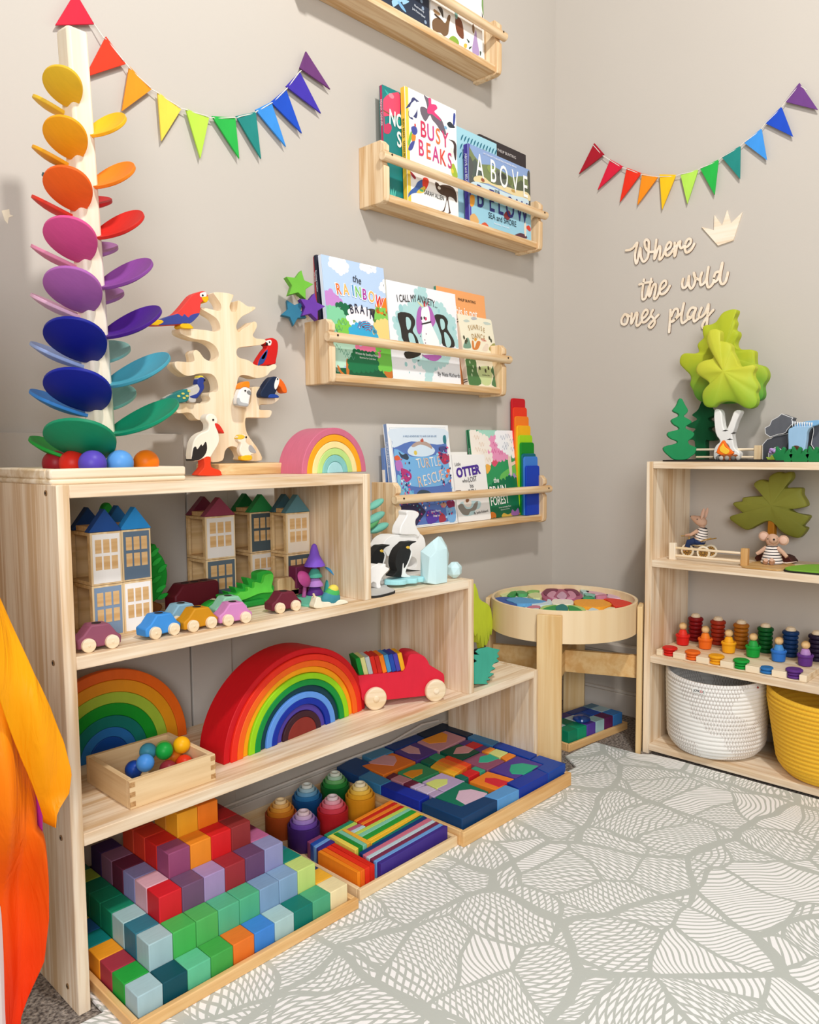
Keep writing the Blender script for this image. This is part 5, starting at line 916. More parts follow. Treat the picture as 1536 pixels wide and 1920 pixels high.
for i in range(6):
    zf = [1.232, 1.21, 1.135, 1.06, .968, .892][i]-ZT; L = .066+.008*i
    petal('petal', BK[i], zf, 50 if i else 110, L, L*.9, 28, 0)
RB_ = .0205
for (x, y, c, l) in ((-1.6575, -.266, '#5a48b4', 'violet ball at the front of the tower tray'), (-1.610, -.258, '#5f9ee0', 'sky blue ball beside the violet one in tower tray'), (-1.5555, -.238, '#f47a12', 'orange ball rightmost in the tower tray'), (-1.668, -.2215, '#d42a1c', 'red ball behind the violet ball in tower tray'), (-1.578, -.182, '#d8c234', 'yellow ball behind the tower post'), (-1.676, -.178, '#9a1f28', 'dark red ball beneath the lowest green petal')):
    tag(MB().sph((0, 0, 0), RB_, n=32).build('wooden_ball', paint(c, .4, .06), None, (x, y, ZT+.008+RB_)), l, 'ball', 'balls in the marble tower tray')
# ---------------------------------------------------------------- bird tree with birds
bt = thing('bird_tree', 'natural wooden bird tree with many branches on a half round base', 'wooden tree', (-1.262, -.10, ZT))
half = [(-.092, -.02)]+[(-.092+.184*k/12, -.02-.035*math.sin(PI*k/12)**.5) for k in range(13)]+[(.092, .04), (-.092, .04)]
half = [(-.093, -.040), (-.06, -.052), (0, -.056), (.06, -.052), (.083, -.040), (.083, .042), (-.093, .042)]
MB().prismz(half, 0, .022).build('base', wood('#e6c694', '#c9a068', 'X', .8), bt, bev=.002)
slab('trunk', S('birdtree'), .030, wood('#f8e6c8', '#ecd0a4', 'Z', .7), bt, (0, 0, .022), bev=.0025, smooth=3)
def bird(name, label, p0, bodykey, th, col, parts, group='wooden birds around the bird tree', eye=None, rot=0):
    t = thing(name, label, 'toy bird', p0, rot, group)
    slab('body', S(bodykey), th, paint(col, .5, .08), t, bev=.003, smooth=3)
    for nm, key, c in parts: slab(nm, S(key), th+.0012, paint(c, .5, .06), t, (0, -.0006, 0), bev=.0015, smooth=3)
    if eye:
        MB().cyl((eye[0], -.0012, eye[1]), (eye[0], .002, eye[1]), .0019, n=12).build('eye', plain('#15120f', .3), t)
    return t
bird('wooden_parrot', 'red and blue parrot with yellow tail on the upper left branch', (-1.40, -.11, .925), 'par_body', .022, '#e4423c', [('wing', 'par_wing', '#3f4a94'), ('tail', 'par_tail', '#f0c020'), ('foot', 'par_foot', '#f0bc1e'), ('face', 'par_face', '#f4efe6'), ('beak', 'par_beak', '#f0b414')], eye=(0.038, 0.1949))
bird('wooden_macaw', 'red macaw sitting on the right branch of bird tree', (-1.15, -.10, .875), 'mac_body', .018, '#d21f1c', [('wing', 'mac_wing', '#2f4a8c'), ('wing_bar', 'mac_wing2', '#f0b41e'), ('face', 'mac_face', '#f4ece4'), ('beak', 'mac_beak', '#1f1c1c')], eye=(-0.0519, 0.1736))
bird('wooden_peacock', 'small blue peacock with teal eyed tail on lower left branch', (-1.36, -.11, .83), 'pea_body', .016, '#c9c4bc', [('neck', 'pea_neck', '#2f3f8e'), ('tail', 'pea_tail', '#2f7f7c'), ('crest', 'pea_crest', '#e0cc4a')], eye=(-0.0032, 0.1314))
PK = bpy.data.objects['wooden_peacock']
for x, z in ((-.0590, .0985), (-.0500, .1035), (-.0415, .0995), (-.0375, .1090), (-.0480, .0955)):
    MB().prism(ell(x, z, .0034, .0020, 10, .4), -.0014, .001).build('feather_eye', paint('#d8d06a'), PK)
bird('wooden_cockatoo', 'white cockatoo with orange crest against the trunk', (-1.20, -.125, .80), 'coc_body', .016, '#f0eeea', [('crest', 'coc_crest', '#f08a1c'), ('beak', 'coc_beak', '#8a8a88'), ('wing', 'coc_wing', '#b4b6b6')], eye=(-0.0816, 0.1444))
bird('wooden_toucan', 'navy toucan with big orange beak at right branch tip', (-1.15, -.115, .82), 'tou_body', .018, '#1c2a44', [('chest', 'tou_chest', '#f4f0ea'), ('beak', 'tou_beak', '#ec6a1e'), ('foot', 'tou_foot', '#24489c')], eye=(-0.045, 0.1528))
bird('wooden_stork', 'white and black stork with red legs in front of bird tree', (-1.345, -.16, ZT), 'sto_body', .022, '#f6ead8', [('wing', 'sto_wing', '#2c2826'), ('beak', 'sto_beak', '#d83428'), ('leg', 'sto_leg', '#e0401f')], eye=(-0.0333, 0.1041))
bird('wooden_gull', 'small cream gull with yellow head at the tree foot', (-1.20, -.15, ZT+.022), 'gul_body', .012, '#f2e6d2', [('head', 'gul_head', '#ecc43c'), ('wing', 'gul_wing', '#a8a6a4'), ('foot', 'gul_foot', '#f0b81e')], eye=(-0.0994, 0.0507))
# ---------------------------------------------------------------- arch sets
def arch(label, c, ro, ri, depth, yo, col, rotz, zs=1.0, group=None, cap=False):
    n = 40; o = [(ro*math.cos(PI*k/n), zs*ro*math.sin(PI*k/n)) for k in range(n+1)]
    if ri > .0005: o += [(ri*math.cos(PI*k/n), zs*ri*math.sin(PI*k/n)) for k in range(n, -1, -1)]
    b = MB().prism(o, yo, yo+depth).build('wooden_arch', paint(col, .42, .10), None, c, (0, 0, rotz), bev=.0012)
    return tag(b, label, 'arch', group)
BIG = [('#c8141e', 'outermost dark red'), ('#e6301e', 'second, red orange'), ('#f0661a', 'orange'), ('#f7a313', 'amber'), ('#94d41a', 'lime green'), ('#0f8f3e', 'green'), ('#0b3d4a', 'dark petrol'), ('#5f97e6', 'light blue'), ('#0f2fa0', 'royal blue'), ('#4f3f9e', 'violet'), ('#3c1f2a', 'dark plum'), ('#862e28', 'innermost solid maroon')]
for i, (c, l) in enumerate(BIG):
    ro = .1905-.01385*i; ri = ro-.0134 if i < 11 else 0
    arch(l+' arch of the big rainbow on the lower shelf', (-1.2495, -.2385, Z3), ro, ri, .070, -.006 if i % 3 else -.002, c, R(5.8), .885, 'arches of the big rainbow')
PAS = [('#cf6f88', 'outermost rose pink'), ('#f4a622', 'amber orange'), ('#f3df9c', 'cream yellow'), ('#bcdc84', 'pale lime'), ('#86c4c0', 'soft teal'), ('#a9d8dc', 'innermost pale aqua')]
for i, (c, l) in enumerate(PAS):
    ro = .0945-.0143*i; ri = ro-.0138 if i < 5 else 0
    arch(l+' arch of the small pastel rainbow on top shelf', (-1.1205, -.2065, ZT), ro, ri, .070, 0, c, R(5), .98, 'arches of the pastel rainbow')
FLT = [('#ee6a1c', .158, 'outermost orange'), ('#eb9a1e', .139, 'amber'), ('#a8c63e', .117, 'lime'), ('#179a2c', .097, 'green'), ('#157a70', .075, 'teal'), ('#2b74ba', .054, 'mid blue'), ('#124a9c', .037, 'innermost dark blue')]
for i, (c, ro, l) in enumerate(FLT):
    ri = FLT[i+1][1]+.0004 if i < 6 else 0
    arch(l+' band of the flat rainbow behind the ball box', (-1.5605, -.075, Z3), ro, ri, .014, 0, c, 0, 1.02, 'bands of the flat rainbow')
# ---------------------------------------------------------------- toy houses
def house(label, x, y, w, d, rows, roof, roofdark, rz=0):
    """stack of open box floors; rows: facade colours from the bottom"""
    h = .0835
    cum = Z2
    for j, (fc, lab) in enumerate(rows):
        t = thing('house_block', lab, 'toy house block', (x, y, cum), rz, 'toy house floors')
        W_ = wood('#e2bf8c', '#c99f66', 'X', .8); q = .0055
        b = MB()
        for z0 in (0, h-q): b.bb((0, .003, z0), (w, d, z0+q))
        b.bb((0, .003, q), (q, .011, h-q)); b.bb((0, d-.009, q), (q, d, h-q)); b.bb((w-q, .003, q), (w, d, h-q)); b.bb((q, d-.004, q), (w-q, d, h-q))
        b.build('frame', W_, t, bev=.0006)
        MB().bb((0, 0, 0), (w, .0035, h)).build('front_rim', wood('#ecd3a8', '#d8b482', 'Z', .8), t, bev=.0005)
        MB().bb((.003, -.0005, .003), (w-.003, .001, h-.003)).build('facade', paint(fc, .6, .04), t)
        b = MB(); ww = w*.2; gp = w*.06; x0 = (w-3*ww-2*gp)/2
        for r_ in range(2):
            for k in range(3): b.bb((x0+k*(ww+gp), -.0009, .024+r_*.0265), (x0+k*(ww+gp)+ww, .0005, .024+r_*.0265+.0215))
        b.build('windows', wood('#e0bb88', '#cfa26a', 'X', 1.3), t)
        cum += h+.0006
    t = thing('house_roof', roof[1], 'toy roof', (x, y, cum), rz, 'toy house roofs')
    for k, yy in enumerate((0, d-.016)):
        MB().prism([(-.002, 0), (w+.002, 0), (w/2, .036)], yy, yy+.016).build('gable', paint(roof[0] if k == 0 else roofdark, .5, .08), t, bev=.0006)
    MB().bb((.004, .016, 0), (w-.004, d-.016, .008)).build('attic_floor', wood('#d8b07a', '#c2955c', 'X', .8), t)
house('', -1.6535, -.238, .0505, .075, [('#7d93ae', 'blue grey ground floor house block, leftmost on the shelf'), ('#efeae4', 'white upper floor house block with the navy roof')], ('#1d4686', 'navy blue gable roof on the leftmost toy house'), '#163766')
house('', -1.6018, -.236, .0505, .075, [('#f2eeea', 'white ground floor house block, second from left'), ('#5f7285', 'slate grey upper floor house block with the bright blue roof')], ('#2683c4', 'bright blue gable roof on the second toy house'), '#1f5f98')
house('', -1.375, -.118, .0665, .070, [('#5a6973', 'slate ground floor house block under the maroon roof'), ('#e6dfd8', 'white upper floor house block with the maroon roof')], ('#8c3a50', 'maroon gable roof on the third toy house'), '#6a2438')
house('', -1.258, -.098, .0605, .072, [('#e6ddd0', 'white ground floor house block behind the leafy bush'), ('#4e5a5e', 'dark slate upper floor house block with the green roof')], ('#2f8a4a', 'green gable roof on the fourth toy house'), '#1f6a36')
house('', -1.2214, -.170, .0597, .055, [('#4a565c', 'dark slate ground floor house block behind the mushrooms'), ('#e8d9c4', 'cream upper floor house block with the grey teal roof')], ('#55808a', 'grey teal gable roof on the rightmost toy house'), '#3f626c')
# ---------------------------------------------------------------- wooden cars
def car(label, w1, w2, col, s=1.0):
    mx, my = (w1[0]+w2[0])/2, (w1[1]+w2[1])/2; a = math.atan2(w2[1]-w1[1], w2[0]-w1[0]); wb = math.hypot(w2[0]-w1[0], w2[1]-w1[1])
    t = thing('wooden_car', label, 'toy car', (mx, my, Z2), a, 'small wooden cars')
    k = wb/.036; r = .0098*s
    o = [(-.033*k, .005), (.033*k, .005), (.0345*k, .016*s), (.027*k, .0215*s), (.016*k, .036*s), (-.012*k, .037*s), (-.024*k, .0235*s), (-.034*k, .018*s)]
    b = MB().prism(o, .004, .032); b.build('body', paint(col, .5, .08), t, bev=.0022)
    MB().cyl((.001, .018, .0366*s), (.001, .018, .0372*s), .0068, n=20).build('peg_hole', plain('#241814', .8), t)
    for x in (-wb/2, wb/2):
        for y in (.0018, .0342): MB().cyl((x, y-.0036, r), (x, y+.0036, r), r, n=28).cyl((x, y-.0042, r), (x, y+.0042, r), .0022, n=10).build('wheel', RAW('X'), t, bev=.0008)
    return t
car('mauve car, leftmost on the middle shelf', (-1.6945, -.312), (-1.6595, -.314), '#8e4f64', 1.05)
car('bright blue car in front of the white house block', (-1.5872, -.3105), (-1.5528, -.3065), '#3f8fdb')
car('pale steel blue car behind the mustard car', (-1.5215, -.262), (-1.487, -.260), '#84acc0')
car('mustard yellow car in the middle of the car row', (-1.5211, -.3112), (-1.4864, -.3097), '#c98a18')
car('pink lilac car in front of the mint car', (-1.4579, -.3155), (-1.4249, -.3185), '#cf86bc')
car('pale mint car half hidden behind the pink car', (-1.431, -.262), (-1.397, -.264), '#8fc4a8')
car('dark maroon car, rightmost of the car row', (-1.3374, -.2991), (-1.3035, -.3016), '#6a2434')
bus = thing('wooden_bus', 'long dark maroon wooden bus in front of the third toy house', 'toy bus', (-1.425, -.175, Z2), R(2))
MB().prism([(-.052, .006), (.042, .006), (.042, .050), (.036, .054), (-.034, .054), (-.046, .04), (-.052, .036)], 0, .036).build('body', paint('#5a1420', .45, .08), bus, bev=.003)
for x in (-.034, .026):
    for y in (-.002, .038): MB().cyl((x, y-.003, .0105), (x, y+.003, .0105), .0105, n=24).build('wheel', RAW('X'), bus, bev=.0008)
MB().cyl((.0, .018, .0538), (.0, .018, .0545), .007, n=20).cyl((.02, .018, .0538), (.02, .018, .0545), .007, n=20).cyl((-.02, .018, .0538), (-.02, .018, .0545), .007, n=20).build('peg_holes', plain('#1c0a0c', .8), bus)
tk = thing('wooden_lorry', 'raw wood lorry cab with plum box behind the mushrooms', 'toy lorry', (-1.243, -.196, Z2), 0)
MB().prism([(-.022, .004), (.030, .004), (.032, .022), (.020, .034), (.012, .043), (-.018, .043), (-.022, .038)], 0, .022).build('cab', wood('#dcbb8c', '#b48d5c', 'Z', 1.2), tk, bev=.002)
MB().bb((.020, -.004, .018), (.082, .021, .062)).build('cargo_box', paint('#6f2546', .5, .1), tk, bev=.002)
MB().bb((.010, .0, .006), (.080, .020, .017)).build('chassis', paint('#6f2546', .5, .1), tk, bev=.001)
for x in (.0, .062):
    for y in (-.001, .0215): MB().cyl((x, y-.002, .009), (x, y+.002, .009), .009, n=20).build('wheel', RAW('X'), tk, bev=.0008)
# plants, mushrooms, snail on the middle shelf
bs = thing('leafy_bush', 'bright green curly wooden bush behind the cars', 'toy bush', (-1.36, -.200, Z2))
slab('foliage', S('bush'), .020, paint('#2fa63a', .55, .14), bs, (0, 0, 0), bev=.003)
slab('front_leaves', S('bush2'), .012, paint('#5ccb46', .55, .14), bs, (0, -.0085, 0), bev=.0035)
MB().prism([(-.068, 0), (.055, 0), (.052, .012), (-.05, .010)], -.012, .022).build('base', paint('#1f8a34', .55, .1), bs, bev=.003)
cy = thing('cypress_tree', 'green leaf shaped wooden tree beside the second toy house', 'toy tree', (-1.50, -.15, Z2))
slab('foliage', S('cyp'), .018, paint('#12902a', .55, .12), cy, bev=.004)
slab('trunk', S('cypt'), .018, paint('#7c4a22', .6, .12), cy, bev=.003)
for k, (x, z, a) in enumerate(((.002, .066, .5), (.010, .048, .45), (.014, .084, .6), (.004, .098, .6), (.013, .034, .35), (.000, .114, .7))):
    q = Matrix.Rotation(a, 2); pts = [q @ Vector(p) for p in ((-.011, 0), (-.004, .0042), (.006, .0036), (.012, 0), (.006, -.0036), (-.004, -.0042))]
    MB().prism(sm([(x+p[0], z+p[1]) for p in pts], 4), -.0022, .002).build('leaf', paint('#2cb844' if k % 2 else '#23a83a', .55, .1), cy, bev=.001)
c2 = thing('fir_tree', 'green pointed wooden tree peeking above the navy roof', 'toy tree', (-1.60, -.09, Z2))
slab('foliage', [(x, z) for x, z in S('cyp2')], .016, paint('#1f9a30', .55, .12), c2, bev=.003); MB().bb((.02 if 0 else -.0, .002, 0), (.012, .014, .14)).build('trunk', paint('#6a4020'), c2)
def ms(label, x, y, parts, cat='toy mushroom'):
    t = thing('wooden_mushroom', label, cat, (x, y, Z2+.0042)); 
    for nm, prof, c, l in parts: MB().lathe(prof, 28, l).build(nm, paint(c, .55, .12), t, bev=.0006)
    return t
pond = MB().prismz(sm([(-1.262, -.296), (-1.215, -.300), (-1.18, -.255), (-1.150, -.200), (-1.19, -.186), (-1.232, -.205), (-1.27, -.25)], 5), Z2, Z2+.004).build('felt_pond', paint('#6cc0a4', .8, .1), bev=.001)
tag(pond, 'flat sea green pond cut-out under the mushrooms', 'play mat piece')
ms('purple stacked mushroom with tall pointed cap', -1.190, -.218, [('foot', [(.0175, 0), (.0175, .003), (.010, .016), (.006, .018)], '#5a2c7c', (0, 0, 0)), ('middle_cap', [(.017, .0175), (.0165, .021), (.009, .033), (.004, .036)], '#b07cc4', (0, 0, 0)), ('upper_cap', [(.0155, .0355), (.015, .038), (.007, .052), (.003, .054)], '#4a9c86', (0, 0, 0)), ('stem', [(.0045, .05), (.0045, .062)], '#7a48b4', (0, 0, 0)), ('cap', [(.0215, .058), (.0205, .061), (.0105, .080), (.0055, .099), (.002, .103)], '#7c52c4', (0, 0, 0))])
t = thing('wooden_mushroom', 'thin pink mushroom with tilted cap in front of plum box', 'toy mushroom', (-1.222, -.222, Z2+.0042))
MB().tube([(0, 0, 0), (.003, 0, .02), (.001, 0, .036)], .004, 12, taper=[.0045, .0035, .003]).build('stem', paint('#a8508c'), t); MB().lathe([(.018, 0), (.014, .005), (.004, .009)], 24).build('cap', paint('#a8407c'), t, (.001, 0, .036), (R(60), R(25), 0), bev=.0006)
t = thing('wooden_mushroom', 'teal mushroom with blue tilted cap behind the rainbow snail', 'toy mushroom', (-1.150, -.213, Z2+.0042))
MB().tube([(0, 0, 0), (.001, 0, .02), (.004, 0, .036)], .006, 12, taper=[.010, .007, .004]).build('stem', paint('#3fa09a'), t); MB().lathe([(.0225, 0), (.019, .004), (.004, .022)], 24).build('cap', paint('#2c7ca8'), t, (.008, -.004, .036), (R(22), R(38), 0), bev=.0006)
t = thing('wooden_snail', 'cream wooden snail with rainbow striped shell at shelf front', 'toy snail', (-1.238, -.312, Z2), R(-6))
MB().prism(sm([(-.030, .001), (.036, .001), (.040, .006), (.024, .010), (-.014, .011), (-.020, .020), (-.028, .022), (-.032, .014)], 4), -.009, .009).build('body', paint('#f4e8cf'), t, bev=.003)
for k, (c, r0) in enumerate((('#3f8a96', .021), ('#4ab05c', .0165), ('#e4d258', .011))):
    MB().sph((.008+.003*k, 0, .014+.0085*k), (r0*1.0, .0105-.001*k, r0*.78), n=22).build('shell_band', paint(c), t)
MB().tube([(-.027, 0, .02), (-.031, 0, .028)], .002, 8).build('horn', paint('#e8d2a8'), t)
# ---------------------------------------------------------------- red truck with little coloured blocks
tp = (-.985, -.264, Z3); TRZ = R(-24)
tk = thing('wooden_truck', 'red wooden truck with natural wheels beside the big rainbow', 'toy truck', tp, TRZ)
tpts = sm(S('truck'), 4)
MB().prism(tpts, 0, .058).build('body', paint('#d8263c', .5, .08), tk, bev=.003)
wx = [p[0]*1e-4 for p in SH['truckw']]
for x in wx:
    for y in (-.0075, .0655):
        w = MB().cyl((x, y-.006, .0245), (x, y+.006, .0245), .0245, n=36).build('wheel', RAW('X'), tk, bev=.003)
        MB().sph((x, y-.006 if y < 0 else y+.006, .0245), (.0075, .003, .0075), n=16).build('axle_cap', RAW('X'), w)
top = max(z for x, z in tpts if x < -.03)
BL = [('#12862c', 'dark green'), ('#d8d68c', 'pale yellow'), ('#b9c6c4', 'pale grey'), ('#d8281c', 'red'), ('#c8281e', 'darker red'), ('#f0801c', 'orange'), ('#4a90c4', 'sky blue'), ('#2348a4', 'royal blue'), ('#4a3fa0', 'violet'), ('#e8a820', 'amber')]
Mt = Matrix.Translation(tp) @ Matrix.Rotation(TRZ, 4, 'Z')
for i, (c, l) in enumerate(BL):
    x = -.0985+.0107*i
    p = Mt @ Vector((x, .004, top-.003))
    o = MB().bb((0, 0, 0), (.0098, .046, .040)).build('small_block', paint(c, .5, .08), None, p, (0, R(-13), TRZ), bev=.0008)
    tag(o, l+' thin block standing in the red truck bed', 'block', 'thin blocks in the red truck')
# ---------------------------------------------------------------- box of balls
bx = thing('wooden_box', 'shallow beech box with finger joints on the lower shelf', 'box', (-1.636, -.303, Z3))
BW, BD, BH = .153, .153, .0455
BC = lambda a: wood('#eacda0', '#d9b685', a, .9)
MB().bb((0, 0, 0), (BW, .009, BH)).build('front_board', BC('X'), bx, bev=.0008); MB().bb((0, BD-.009, 0), (BW, BD, BH)).build('back_board', BC('X'), bx, bev=.0008)
MB().bb((0, .009, 0), (.009, BD-.009, BH)).build('end_board', BC('Y'), bx, bev=.0008); MB().bb((BW-.009, .009, 0), (BW, BD-.009, BH)).build('end_board', BC('Y'), bx, bev=.0008)
MB().bb((.009, .009, .002), (BW-.009, BD-.009, .006)).build('bottom_board', BC('X'), bx)
for xx in (0, BW-.009):
    for k in (0, 1, 2): MB().bb((xx, -.0003, .004+.0155*k), (xx+.009, .0005, .012+.0155*k)).build('finger_joint', wood('#c99f6c', '#a87c4c', 'Y', 2), bx)
for c, l, x, y, z in (('#4496b0', 'teal', -1.5505, -.2005, .312), ('#4a90dc', 'light blue', -1.5745, -.236, .309), ('#1746a4', 'dark blue', -1.5796, -.2053, .2912), ('#179a3c', 'green', -1.5377, -.2324, .318), ('#9fd06a', 'lime', -1.522, -.203, .309), ('#f5b414', 'yellow', -1.5045, -.232, .319), ('#f0801c', 'orange', -1.5075, -.2085, .2935), ('#e0381c', 'red', -1.5095, -.247, .2915), ('#8c2a34', 'maroon', -1.5400, -.2480, .2912)):
    tag(MB().sph((0, 0, 0), .0147, n=28).build('wooden_ball', paint(c, .4, .06), None, (x, y, z)), l+' ball in the shallow beech box', 'ball', 'balls in the beech box')
# ---------------------------------------------------------------- trays with blocks on the floor
def tray(label, x0, y0, x1, y1, zb, h, rim, wx, rz=0):
    t = thing('wooden_tray', label, 'tray', (x0, y0, zb), rz, 'wooden trays on the floor')
    w, d = x1-x0, y1-y0
    MB().bb((rim, rim, 0), (w-rim, d-rim, .006)).build('tray_floor', wx('X'), t)
    MB().bb((0, 0, 0), (w, rim, h)).build('front_rim', wx('X'), t, bev=.0015); MB().bb((0, d-rim, 0), (w, d, h)).build('back_rim', wx('X'), t, bev=.0015)
    MB().bb((0, rim, 0), (rim, d-rim, h)).build('side_rim', wx('Y'), t, bev=.0015); MB().bb((w-rim, rim, 0), (w, d-rim, h)).build('side_rim', wx('Y'), t, bev=.0015)
    return t
ZM = .0081
tray('long beech tray under the stepped pyramid of cubes', -1.7065, -.437, -1.2815, -.0075, ZM, .0185, .010, BEECH)
tray('narrow pale tray holding nested cups and rainbow slats', -1.2655, -.4225, -.9905, -.0080, ZM, .021, .008, lambda a: wood('#f2d9b0', '#e2bf8c', a, .8))
tray('large square tray holding the blue framed block mosaic', -.9885, -.4375, -.5785, -.0080, ZM, .032, .0095, BEECH)
PX, PY, PZ, CU = -1.6945, -.0223, .0142, .04
def cube(i, j, lev, col, label):
    h = CU*lev; g = .0004
    o = MB().bb((g, -CU+g, 0), (CU-g, -g, h)).build('wooden_cube' if lev == 1 else 'wooden_block', paint(col, .5, .10), None, (PX+i*CU, PY-j*CU, PZ), bev=.0014)
    tag(o, label, 'block', 'blocks of the stepped pyramid')
T1 = ['#a9c6cc pale blue', '#0f4c58 dark petrol', '#62c094 mint', '#45a64a green', '#e9782a orange', '#4186d6 bright blue', '#abcaca pale grey blue', '#13786a deep teal', '#4fa87e sea green', '#f0dfae cream']
T2 = ['#a8c6ca pale grey blue', '#4ab456 grass green', '#54b25c leaf green', '#57b488 mint green', '#52b284 sea green', '#7f9fc0 steel blue', '#86a6c6 light steel blue', '#c4da7c lime']
T3 = ['#d8222c bright red', '#71506f plum', '#a68cba lilac', '#9e2e36 dark red', '#68466a dark plum', '#9192bc lavender']
T4 = ['#94496f mauve', '#ec8c26 orange', '#d62024 red', '#8f3030 brick red']
T5 = ['#eda426 amber', '#ee7e1e orange']
TN = ['lowest', 'second lowest', 'middle', 'second highest']
for tier, cols in enumerate((T1, T2, T3, T4)):
    n = len(cols)
    for k, s in enumerate(cols):
        c, l = s.split(' ', 1); cube(tier+k, 9-tier, tier+1, c, '%s block, %s from left in front row of the %s pyramid tier' % (l, ordn(k), TN[tier]))
LCOL = {0: ['#27a23c green', '#a93644 brick red', '#f29c24 amber', '#107a78 teal', '#2f6fb4 blue', '#c8b43c olive yellow', '#8a2c3c maroon', '#4a8c5a moss green', '#b8c060 pale olive'],
        1: ['#35788a slate teal', '#a6c8c8 pale aqua', '#178560 emerald', '#16855e deep green', '#1a7a58 bottle green', '#9cb440 olive lime', '#2f6a50 fir green'],
        2: ['#dcaab6 pale pink', '#8b88b6 periwinkle', '#5c2238 maroon', '#845a72 dusty mauve', '#3a2250 deep violet'],
        3: ['#c6241e red', '#c63420 red orange', '#b83a20 rust']}
for t_, cols in LCOL.items():
    for k, s in enumerate(cols):
        c, l = s.split(' ', 1); cube(t_, 8-t_-k, t_+1, c, '%s block, %s behind the corner, left side of %s pyramid tier' % (l, ordn(k), TN[t_]))
RCOL = {0: ['#f3b336 golden yellow', '#2a3a6a navy', '#c05a6a rose', '#3f8a8a teal'], 1: ['#158070 teal', '#2c6a8a blue', '#6a4a7a violet'], 2: ['#b9648f pink', '#7a2c4a wine', '#c08aa0 dusty pink'], 3: ['#a62022 dark red', '#7c1c22 wine red']}
for t_, cols in RCOL.items():
    for k, s in enumerate(cols):
        c, l = s.split(' ', 1); cube(9-t_, 8-t_-k, t_+1, c, '%s block, %s behind the corner, right side of %s pyramid tier' % (l, ordn(k), TN[t_]))
for k, s in enumerate(T5):
    c, l = s.split(' ', 1); cube(4+k, 5, 5, c, '%s tall block at the front of the pyramid peak' % l)
for k, (c, l) in enumerate((('#c8842a', 'dull amber'), ('#d06a1c', 'dull orange'))): cube(4+k, 4, 5, c, '%s tall block at the back of the pyramid peak' % l)
# ---- mosaic of blocks
MC = {'c1': ('#17457c', 'dark blue left corner angle'), 'l1': ('#4585ac', 'steel blue back left bar'), 'd1': ('#163a7c', 'navy long bar at the back left'), 'c2': ('#10253f', 'blackish navy back corner angle'), 'l2': ('#3f7fb0', 'steel blue back right bar'), 'd2': ('#1440a0', 'royal blue long bar at the back right'), 'c3': ('#1648a4', 'royal blue right corner angle'), 'd3': ('#1438a0', 'royal blue long bar at the front right'), 'l3': ('#5c9cd6', 'light blue front bar'), 'c4': ('#16406c', 'dark blue front corner angle'), 'd4': ('#1a2fa0', 'ultramarine long bar at the front left'), 'l4': ('#3f83b0', 'steel blue front left bar')}
SQ = {'s1': ('#ee7a26', 'orange', 'v1', '#dba0a4', 'rose'), 's2': ('#553a86', 'violet', 'v2', '#d4a0a4', 'rose'), 's3': ('#cc8f96', 'dusty pink', 'v3', '#f49a24', 'orange'), 's4': ('#125a44', 'dark green', 'v4', '#e2a0a2', 'pink'), 's5': ('#93506c', 'mauve', 'v5', '#2fae8c', 'turquoise'), 's6': ('#503a94', 'purple', 'v6', '#2cab88', 'turquoise'), 's7': ('#3c9a64', 'green', 'v7', '#f39c22', 'orange'), 's8': ('#b9a3c8', 'lilac', 'v8', '#d6e07c', 'lime'), 's9': ('#f0862a', 'bright orange', 'v9', '#d8283a', 'red'), 's10': ('#16785c', 'deep green', 'v10', '#dcbcd0', 'pale lilac')}
SM_ = {'m1': ('#56387c', 'violet chip at the back right'), 'm2': ('#d8242c', 'red chip at the back right'), 'm3': ('#5a3a80', 'violet chip beside the orange one'), 'm4': ('#f39234', 'orange chip at the back right'), 'm5': ('#d8e088', 'lime chip at the right'), 'm6': ('#f28c30', 'orange chip at the right edge'), 'o1': ('#ea4a24', 'red orange strip in the centre'), 'o2': ('#f0742a', 'orange strip in the centre'), 'o3': ('#f4982a', 'amber strip in the centre'), 'o4': ('#f6b42e', 'yellow strip in the centre'), 'g1': ('#1a6a50', 'dark green chip left of centre'), 'g2': ('#2f8f6a', 'green chip left of centre'), 'r1': ('#d8262a', 'red chip right of centre'), 'r2': ('#3f9f7e', 'sea green chip right of centre'), 'r3': ('#1d6f5e', 'dark teal chip right of centre'), 'p1': ('#6a2436', 'maroon chip at the left'), 'p2': ('#c98a94', 'dusty pink chip at the left'), 'p3': ('#7a2a48', 'wine chip at the left'), 'q1': ('#c6b2d0', 'lilac chip at the front left'), 'q2': ('#d0bfd8', 'pale lilac chip at the front left'), 'q3': ('#b8a2c6', 'lavender chip at the front left')}
def shrink(p, g):
    cx = sum(a for a, b in p)/len(p); cy = sum(b for a, b in p)/len(p); return [(cx+(a-cx)*(1-g), cy+(b-cy)*(1-g)) for a, b in p], cx, cy
def mosaic(key, c, label, z0=.0142, z1=.0600, g=.012, par=None, smooth=0):
    p, cx, cy = shrink(V(BX[key]), g)
    o = MB().prismz([(a-cx, b-cy) for a, b in (sm(p, 3) if smooth else p)], 0, z1-z0).build('mosaic_block', paint(c, .45, .08), None, (cx, cy, z0), bev=.0014)
    if label: tag(o, label, 'block', 'blocks of the blue framed mosaic')
    return o, cx, cy
for k, (c, l) in MC.items(): mosaic(k, c, l+' framing the block mosaic')
for k, (c, l, v, vc, vl) in SQ.items():
    o, cx, cy = mosaic(k, c, '%s square of the mosaic with a %s leaf block' % (l, vl), z1=.0585)
    p = V(BX[v]); MB().prismz([(a-cx, b-cy) for a, b in p], .030, .0449).build('leaf_block', paint(vc, .45, .08), o, bev=.0010)  # leaf is a separate block, sunk into the solid square as its child
for k, (c, l) in SM_.items(): mosaic(k, c, l+' of the mosaic', z1=.0585, g=.03)
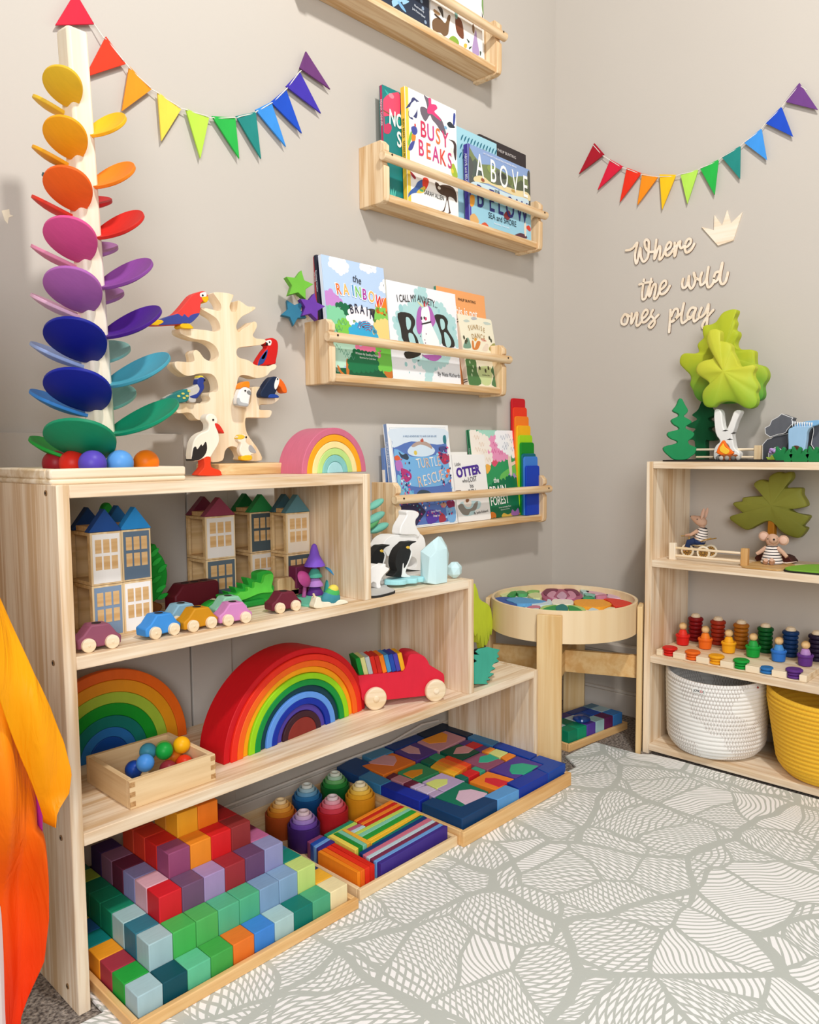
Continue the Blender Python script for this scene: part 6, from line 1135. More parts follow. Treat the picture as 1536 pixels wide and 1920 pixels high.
# ---- rainbow slats
SL = {'purple': ('#43318a', 'deep violet front strip'), 'sky': ('#6fa3e0', 'sky blue strip behind the violet one'), 'maroon': ('#7c3050', 'wine red strip'), 'pale': ('#bfd6de', 'pale ice blue long strip'), 'pink': ('#cf7088', 'pink long strip'), 'navy': ('#163a78', 'navy long strip'), 'teal': ('#167f6a', 'teal long strip'), 'yellow': ('#f6c83a', 'yellow long strip, nearer of two'), 'yellowb': ('#f3bf2e', 'golden long strip beside the teal one'), 'green': ('#2aa03a', 'green long strip'), 'mint': ('#86ceb0', 'mint long strip'), 'lime': ('#c2da5c', 'lime long strip'), 'redr': ('#c8281e', 'red strip next to the lime one'), 'oranger': ('#f0862a', 'orange strip between the two red ones'), 'redb': ('#cc2a1e', 'red strip further back'), 'orangeb': ('#f28a24', 'orange strip at the very back'),
 'lteal': ('#1f8a6a', 'teal short strip beside the pink cups'), 'llime': ('#b9d860', 'lime short strip beside the teal one'), 'lpink': ('#b8607c', 'rose short strip in the middle'), 'lpale': ('#bcd6dc', 'ice blue short strip in the middle'), 'dyel': ('#f3b53a', 'amber crosswise strip'), 'dmint': ('#7fc8a8', 'mint crosswise strip'), 'dgreen': ('#1f8f34', 'green crosswise strip'), 'dyel2': ('#f2dc5c', 'lemon crosswise strip'), 'kmauve': ('#86406a', 'mauve left strip'), 'kblue': ('#2450a8', 'blue left strip'), 'ksky': ('#6fa0dc', 'light blue left strip'), 'kpurp': ('#3c2c80', 'violet left strip'),
 'fo1': ('#f38a1e', 'orange strip at the very front'), 'fo2': ('#f0701c', 'dark orange strip second from the front'), 'fr1': ('#e8321e', 'bright red strip near the front'), 'fr2': ('#d8281c', 'red strip near the front, next to violet')}
for k, (c, l) in SL.items():
    p, cx, cy = shrink(V(RX[k]), .02); 
    o = MB().prismz([(a-cx, b-cy) for a, b in p], 0, .0328+(.004 if k[0] == 'd' else 0)).build('building_strip', paint(c, .45, .08), None, (cx, cy, .0142), bev=.0008)
    tag(o, l+' in the narrow tray', 'strip', 'rainbow slats in the narrow tray')
# ---- nested cups
CUP = {'orange': (-1.2150, -.122, ['#a8481c', '#cf7a22', '#e29a3a', '#e8b468', '#f0d2a0']), 'blue': (-1.1285, -.103, ['#154a80', '#2f74a8', '#6fa4c4', '#a6c4cc', '#dcdfd6']), 'green': (-1.0440, -.100, ['#15602a', '#2f8a3c', '#6fb06a', '#b0d0b4', '#e0e4d4']), 'purple': (-1.2150, -.199, ['#3c1f62', '#6f4aa8', '#a888cc', '#d4b4d4', '#e8cfd4']), 'red': (-1.1290, -.190, ['#b81f26', '#d84050', '#e87888', '#eaa8b4', '#e8d4d4']), 'yellow': (-1.0430, -.184, ['#d8901c', '#e8ac2c', '#f2c650', '#f4dc90', '#f2e6c4'])}
CR = [(.0335, .048), (.0282, .0565), (.0228, .0635), (.0172, .0700), (.0118, .0755)]
for nm, (x, y, cols) in CUP.items():
    for i, ((r, h), c) in enumerate(zip(CR, cols)):
        z0 = .0008*i
        o = MB().lathe([(r-.0015, z0), (r, z0+.002), (r, h-.001), (r-.001, h), (r-.0035, h), (r-.0042, h-.002), (r-.0042, z0+.003)], 36).build('stacking_cup', paint(c, .45, .08), None, (x, y, .0142), ang=40)
        tag(o, '%s of the nest of %s cups in the narrow tray' % (['outermost cup', 'second largest cup', 'middle sized cup', 'second smallest cup', 'innermost smallest cup'][i], nm), 'cup', 'nested cups in the narrow tray')
# ---- block tray under the table
UZ = .0; UR = R(-6.4); UO = Vector((-.3870, -.3110, 0))
ut = tray('small tray of blue and green blocks under the round table', UO.x, UO.y, UO.x+.272, UO.y+.131, .0, .022, .008, BEECH, UR)
MU = Matrix.Translation(UO) @ Matrix.Rotation(UR, 4, 'Z')
UB = [('#11805c', .010, .010, .040, .040, 'dark green front left'), ('#16946a', .051, .010, .040, .040, 'emerald front'), ('#5c44a0', .092, .010, .040, .040, 'violet front'), ('#a9cfd0', .133, .010, .040, .040, 'pale aqua front'), ('#6a2a5c', .174, .010, .040, .040, 'plum front'), ('#3f84cc', .215, .010, .045, .040, 'light blue front right'),
 ('#c2d8da', .010, .051, .040, .040, 'pale grey middle row'), ('#13785a', .051, .051, .040, .040, 'green middle row'), ('#cfdfe2', .092, .051, .040, .040, 'pale ice middle row'), ('#1a50a8', .133, .051, .040, .040, 'royal blue middle row'), ('#2050b4', .174, .051, .040, .040, 'ultramarine middle row'), ('#a8c4cc', .215, .051, .045, .040, 'grey blue middle row right'),
 ('#1d4a8c', .010, .092, .081, .029, 'navy long back row'), ('#4a3a78', .092, .092, .040, .029, 'dim violet back row'), ('#183a80', .133, .092, .081, .029, 'dark blue long back row'), ('#5f7f94', .215, .092, .045, .029, 'slate back row right')]
for c, x, y, w, d, l in UB:
    o = MB().bb((.0004, .0004, 0), (w-.0004, d-.0004, .046)).build('wooden_cube', paint(c, .45, .08), None, MU @ Vector((x, y, .0063)), (0, 0, UR), bev=.0012)
    tag(o, l+' block in the tray under the round table', 'block', 'blocks in the tray under the table')
gm, nt_, p_ = nodes('blue_glass'); p_.inputs['Base Color'].default_value = lin('#2f74e0'); p_.inputs['Transmission Weight'].default_value = .75; p_.inputs['Roughness'].default_value = .06; p_.inputs['IOR'].default_value = 1.45
tag(MB().lathe([(.004, 0), (.020, .0015), (.025, .006), (.023, .011), (.012, .015), (.004, .0158)], 40).build('glass_disc', gm, None, (-.2765, -.2825, .0526)), 'round blue glass disc lying on the blocks under the table', 'glass disc')
# ---- rainbow silk hanging at the left
def silkmat():
    m, nt, p = nodes('rainbow_silk'); tc = N(nt, 'ShaderNodeTexCoord'); sp = N(nt, 'ShaderNodeSeparateXYZ'); nt.links.new(tc.outputs['Object'], sp.inputs[0])
    mr = N(nt, 'ShaderNodeMapRange'); mr.inputs[1].default_value = -.1; mr.inputs[2].default_value = .7
    nz = N(nt, 'ShaderNodeTexNoise'); nz.inputs['Scale'].default_value = 9; nt.links.new(tc.outputs['Object'], nz.inputs[0])
    ad = N(nt, 'ShaderNodeMath', operation='MULTIPLY_ADD'); ad.inputs[1].default_value = .12; nt.links.new(nz.outputs[0], ad.inputs[0]); nt.links.new(sp.outputs[2], mr.inputs[0]); nt.links.new(mr.outputs[0], ad.inputs[2])
    sb = N(nt, 'ShaderNodeMath', operation='SUBTRACT'); sb.inputs[1].default_value = .06; nt.links.new(ad.outputs[0], sb.inputs[0])
    cr = N(nt, 'ShaderNodeValToRGB'); e = cr.color_ramp.elements; e[0].position = 0; e[0].color = lin('#ee2a1e'); e[1].position = 1; e[1].color = lin('#ffb018')
    for ps, c in ((.28, '#f23a0c'), (.5, '#f65a06'), (.74, '#fd9412')):
        q = e.new(ps); q.color = lin(c)
    nt.links.new(sb.outputs[0], cr.inputs[0]); nt.links.new(cr.outputs[0], p.inputs['Base Color']); p.inputs['Roughness'].default_value = .45; p.inputs['Specular IOR Level'].default_value = .2; mw = N(nt, 'ShaderNodeMapping'); mw.inputs['Scale'].default_value = (60, 60, 7); nw = N(nt, 'ShaderNodeTexNoise'); nw.inputs['Scale'].default_value = 1; nw.inputs['Detail'].default_value = 3; nw.inputs['Distortion'].default_value = 1.2; bw = N(nt, 'ShaderNodeBump'); bw.inputs['Strength'].default_value = .5; bw.inputs['Distance'].default_value = .006; nt.links.new(tc.outputs['Object'], mw.inputs[0]); nt.links.new(mw.outputs[0], nw.inputs[0]); nt.links.new(nw.outputs[0], bw.inputs['Height']); nt.links.new(bw.outputs[0], p.inputs['Normal'])
    return m
ed = S('silk')   # right edge: (x from -1.86, z)
def edge_x(z):
    pts = sorted([(b, a) for a, b in ed])
    if z <= pts[0][0]: return pts[0][1]
    for (z0, x0), (z1, x1) in zip(pts, pts[1:]):
        if z0 <= z <= z1: return x0+(x1-x0)*(z-z0)/(z1-z0)
    return pts[-1][1]-(z-pts[-1][0])*.33
sk = thing('rainbow_silk', 'orange and yellow play silk hanging in folds beside the stepped shelf', 'play silk', (-1.86, -.40, 0))
def sheet(name, x0f, x1f, z0, z1, yoff, mat, amp, ph):
    b = MB(); nz_, nx = 90, 60; rows = []
    for i in range(nz_+1):
        z = z0+(z1-z0)*i/nz_; a, c = x0f(z), x1f(z); row_ = []
        for k in range(nx+1):
            u = k/nx; x = a+(c-a)*u
            w_ = (x+.30)*1.0
            y = yoff+amp*(.75*abs(math.sin(w_*58+ph+1.6*z))**1.5-.4+.42*math.sin(w_*121-5*z+ph*2)+.3*math.sin(w_*33+7*z)+.25*math.sin(z*26+w_*40)) + .02*math.sin(z*7+u*2)
            if u > .9: y += .03*((u-.9)/.1)**2
            row_.append(b.bm.verts.new((x, y, z)))
        rows.append(row_)
    for r0, r1 in zip(rows, rows[1:]):
        for k in range(nx): b.bm.faces.new((r0[k], r0[k+1], r1[k+1], r1[k]))
    o = b.build(name, mat, sk, ang=180); s_ = o.modifiers.new('cloth_thickness', 'SOLIDIFY'); s_.thickness = .0008; return o
SILK = silkmat()
sheet('red_orange_fall', lambda z: .004-.010*(z < .2)*(.2-z)-.30*(lambda q: q*q*(3-2*q))(min(1, max(0, (z-.24)/.30))), lambda z: min(edge_x(z), .052+.02*(z < .3)+(.012 if z < .3 else 0)+.0) if z > .34 else edge_x(z), .004, 1.05, 0, SILK, .011, .4)
def silk2():
    m = SILK.copy(); m.name = 'golden_silk'; r = [n for n in m.node_tree.nodes if n.type == 'VALTORGB'][0].color_ramp.elements
    for q in r: q.color = lin('#fb8c06' if q.position < .6 else '#fda60c')
    return m
sheet('golden_fold', lambda z: .052-.30*max(0, z-.352) if z > .352 else .05, lambda z: edge_x(z)+.001, .352, 1.05, -.030, silk2(), .006, 1.7)
sheet('magenta_fold', lambda z: .03, lambda z: .0585, .22, .40, .018, plain('#b0278c', .4), .003, .2)

st_ = thing('play_stand', 'white painted post of a stand at the left frame edge behind the silk', 'stand', (-1.862, -.372, 0))
MB().bb((-.030, -.012, 0), (.0115, .012, 1.12)).build('post', plain('#efece6', .5), st_, bev=.003); MB().bb((-.30, -.010, 1.03), (.03, .010, 1.07)).build('cross_bar', plain('#efece6', .5), st_, bev=.003)
# ---------------------------------------------------------------- polar animals on the second step
isl = thing('ice_island', 'flat grey island with dark edge at front of the polar animals', 'play board', (0, 0, Z2))
ip = sm([(-1.128, -.3185), (-1.075, -.3195), (-1.050, -.306), (-1.035, -.270), (-1.00, -.235), (-.96, -.215), (-.93, -.19), (-.90, -.145), (-.96, -.115), (-1.06, -.13), (-1.115, -.18), (-1.132, -.25)], 5)
MB().prismz(ip, 0, .0045).build('dark_edge', plain('#2a2724', .8), isl, bev=.0006); MB().prismz([(x*.985-.0153, y*.975-.0055) for x, y in ip], .0042, .0058).build('grey_top', paint('#c9c8c4', .8, .05), isl)
ZI = Z2+.006
sl_ = MB().prismz(sm([(-1.026, -.250), (-1.018, -.272), (-1.000, -.285), (-.985, -.281), (-.970, -.292), (-.958, -.286), (-.945, -.290), (-.936, -.276), (-.944, -.255), (-.965, -.240), (-1.0, -.236)], 3), 0, .011).build('ice_floe', [paint('#a6e2e8', .5, .12)], None, (0, 0, ZI), bev=.002)
tag(sl_, 'turquoise ice floe cut-out under the right penguin', 'toy ice')
WH = '#faf8f5'
bear = thing('polar_bear', 'large white wooden polar bear with lowered head facing left', 'toy polar bear', (-.90, -.18, Z2+.008), group=None)
slab('body', S('bear'), .042, paint(WH, .55, .04), bear, bev=.006, smooth=3)
e_ = S('bear')[0]
MB().cyl((-.0905, -.001, .0605), (-.0905, .002, .0605), .0018, n=10).build('eye', plain('#1c1814', .3), bear)
MB().sph((e_[0]+.0035, -.0005, e_[1]-.005), (.003, .002, .0024)).build('nose', plain('#221c18', .4), bear)
rk = MB().prismz(sm([(-.965, -.190), (-.90, -.205), (-.83, -.195), (-.80, -.16), (-.83, -.125), (-.93, -.12)], 5), 0, .0078).build('stone_plate', paint('#cfccc6', .7, .06), None, (0, 0, ZI-.0055 if 0 else Z2), bev=.002)
tag(rk, 'pale grey plate under the large polar bear', 'toy stone')
cub = thing('polar_bear_cub', 'white bear cub sitting on the large polar bear, looking up', 'toy polar bear', (-.90, -.185, Z2+.008))
slab('body', S('cub'), .028, paint(WH, .55, .04), cub, bev=.005, smooth=3)
pg = thing('penguin', 'black and white penguin standing on the turquoise ice floe', 'toy penguin', (-1.005, -.265, ZI+.0112))
dz = -(min(z for x, z in S('peng')))
for nm, key, c, th in (('body', 'peng', '#262626', .022), ('white_front', 'pengw', '#f2f0ec', .0235), ('tail', 'pengb', '#1f2020', .0232), ('yellow_patch', 'pengy', '#ecc04a', .0243)):
    slab(nm, [(x, z+dz) for x, z in S(key)], th, paint(c, .55, .08), pg, (0, -(th-.022)/2, 0), bev=.003, smooth=3)
p2 = thing('penguin', 'black and white penguin at the left, half behind shelf panel', 'toy penguin', (-1.008, -.209, ZI))
sc_ = [(x*.95-.02, (z+dz)*1.02) for x, z in S('peng')]
slab('body', sc_, .022, paint('#262626', .55, .08), p2, bev=.003, smooth=3)
slab('white_front', [(x*.95-.02, (z+dz)*1.02) for x, z in S('pengw')], .0235, paint('#f2f0ec', .55, .08), p2, (0, -.0008, 0), bev=.003, smooth=3)
slab('yellow_patch', [(x*.95-.02, (z+dz)*1.02) for x, z in S('pengy')], .0243, paint('#ecc04a', .55, .08), p2, (0, -.0012, 0), bev=.002, smooth=3)
fx = thing('arctic_fox', 'small white arctic fox at the front left of the polar scene', 'toy fox', (-1.08, -.268, ZI))
dz = -(min(z for x, z in S('fox'))); slab('body', [(x, z+dz) for x, z in S('fox')], .020, paint(WH, .55, .04), fx, bev=.004, smooth=3)
def crystal(name, label, loc, pts, mat, cat='toy iceberg'):
    b = MB(); vs = [b.bm.verts.new(p) for p in pts]; r = bmesh.ops.convex_hull(b.bm, input=vs)
    bmesh.ops.delete(b.bm, geom=[g for g in r['geom_interior'] if isinstance(g, bmesh.types.BMVert)], context='VERTS')
    return tag(b.build(name, mat, None, loc, bev=.0012, ang=8), label, cat)
ICE = paint('#cdeaee', .45, .04)
crystal('iceberg', 'tall pale blue faceted iceberg at the right of the polar bear', (-.900, -.290, Z2+.0008), [(x*.9, y, z) for x, y, z in [(-.048, -.010, .004), (-.030, -.020, 0), (.008, -.022, 0), (.020, -.010, .004), (.020, .016, 0), (-.04, .018, 0), (-.044, -.014, .060), (-.028, -.02, .072), (.012, -.019, .075), (.036, -.006, .060), (.042, .004, .076), (.038, .012, .082), (-.044, .014, .072), (-.018, 0, .093), (.002, -.002, .102), (.018, .002, .100), (.03, .008, .09), (-.046, .006, .02)]], ICE)
crystal('ice_ball', 'small round faceted ice lump beside the tall iceberg', (-.8345, -.284, Z2+.0005), [(.0205*math.cos(a)*math.cos(b)*random.uniform(.92, 1.05), .0195*math.sin(a)*math.cos(b)*random.uniform(.92, 1.05), .0195+.0195*math.sin(b)) for b in (-1.3, -.5, .35, 1.15) for a in [k*2*PI/(4 if abs(b) > 1 else 6)+b for k in range(4 if abs(b) > 1 else 6)]], ICE)
bl = thing('leafy_tree', 'mint green leaved wooden tree half hidden behind the top shelf panel', 'toy tree', (-.968, -.095, Z2))
MB().tube([(.028, 0, 0), (.034, 0, .07), (.038, 0, .12), (.046, 0, .168)], .006, 10, taper=[.010, .007, .006, .004]).prismz(ell(.028, 0, .03, .02), 0, .005).build('trunk', paint('#a98a68'), bl)
for x, z, r_, a, c in ((.068, .165, .028, .4, '#7cc8b4'), (.066, .133, .033, .35, '#7cc4b2'), (.055, .118, .026, .5, '#5fa86a'), (.079, .108, .032, .25, '#7cc8b6'), (.008, .13, .03, 2.8, '#7cc8b6'), (.018, .16, .026, 2.6, '#5fa86a')):
    MB().sph((x, 0, z), (r_, .012, r_*.30), n=20, rot=Matrix.Rotation(-a, 3, 'Y')).build('leaf', paint(c, .55, .1), bl)
# ---------------------------------------------------------------- lowest step: willow and hedge
wl = thing('willow_tree', 'lime yellow drooping willow tree behind the second step', 'toy tree', (-.70, -.12, Z3))
slab('foliage', S('willow'), .020, paint('#c6d63c', .55, .14), wl, bev=.003, smooth=2)
MB().tube([(-.095, .01, 0), (-.088, .01, .03), (-.078, .01, .11)], .008, 10, taper=[.014, .009, .007]).build('trunk', paint('#e4ded4'), wl)
for k in range(5):
    x = -.105+.018*k; MB().tube([(x, -.001, .20-.006*k), (x+.006, -.003, .14-.005*k), (x+.004+.004*k, -.001, .075+.006*(k % 2))], .0035, 8, taper=[.003, .0045, .0012]).build('frond', paint('#a6be2a' if k % 2 else '#c6d648', .55, .1), wl)
hd = thing('hedge_board', 'sea green spiky edged wooden board standing at front of the lowest step', 'toy hedge', (-.79, -.31, Z3))
dz = -min(z for x, z in S('croc'))
MB().prism([(x, z+dz) for x, z in S('croc')], 0, .004).build('green_face', paint('#43ac94', .55, .14), hd, bev=.0006)
MB().prism([(x+.003, max(0, z+dz-.003)) for x, z in S('croc')], .0041, .016).build('shade_back', paint('#1c1f1e', .7, .05), hd)  # near-black copy set right and down, painted shade and edge below the notches
# ---------------------------------------------------------------- forest scene on the bookcase top
def lobed(name, pts, th, mat, parent, loc=(0, 0, 0), rot=(0, 0, 0), bulge=.012, c=None, lobes=7, amp=.004):
    """thick carved board: the face swells towards its middle and is gouged between the lobes"""
    pts = sm(pts, 4); n = len(pts); b = MB()
    cx = sum(p[0] for p in pts)/n if c is None else c[0]; cz = sum(p[1] for p in pts)/n if c is None else c[1]
    rings = []
    rad = [math.hypot(p[0]-cx, p[1]-cz) for p in pts]; rm = sum(rad)/n
    for s, y in ((1, th), (1, .004), (.975, .0015), (.94, 0), (.8, None), (.6, None), (.4, None), (.2, None), (.06, None)):
        rg = []
        for k, (x, z) in enumerate(pts):
            if y is None:
                rel = (rad[k]-rm)/rm; yy = -bulge*(1-s*s)*.8-amp*6*rel*s*(1-s)*2
            else: yy = y
            rg.append(b.bm.verts.new((cx+(x-cx)*s, yy, cz+(z-cz)*s)))
        rings.append(rg)
    for a, d in zip(rings, rings[1:]):
        for k in range(n): b.bm.faces.new((a[k], a[(k+1) % n], d[(k+1) % n], d[k]))
    b.bm.faces.new(rings[0]); b.bm.faces.new(rings[-1])
    return b.build(name, mat, parent, loc, rot, ang=32)
def twotone(h1, h2, z0, z1, name):
    """wood dyed from one colour into another over its height"""
    m, nt, p = nodes(name); tc = N(nt, 'ShaderNodeTexCoord'); sp = N(nt, 'ShaderNodeSeparateXYZ'); nt.links.new(tc.outputs['Object'], sp.inputs[0])
    nz = N(nt, 'ShaderNodeTexNoise'); nz.inputs['Scale'].default_value = 24; nt.links.new(tc.outputs['Object'], nz.inputs[0])
    mr = N(nt, 'ShaderNodeMapRange'); mr.inputs[1].default_value = z0; mr.inputs[2].default_value = z1; nt.links.new(sp.outputs[2], mr.inputs[0])
    ad = N(nt, 'ShaderNodeMath', operation='MULTIPLY_ADD'); ad.inputs[1].default_value = .5; nt.links.new(nz.outputs[0], ad.inputs[0]); nt.links.new(mr.outputs[0], ad.inputs[2])
    sb = N(nt, 'ShaderNodeMath', operation='SUBTRACT', use_clamp=True); sb.inputs[1].default_value = .25; nt.links.new(ad.outputs[0], sb.inputs[0])
    mx = N(nt, 'ShaderNodeMix', data_type='RGBA'); mx.inputs[6].default_value = lin(h1); mx.inputs[7].default_value = lin(h2); nt.links.new(sb.outputs[0], mx.inputs[0]); nt.links.new(mx.outputs[2], p.inputs['Base Color']); p.inputs['Roughness'].default_value = .55; p.inputs['Specular IOR Level'].default_value = .25
    return m
def flatboard(name, label, pts, z, c, h=.0035):
    return tag(MB().prismz(sm(pts, 4), 0, h).build(name, paint(c, .8, .05), None, (0, 0, z), bev=.0005), label, 'play board')
flatboard('play_board', 'dark flat board under the fir and campfire on the bookcase', [(-.236, -.50), (-.236, -.63), (-.238, -.78), (-.15, -.79), (-.05, -.70), (-.04, -.50), (-.15, -.48)], S0+.0002, '#2c2622', .0036)
f1 = thing('fir_tree', 'bright green wooden fir leaning forward at left of the bookcase top', 'toy tree', (-.17, -.512, S0+.004), R(-60))
dz = -min(z for x, z in S('fir1'))
slab('foliage', [(x, z+dz) for x, z in S('fir1')], .030, paint('#148a4e', .55, .1), f1, bev=.005, smooth=3)
f2 = thing('fir_tree', 'dark green wooden fir standing behind at the wall', 'toy tree', (-.06, -.535, S0+.004), -PI/2)
dz = -min(z for x, z in S('fir2')); slab('foliage', [(x, z+dz) for x, z in S('fir2')], .028, paint('#0d5630', .55, .1), f2, bev=.004, smooth=3)
br = thing('birch_tree', 'tall lime green leafy wooden birch with white forked trunk', 'toy tree', (-.12, -.61, S0+.004), -PI/2)
MBT = paint('#f3f1ec', .55, .03)
dz = -min(z for x, z in S('birch'))
slab('trunk', [(x, z+dz) for x, z in S('birch')], .026, MBT, br, bev=.004, smooth=3)
b = MB()
for x, z in ((.0, .075), (.012, .052), (-.006, .035), (.022, .068), (.018, .02), (-.012, .010)): b.prism([(x-.008, z), (x, z+.003), (x+.008, z+.001), (x, z-.001)], -.0006, .001)
b.build('bark_marks', plain('#2c2826', .6), br)
def shift(key, dx): return [(x+dx, z) for x, z in S(key)]
# crowns were measured on planes 2 cm before and 3.5 cm behind the trunk
lobed('front_crown', [(x+.010, z) for x, z in S('crownF')], .024, twotone('#8dba34', '#c6c83c', .12, .24, 'lime_crown_front'), br, (0, -.02, 0), bulge=.011, amp=.0028)
lobed('back_crown', [(x-.010, z) for x, z in S('crownB')], .026, twotone('#3f9a38', '#b4be2c', .14, .27, 'lime_crown_back'), br, (0, .035, 0), bulge=.007, amp=.0025)
fc = thing('campfire', 'small wooden campfire with orange flames in front of the birch', 'toy campfire', (-.215, -.65, S0+.004), -PI/2)
dz = .010-min(z for x, z in S('flame'))
slab('flame', [(x, z+dz) for x, z in S('flame')], .010, paint('#f2701c', .5, .1), fc, bev=.002); slab('inner_flame', [(x, z+dz) for x, z in S('flame2')], .0115, paint('#fcc63c', .5, .1), fc, (0, -.0008, 0), bev=.002)
MB().lathe([(.022, 0), (.0225, .010), (.018, .014)], 24).build('fire_pit', paint('#8a4a24', .6, .15), fc, (.004, .012, .0))
for k in range(6):
    a = R(-160+32*k-20); MB().sph((.004+.027*math.cos(a), .012+.020*math.sin(a)-.002, .005), (.006, .005, .006), n=12).build('stone', paint(['#9c968e', '#6d6a66', '#b9b2a8'][k % 3], .7, .1), fc)
MB().cyl((-.03, .01, .020), (.002, .008, .032), .0028, n=10).build('twig', paint('#e9e2d6'), fc)
def fence(label, z, x, y0, y1, post0, post1, h, r0z, r1z, g=None):
    t = thing('wooden_fence', label, 'toy fence', (x, y0, z), -PI/2)
    L = y0-y1
    for q, c in ((0, post0), (L, post1)):
        if c: MB().bb((q-.0085, -.007, 0), (q+.0085, .007, h)).build('post', c, t, bev=.001)
    for rz_ in (r0z, r1z): MB().cyl((0, 0, rz_), (L, 0, rz_), .0032, n=12).build('rail', RAW('X'), t)
    return t
fence('low wooden fence with one square post behind the campfire', S0+.004, -.10, -.525, -.688, None, wood('#e8cfa6', '#d4b080', 'Z', 1), .036, .0262, .006)
wf = thing('waterfall_rock', 'grey painted stone waterfall at the right end of the bookcase top', 'toy waterfall', (-.08, -.78, S0+.0005), -PI/2)
RK = [paint('#5c5e64', .7, .14), paint('#e4e4e4', .7, .03)]
def rock(name, key, th, y, c):
    p = S(key); cx = sum(a for a, b_ in p)/len(p); cz = sum(b_ for a, b_ in p)/len(p)
    p = [(a, max(0, b_)) for a, b_ in p]
    o = MB().prism(p, y, y+th).build(name, paint(c, .7, .14), wf, bev=.002)
    q = [(cx+(a-cx)*1.0, max(.0, b_)) for a, b_ in p]; bb_ = MB()
    for a, d in zip(q, q[1:]+q[:1]): bb_.tube([(a[0], y+.0005, a[1]), (d[0], y+.0005, d[1])], .0009, 6)
    bb_.build('white_edge', paint('#e8e8e8', .7, .02), o)
rock('back_rock', 'rockL', .03, .0, '#4c4e54'); rock('upper_rock', 'rockU', .034, -.006, '#63656b'); rock('side_rock', 'rockR', .03, -.012, '#5b5f68'); rock('front_stone', 'rockS', .012, -.018, '#82868a')
p_ = [(x*.985, max(.0, z)) for x, z in S('water')]; slab('waterfall', p_, .020, paint('#9fc6e6', .4, .06), wf, (0, -.040, 0), bev=.003, smooth=2)
slab('stream', S('stream'), .016, paint('#7fb4de', .4, .06), wf, (0, -.036, 0), bev=.002, smooth=2)
b = MB()
for k in range(9): x = -.004+.0055*k; b.prism([(x-.002, .098-.0005*k), (x+.002, .098-.0005*k), (x, .084-.001*(k % 3))], -.0405, -.0395)
b.build('foam_streaks', plain('#eef4f8', .5), wf)
dk = thing('toy_duck', 'wooden mallard duck with brown head behind the grass clumps', 'toy duck', (-.19, -.80, S0), -PI/2)
sh_ = -max(0, 0)
slab('body', [(x, max(.001, z)) for x, z in S('duckh')], .014, paint('#5a3420', .5, .1), dk, bev=.003, smooth=3); slab('bill', S('duckbill'), .0152, paint('#f08a1c', .5, .06), dk, (0, -.0006, 0), bev=.001, smooth=3); slab('neck_ring', S('duckneck'), .0152, paint('#f2efe8', .5, .02), dk, (0, -.0006, 0), bev=.001, smooth=3)
gp = S('grass'); gz = -min(z for x, z in gp)
for k, l in enumerate(('leftmost of the green wooden grass clumps on the bookcase edge', 'middle green wooden grass clump in front of the duck', 'rightmost green wooden grass clump at the frame edge')):
    tag(MB().prism([(x, (z+gz)*1.28) for x, z in gp], 0, .012).build('grass_clump', paint('#1d7a42', .55, .12), None, (-.225, -.78-.0362*k, S0+.0002), (0, 0, -PI/2), bev=.0015), l, 'toy grass', 'wooden grass clumps')
fl = thing('flower_patch', 'tiny lilac flower on a lime leaf beside the fence post', 'toy flower', (-.16, -.745, S0+.004), -PI/2)
b = MB()
for k in range(7): a = k*.9; b.sph((.006*math.cos(a), .004*math.sin(a), .022+.003*math.sin(3*a)), .0045, n=10)
b.build('blossom', paint('#bfa0d8'), fl); MB().prism([(-.012, 0), (.022, 0), (.024, .010), (.014, .007), (.010, .015), (.004, .008), (-.004, .012), (-.006, .006), (-.016, .007)], -.003, .004).build('leaf', paint('#a9c64a'), fl, bev=.001)
# ---------------------------------------------------------------- mouse scene, second compartment
ol = thing('olive_tree', 'large olive green wooden tree board in the second compartment', 'toy tree', (-.06, -.71, S1), -PI/2)
lobed('foliage', S('olive'), .028, twotone('#76782a', '#90923c', .05, .16, 'olive_crown'), ol, bulge=.003, amp=.001)
op = S('olive'); MB().prism([(-.012, 0), (.012, 0), (.009, .03), (.008, .105), (-.008, .105), (-.010, .03)], .002, .024).build('trunk', paint('#b4741c', .55, .16), ol, bev=.002)
yt = thing('yellow_tree', 'ochre yellow round tree at the right behind the olive one', 'toy tree', (-.05, -.895, S1), -PI/2)
lobed('foliage', [(x, z+.09) for x, z in ell(.022, 0, .045, .038, 9)], .024, paint('#b08a1c', .6, .14), yt, bulge=.006, amp=.001); MB().bb((.014, .004, 0), (.028, .020, .07)).build('trunk', paint('#7c5424'), yt)
fence('wooden fence with a pale and a brown post in front of the mouse tricycle', S1, -.205, -.512, -.700, wood('#f8ecd8', '#ecd8b8', 'Z', 1), wood('#e0b67a', '#c8975a', 'Z', 1), .045, .032, .0115)
SKIN = paint('#d2ab92', .85, .06)
def stripes(h1, h2, f):
    m, nt, p = nodes('striped_knit'); tc = N(nt, 'ShaderNodeTexCoord'); sp = N(nt, 'ShaderNodeSeparateXYZ'); nt.links.new(tc.outputs['Object'], sp.inputs[0])
    mu = N(nt, 'ShaderNodeMath', operation='MULTIPLY'); mu.inputs[1].default_value = f; nt.links.new(sp.outputs[2], mu.inputs[0]); si = N(nt, 'ShaderNodeMath', operation='SINE'); nt.links.new(mu.outputs[0], si.inputs[0]); gt = N(nt, 'ShaderNodeMath', operation='GREATER_THAN'); gt.inputs[1].default_value = .55; nt.links.new(si.outputs[0], gt.inputs[0])
    mx = N(nt, 'ShaderNodeMix', data_type='RGBA'); mx.inputs[6].default_value = lin(h1); mx.inputs[7].default_value = lin(h2); nt.links.new(gt.outputs[0], mx.inputs[0]); nt.links.new(mx.outputs[2], p.inputs['Base Color']); p.inputs['Roughness'].default_value = .9
    return m
STR = stripes('#efe6de', '#26222a', 900)
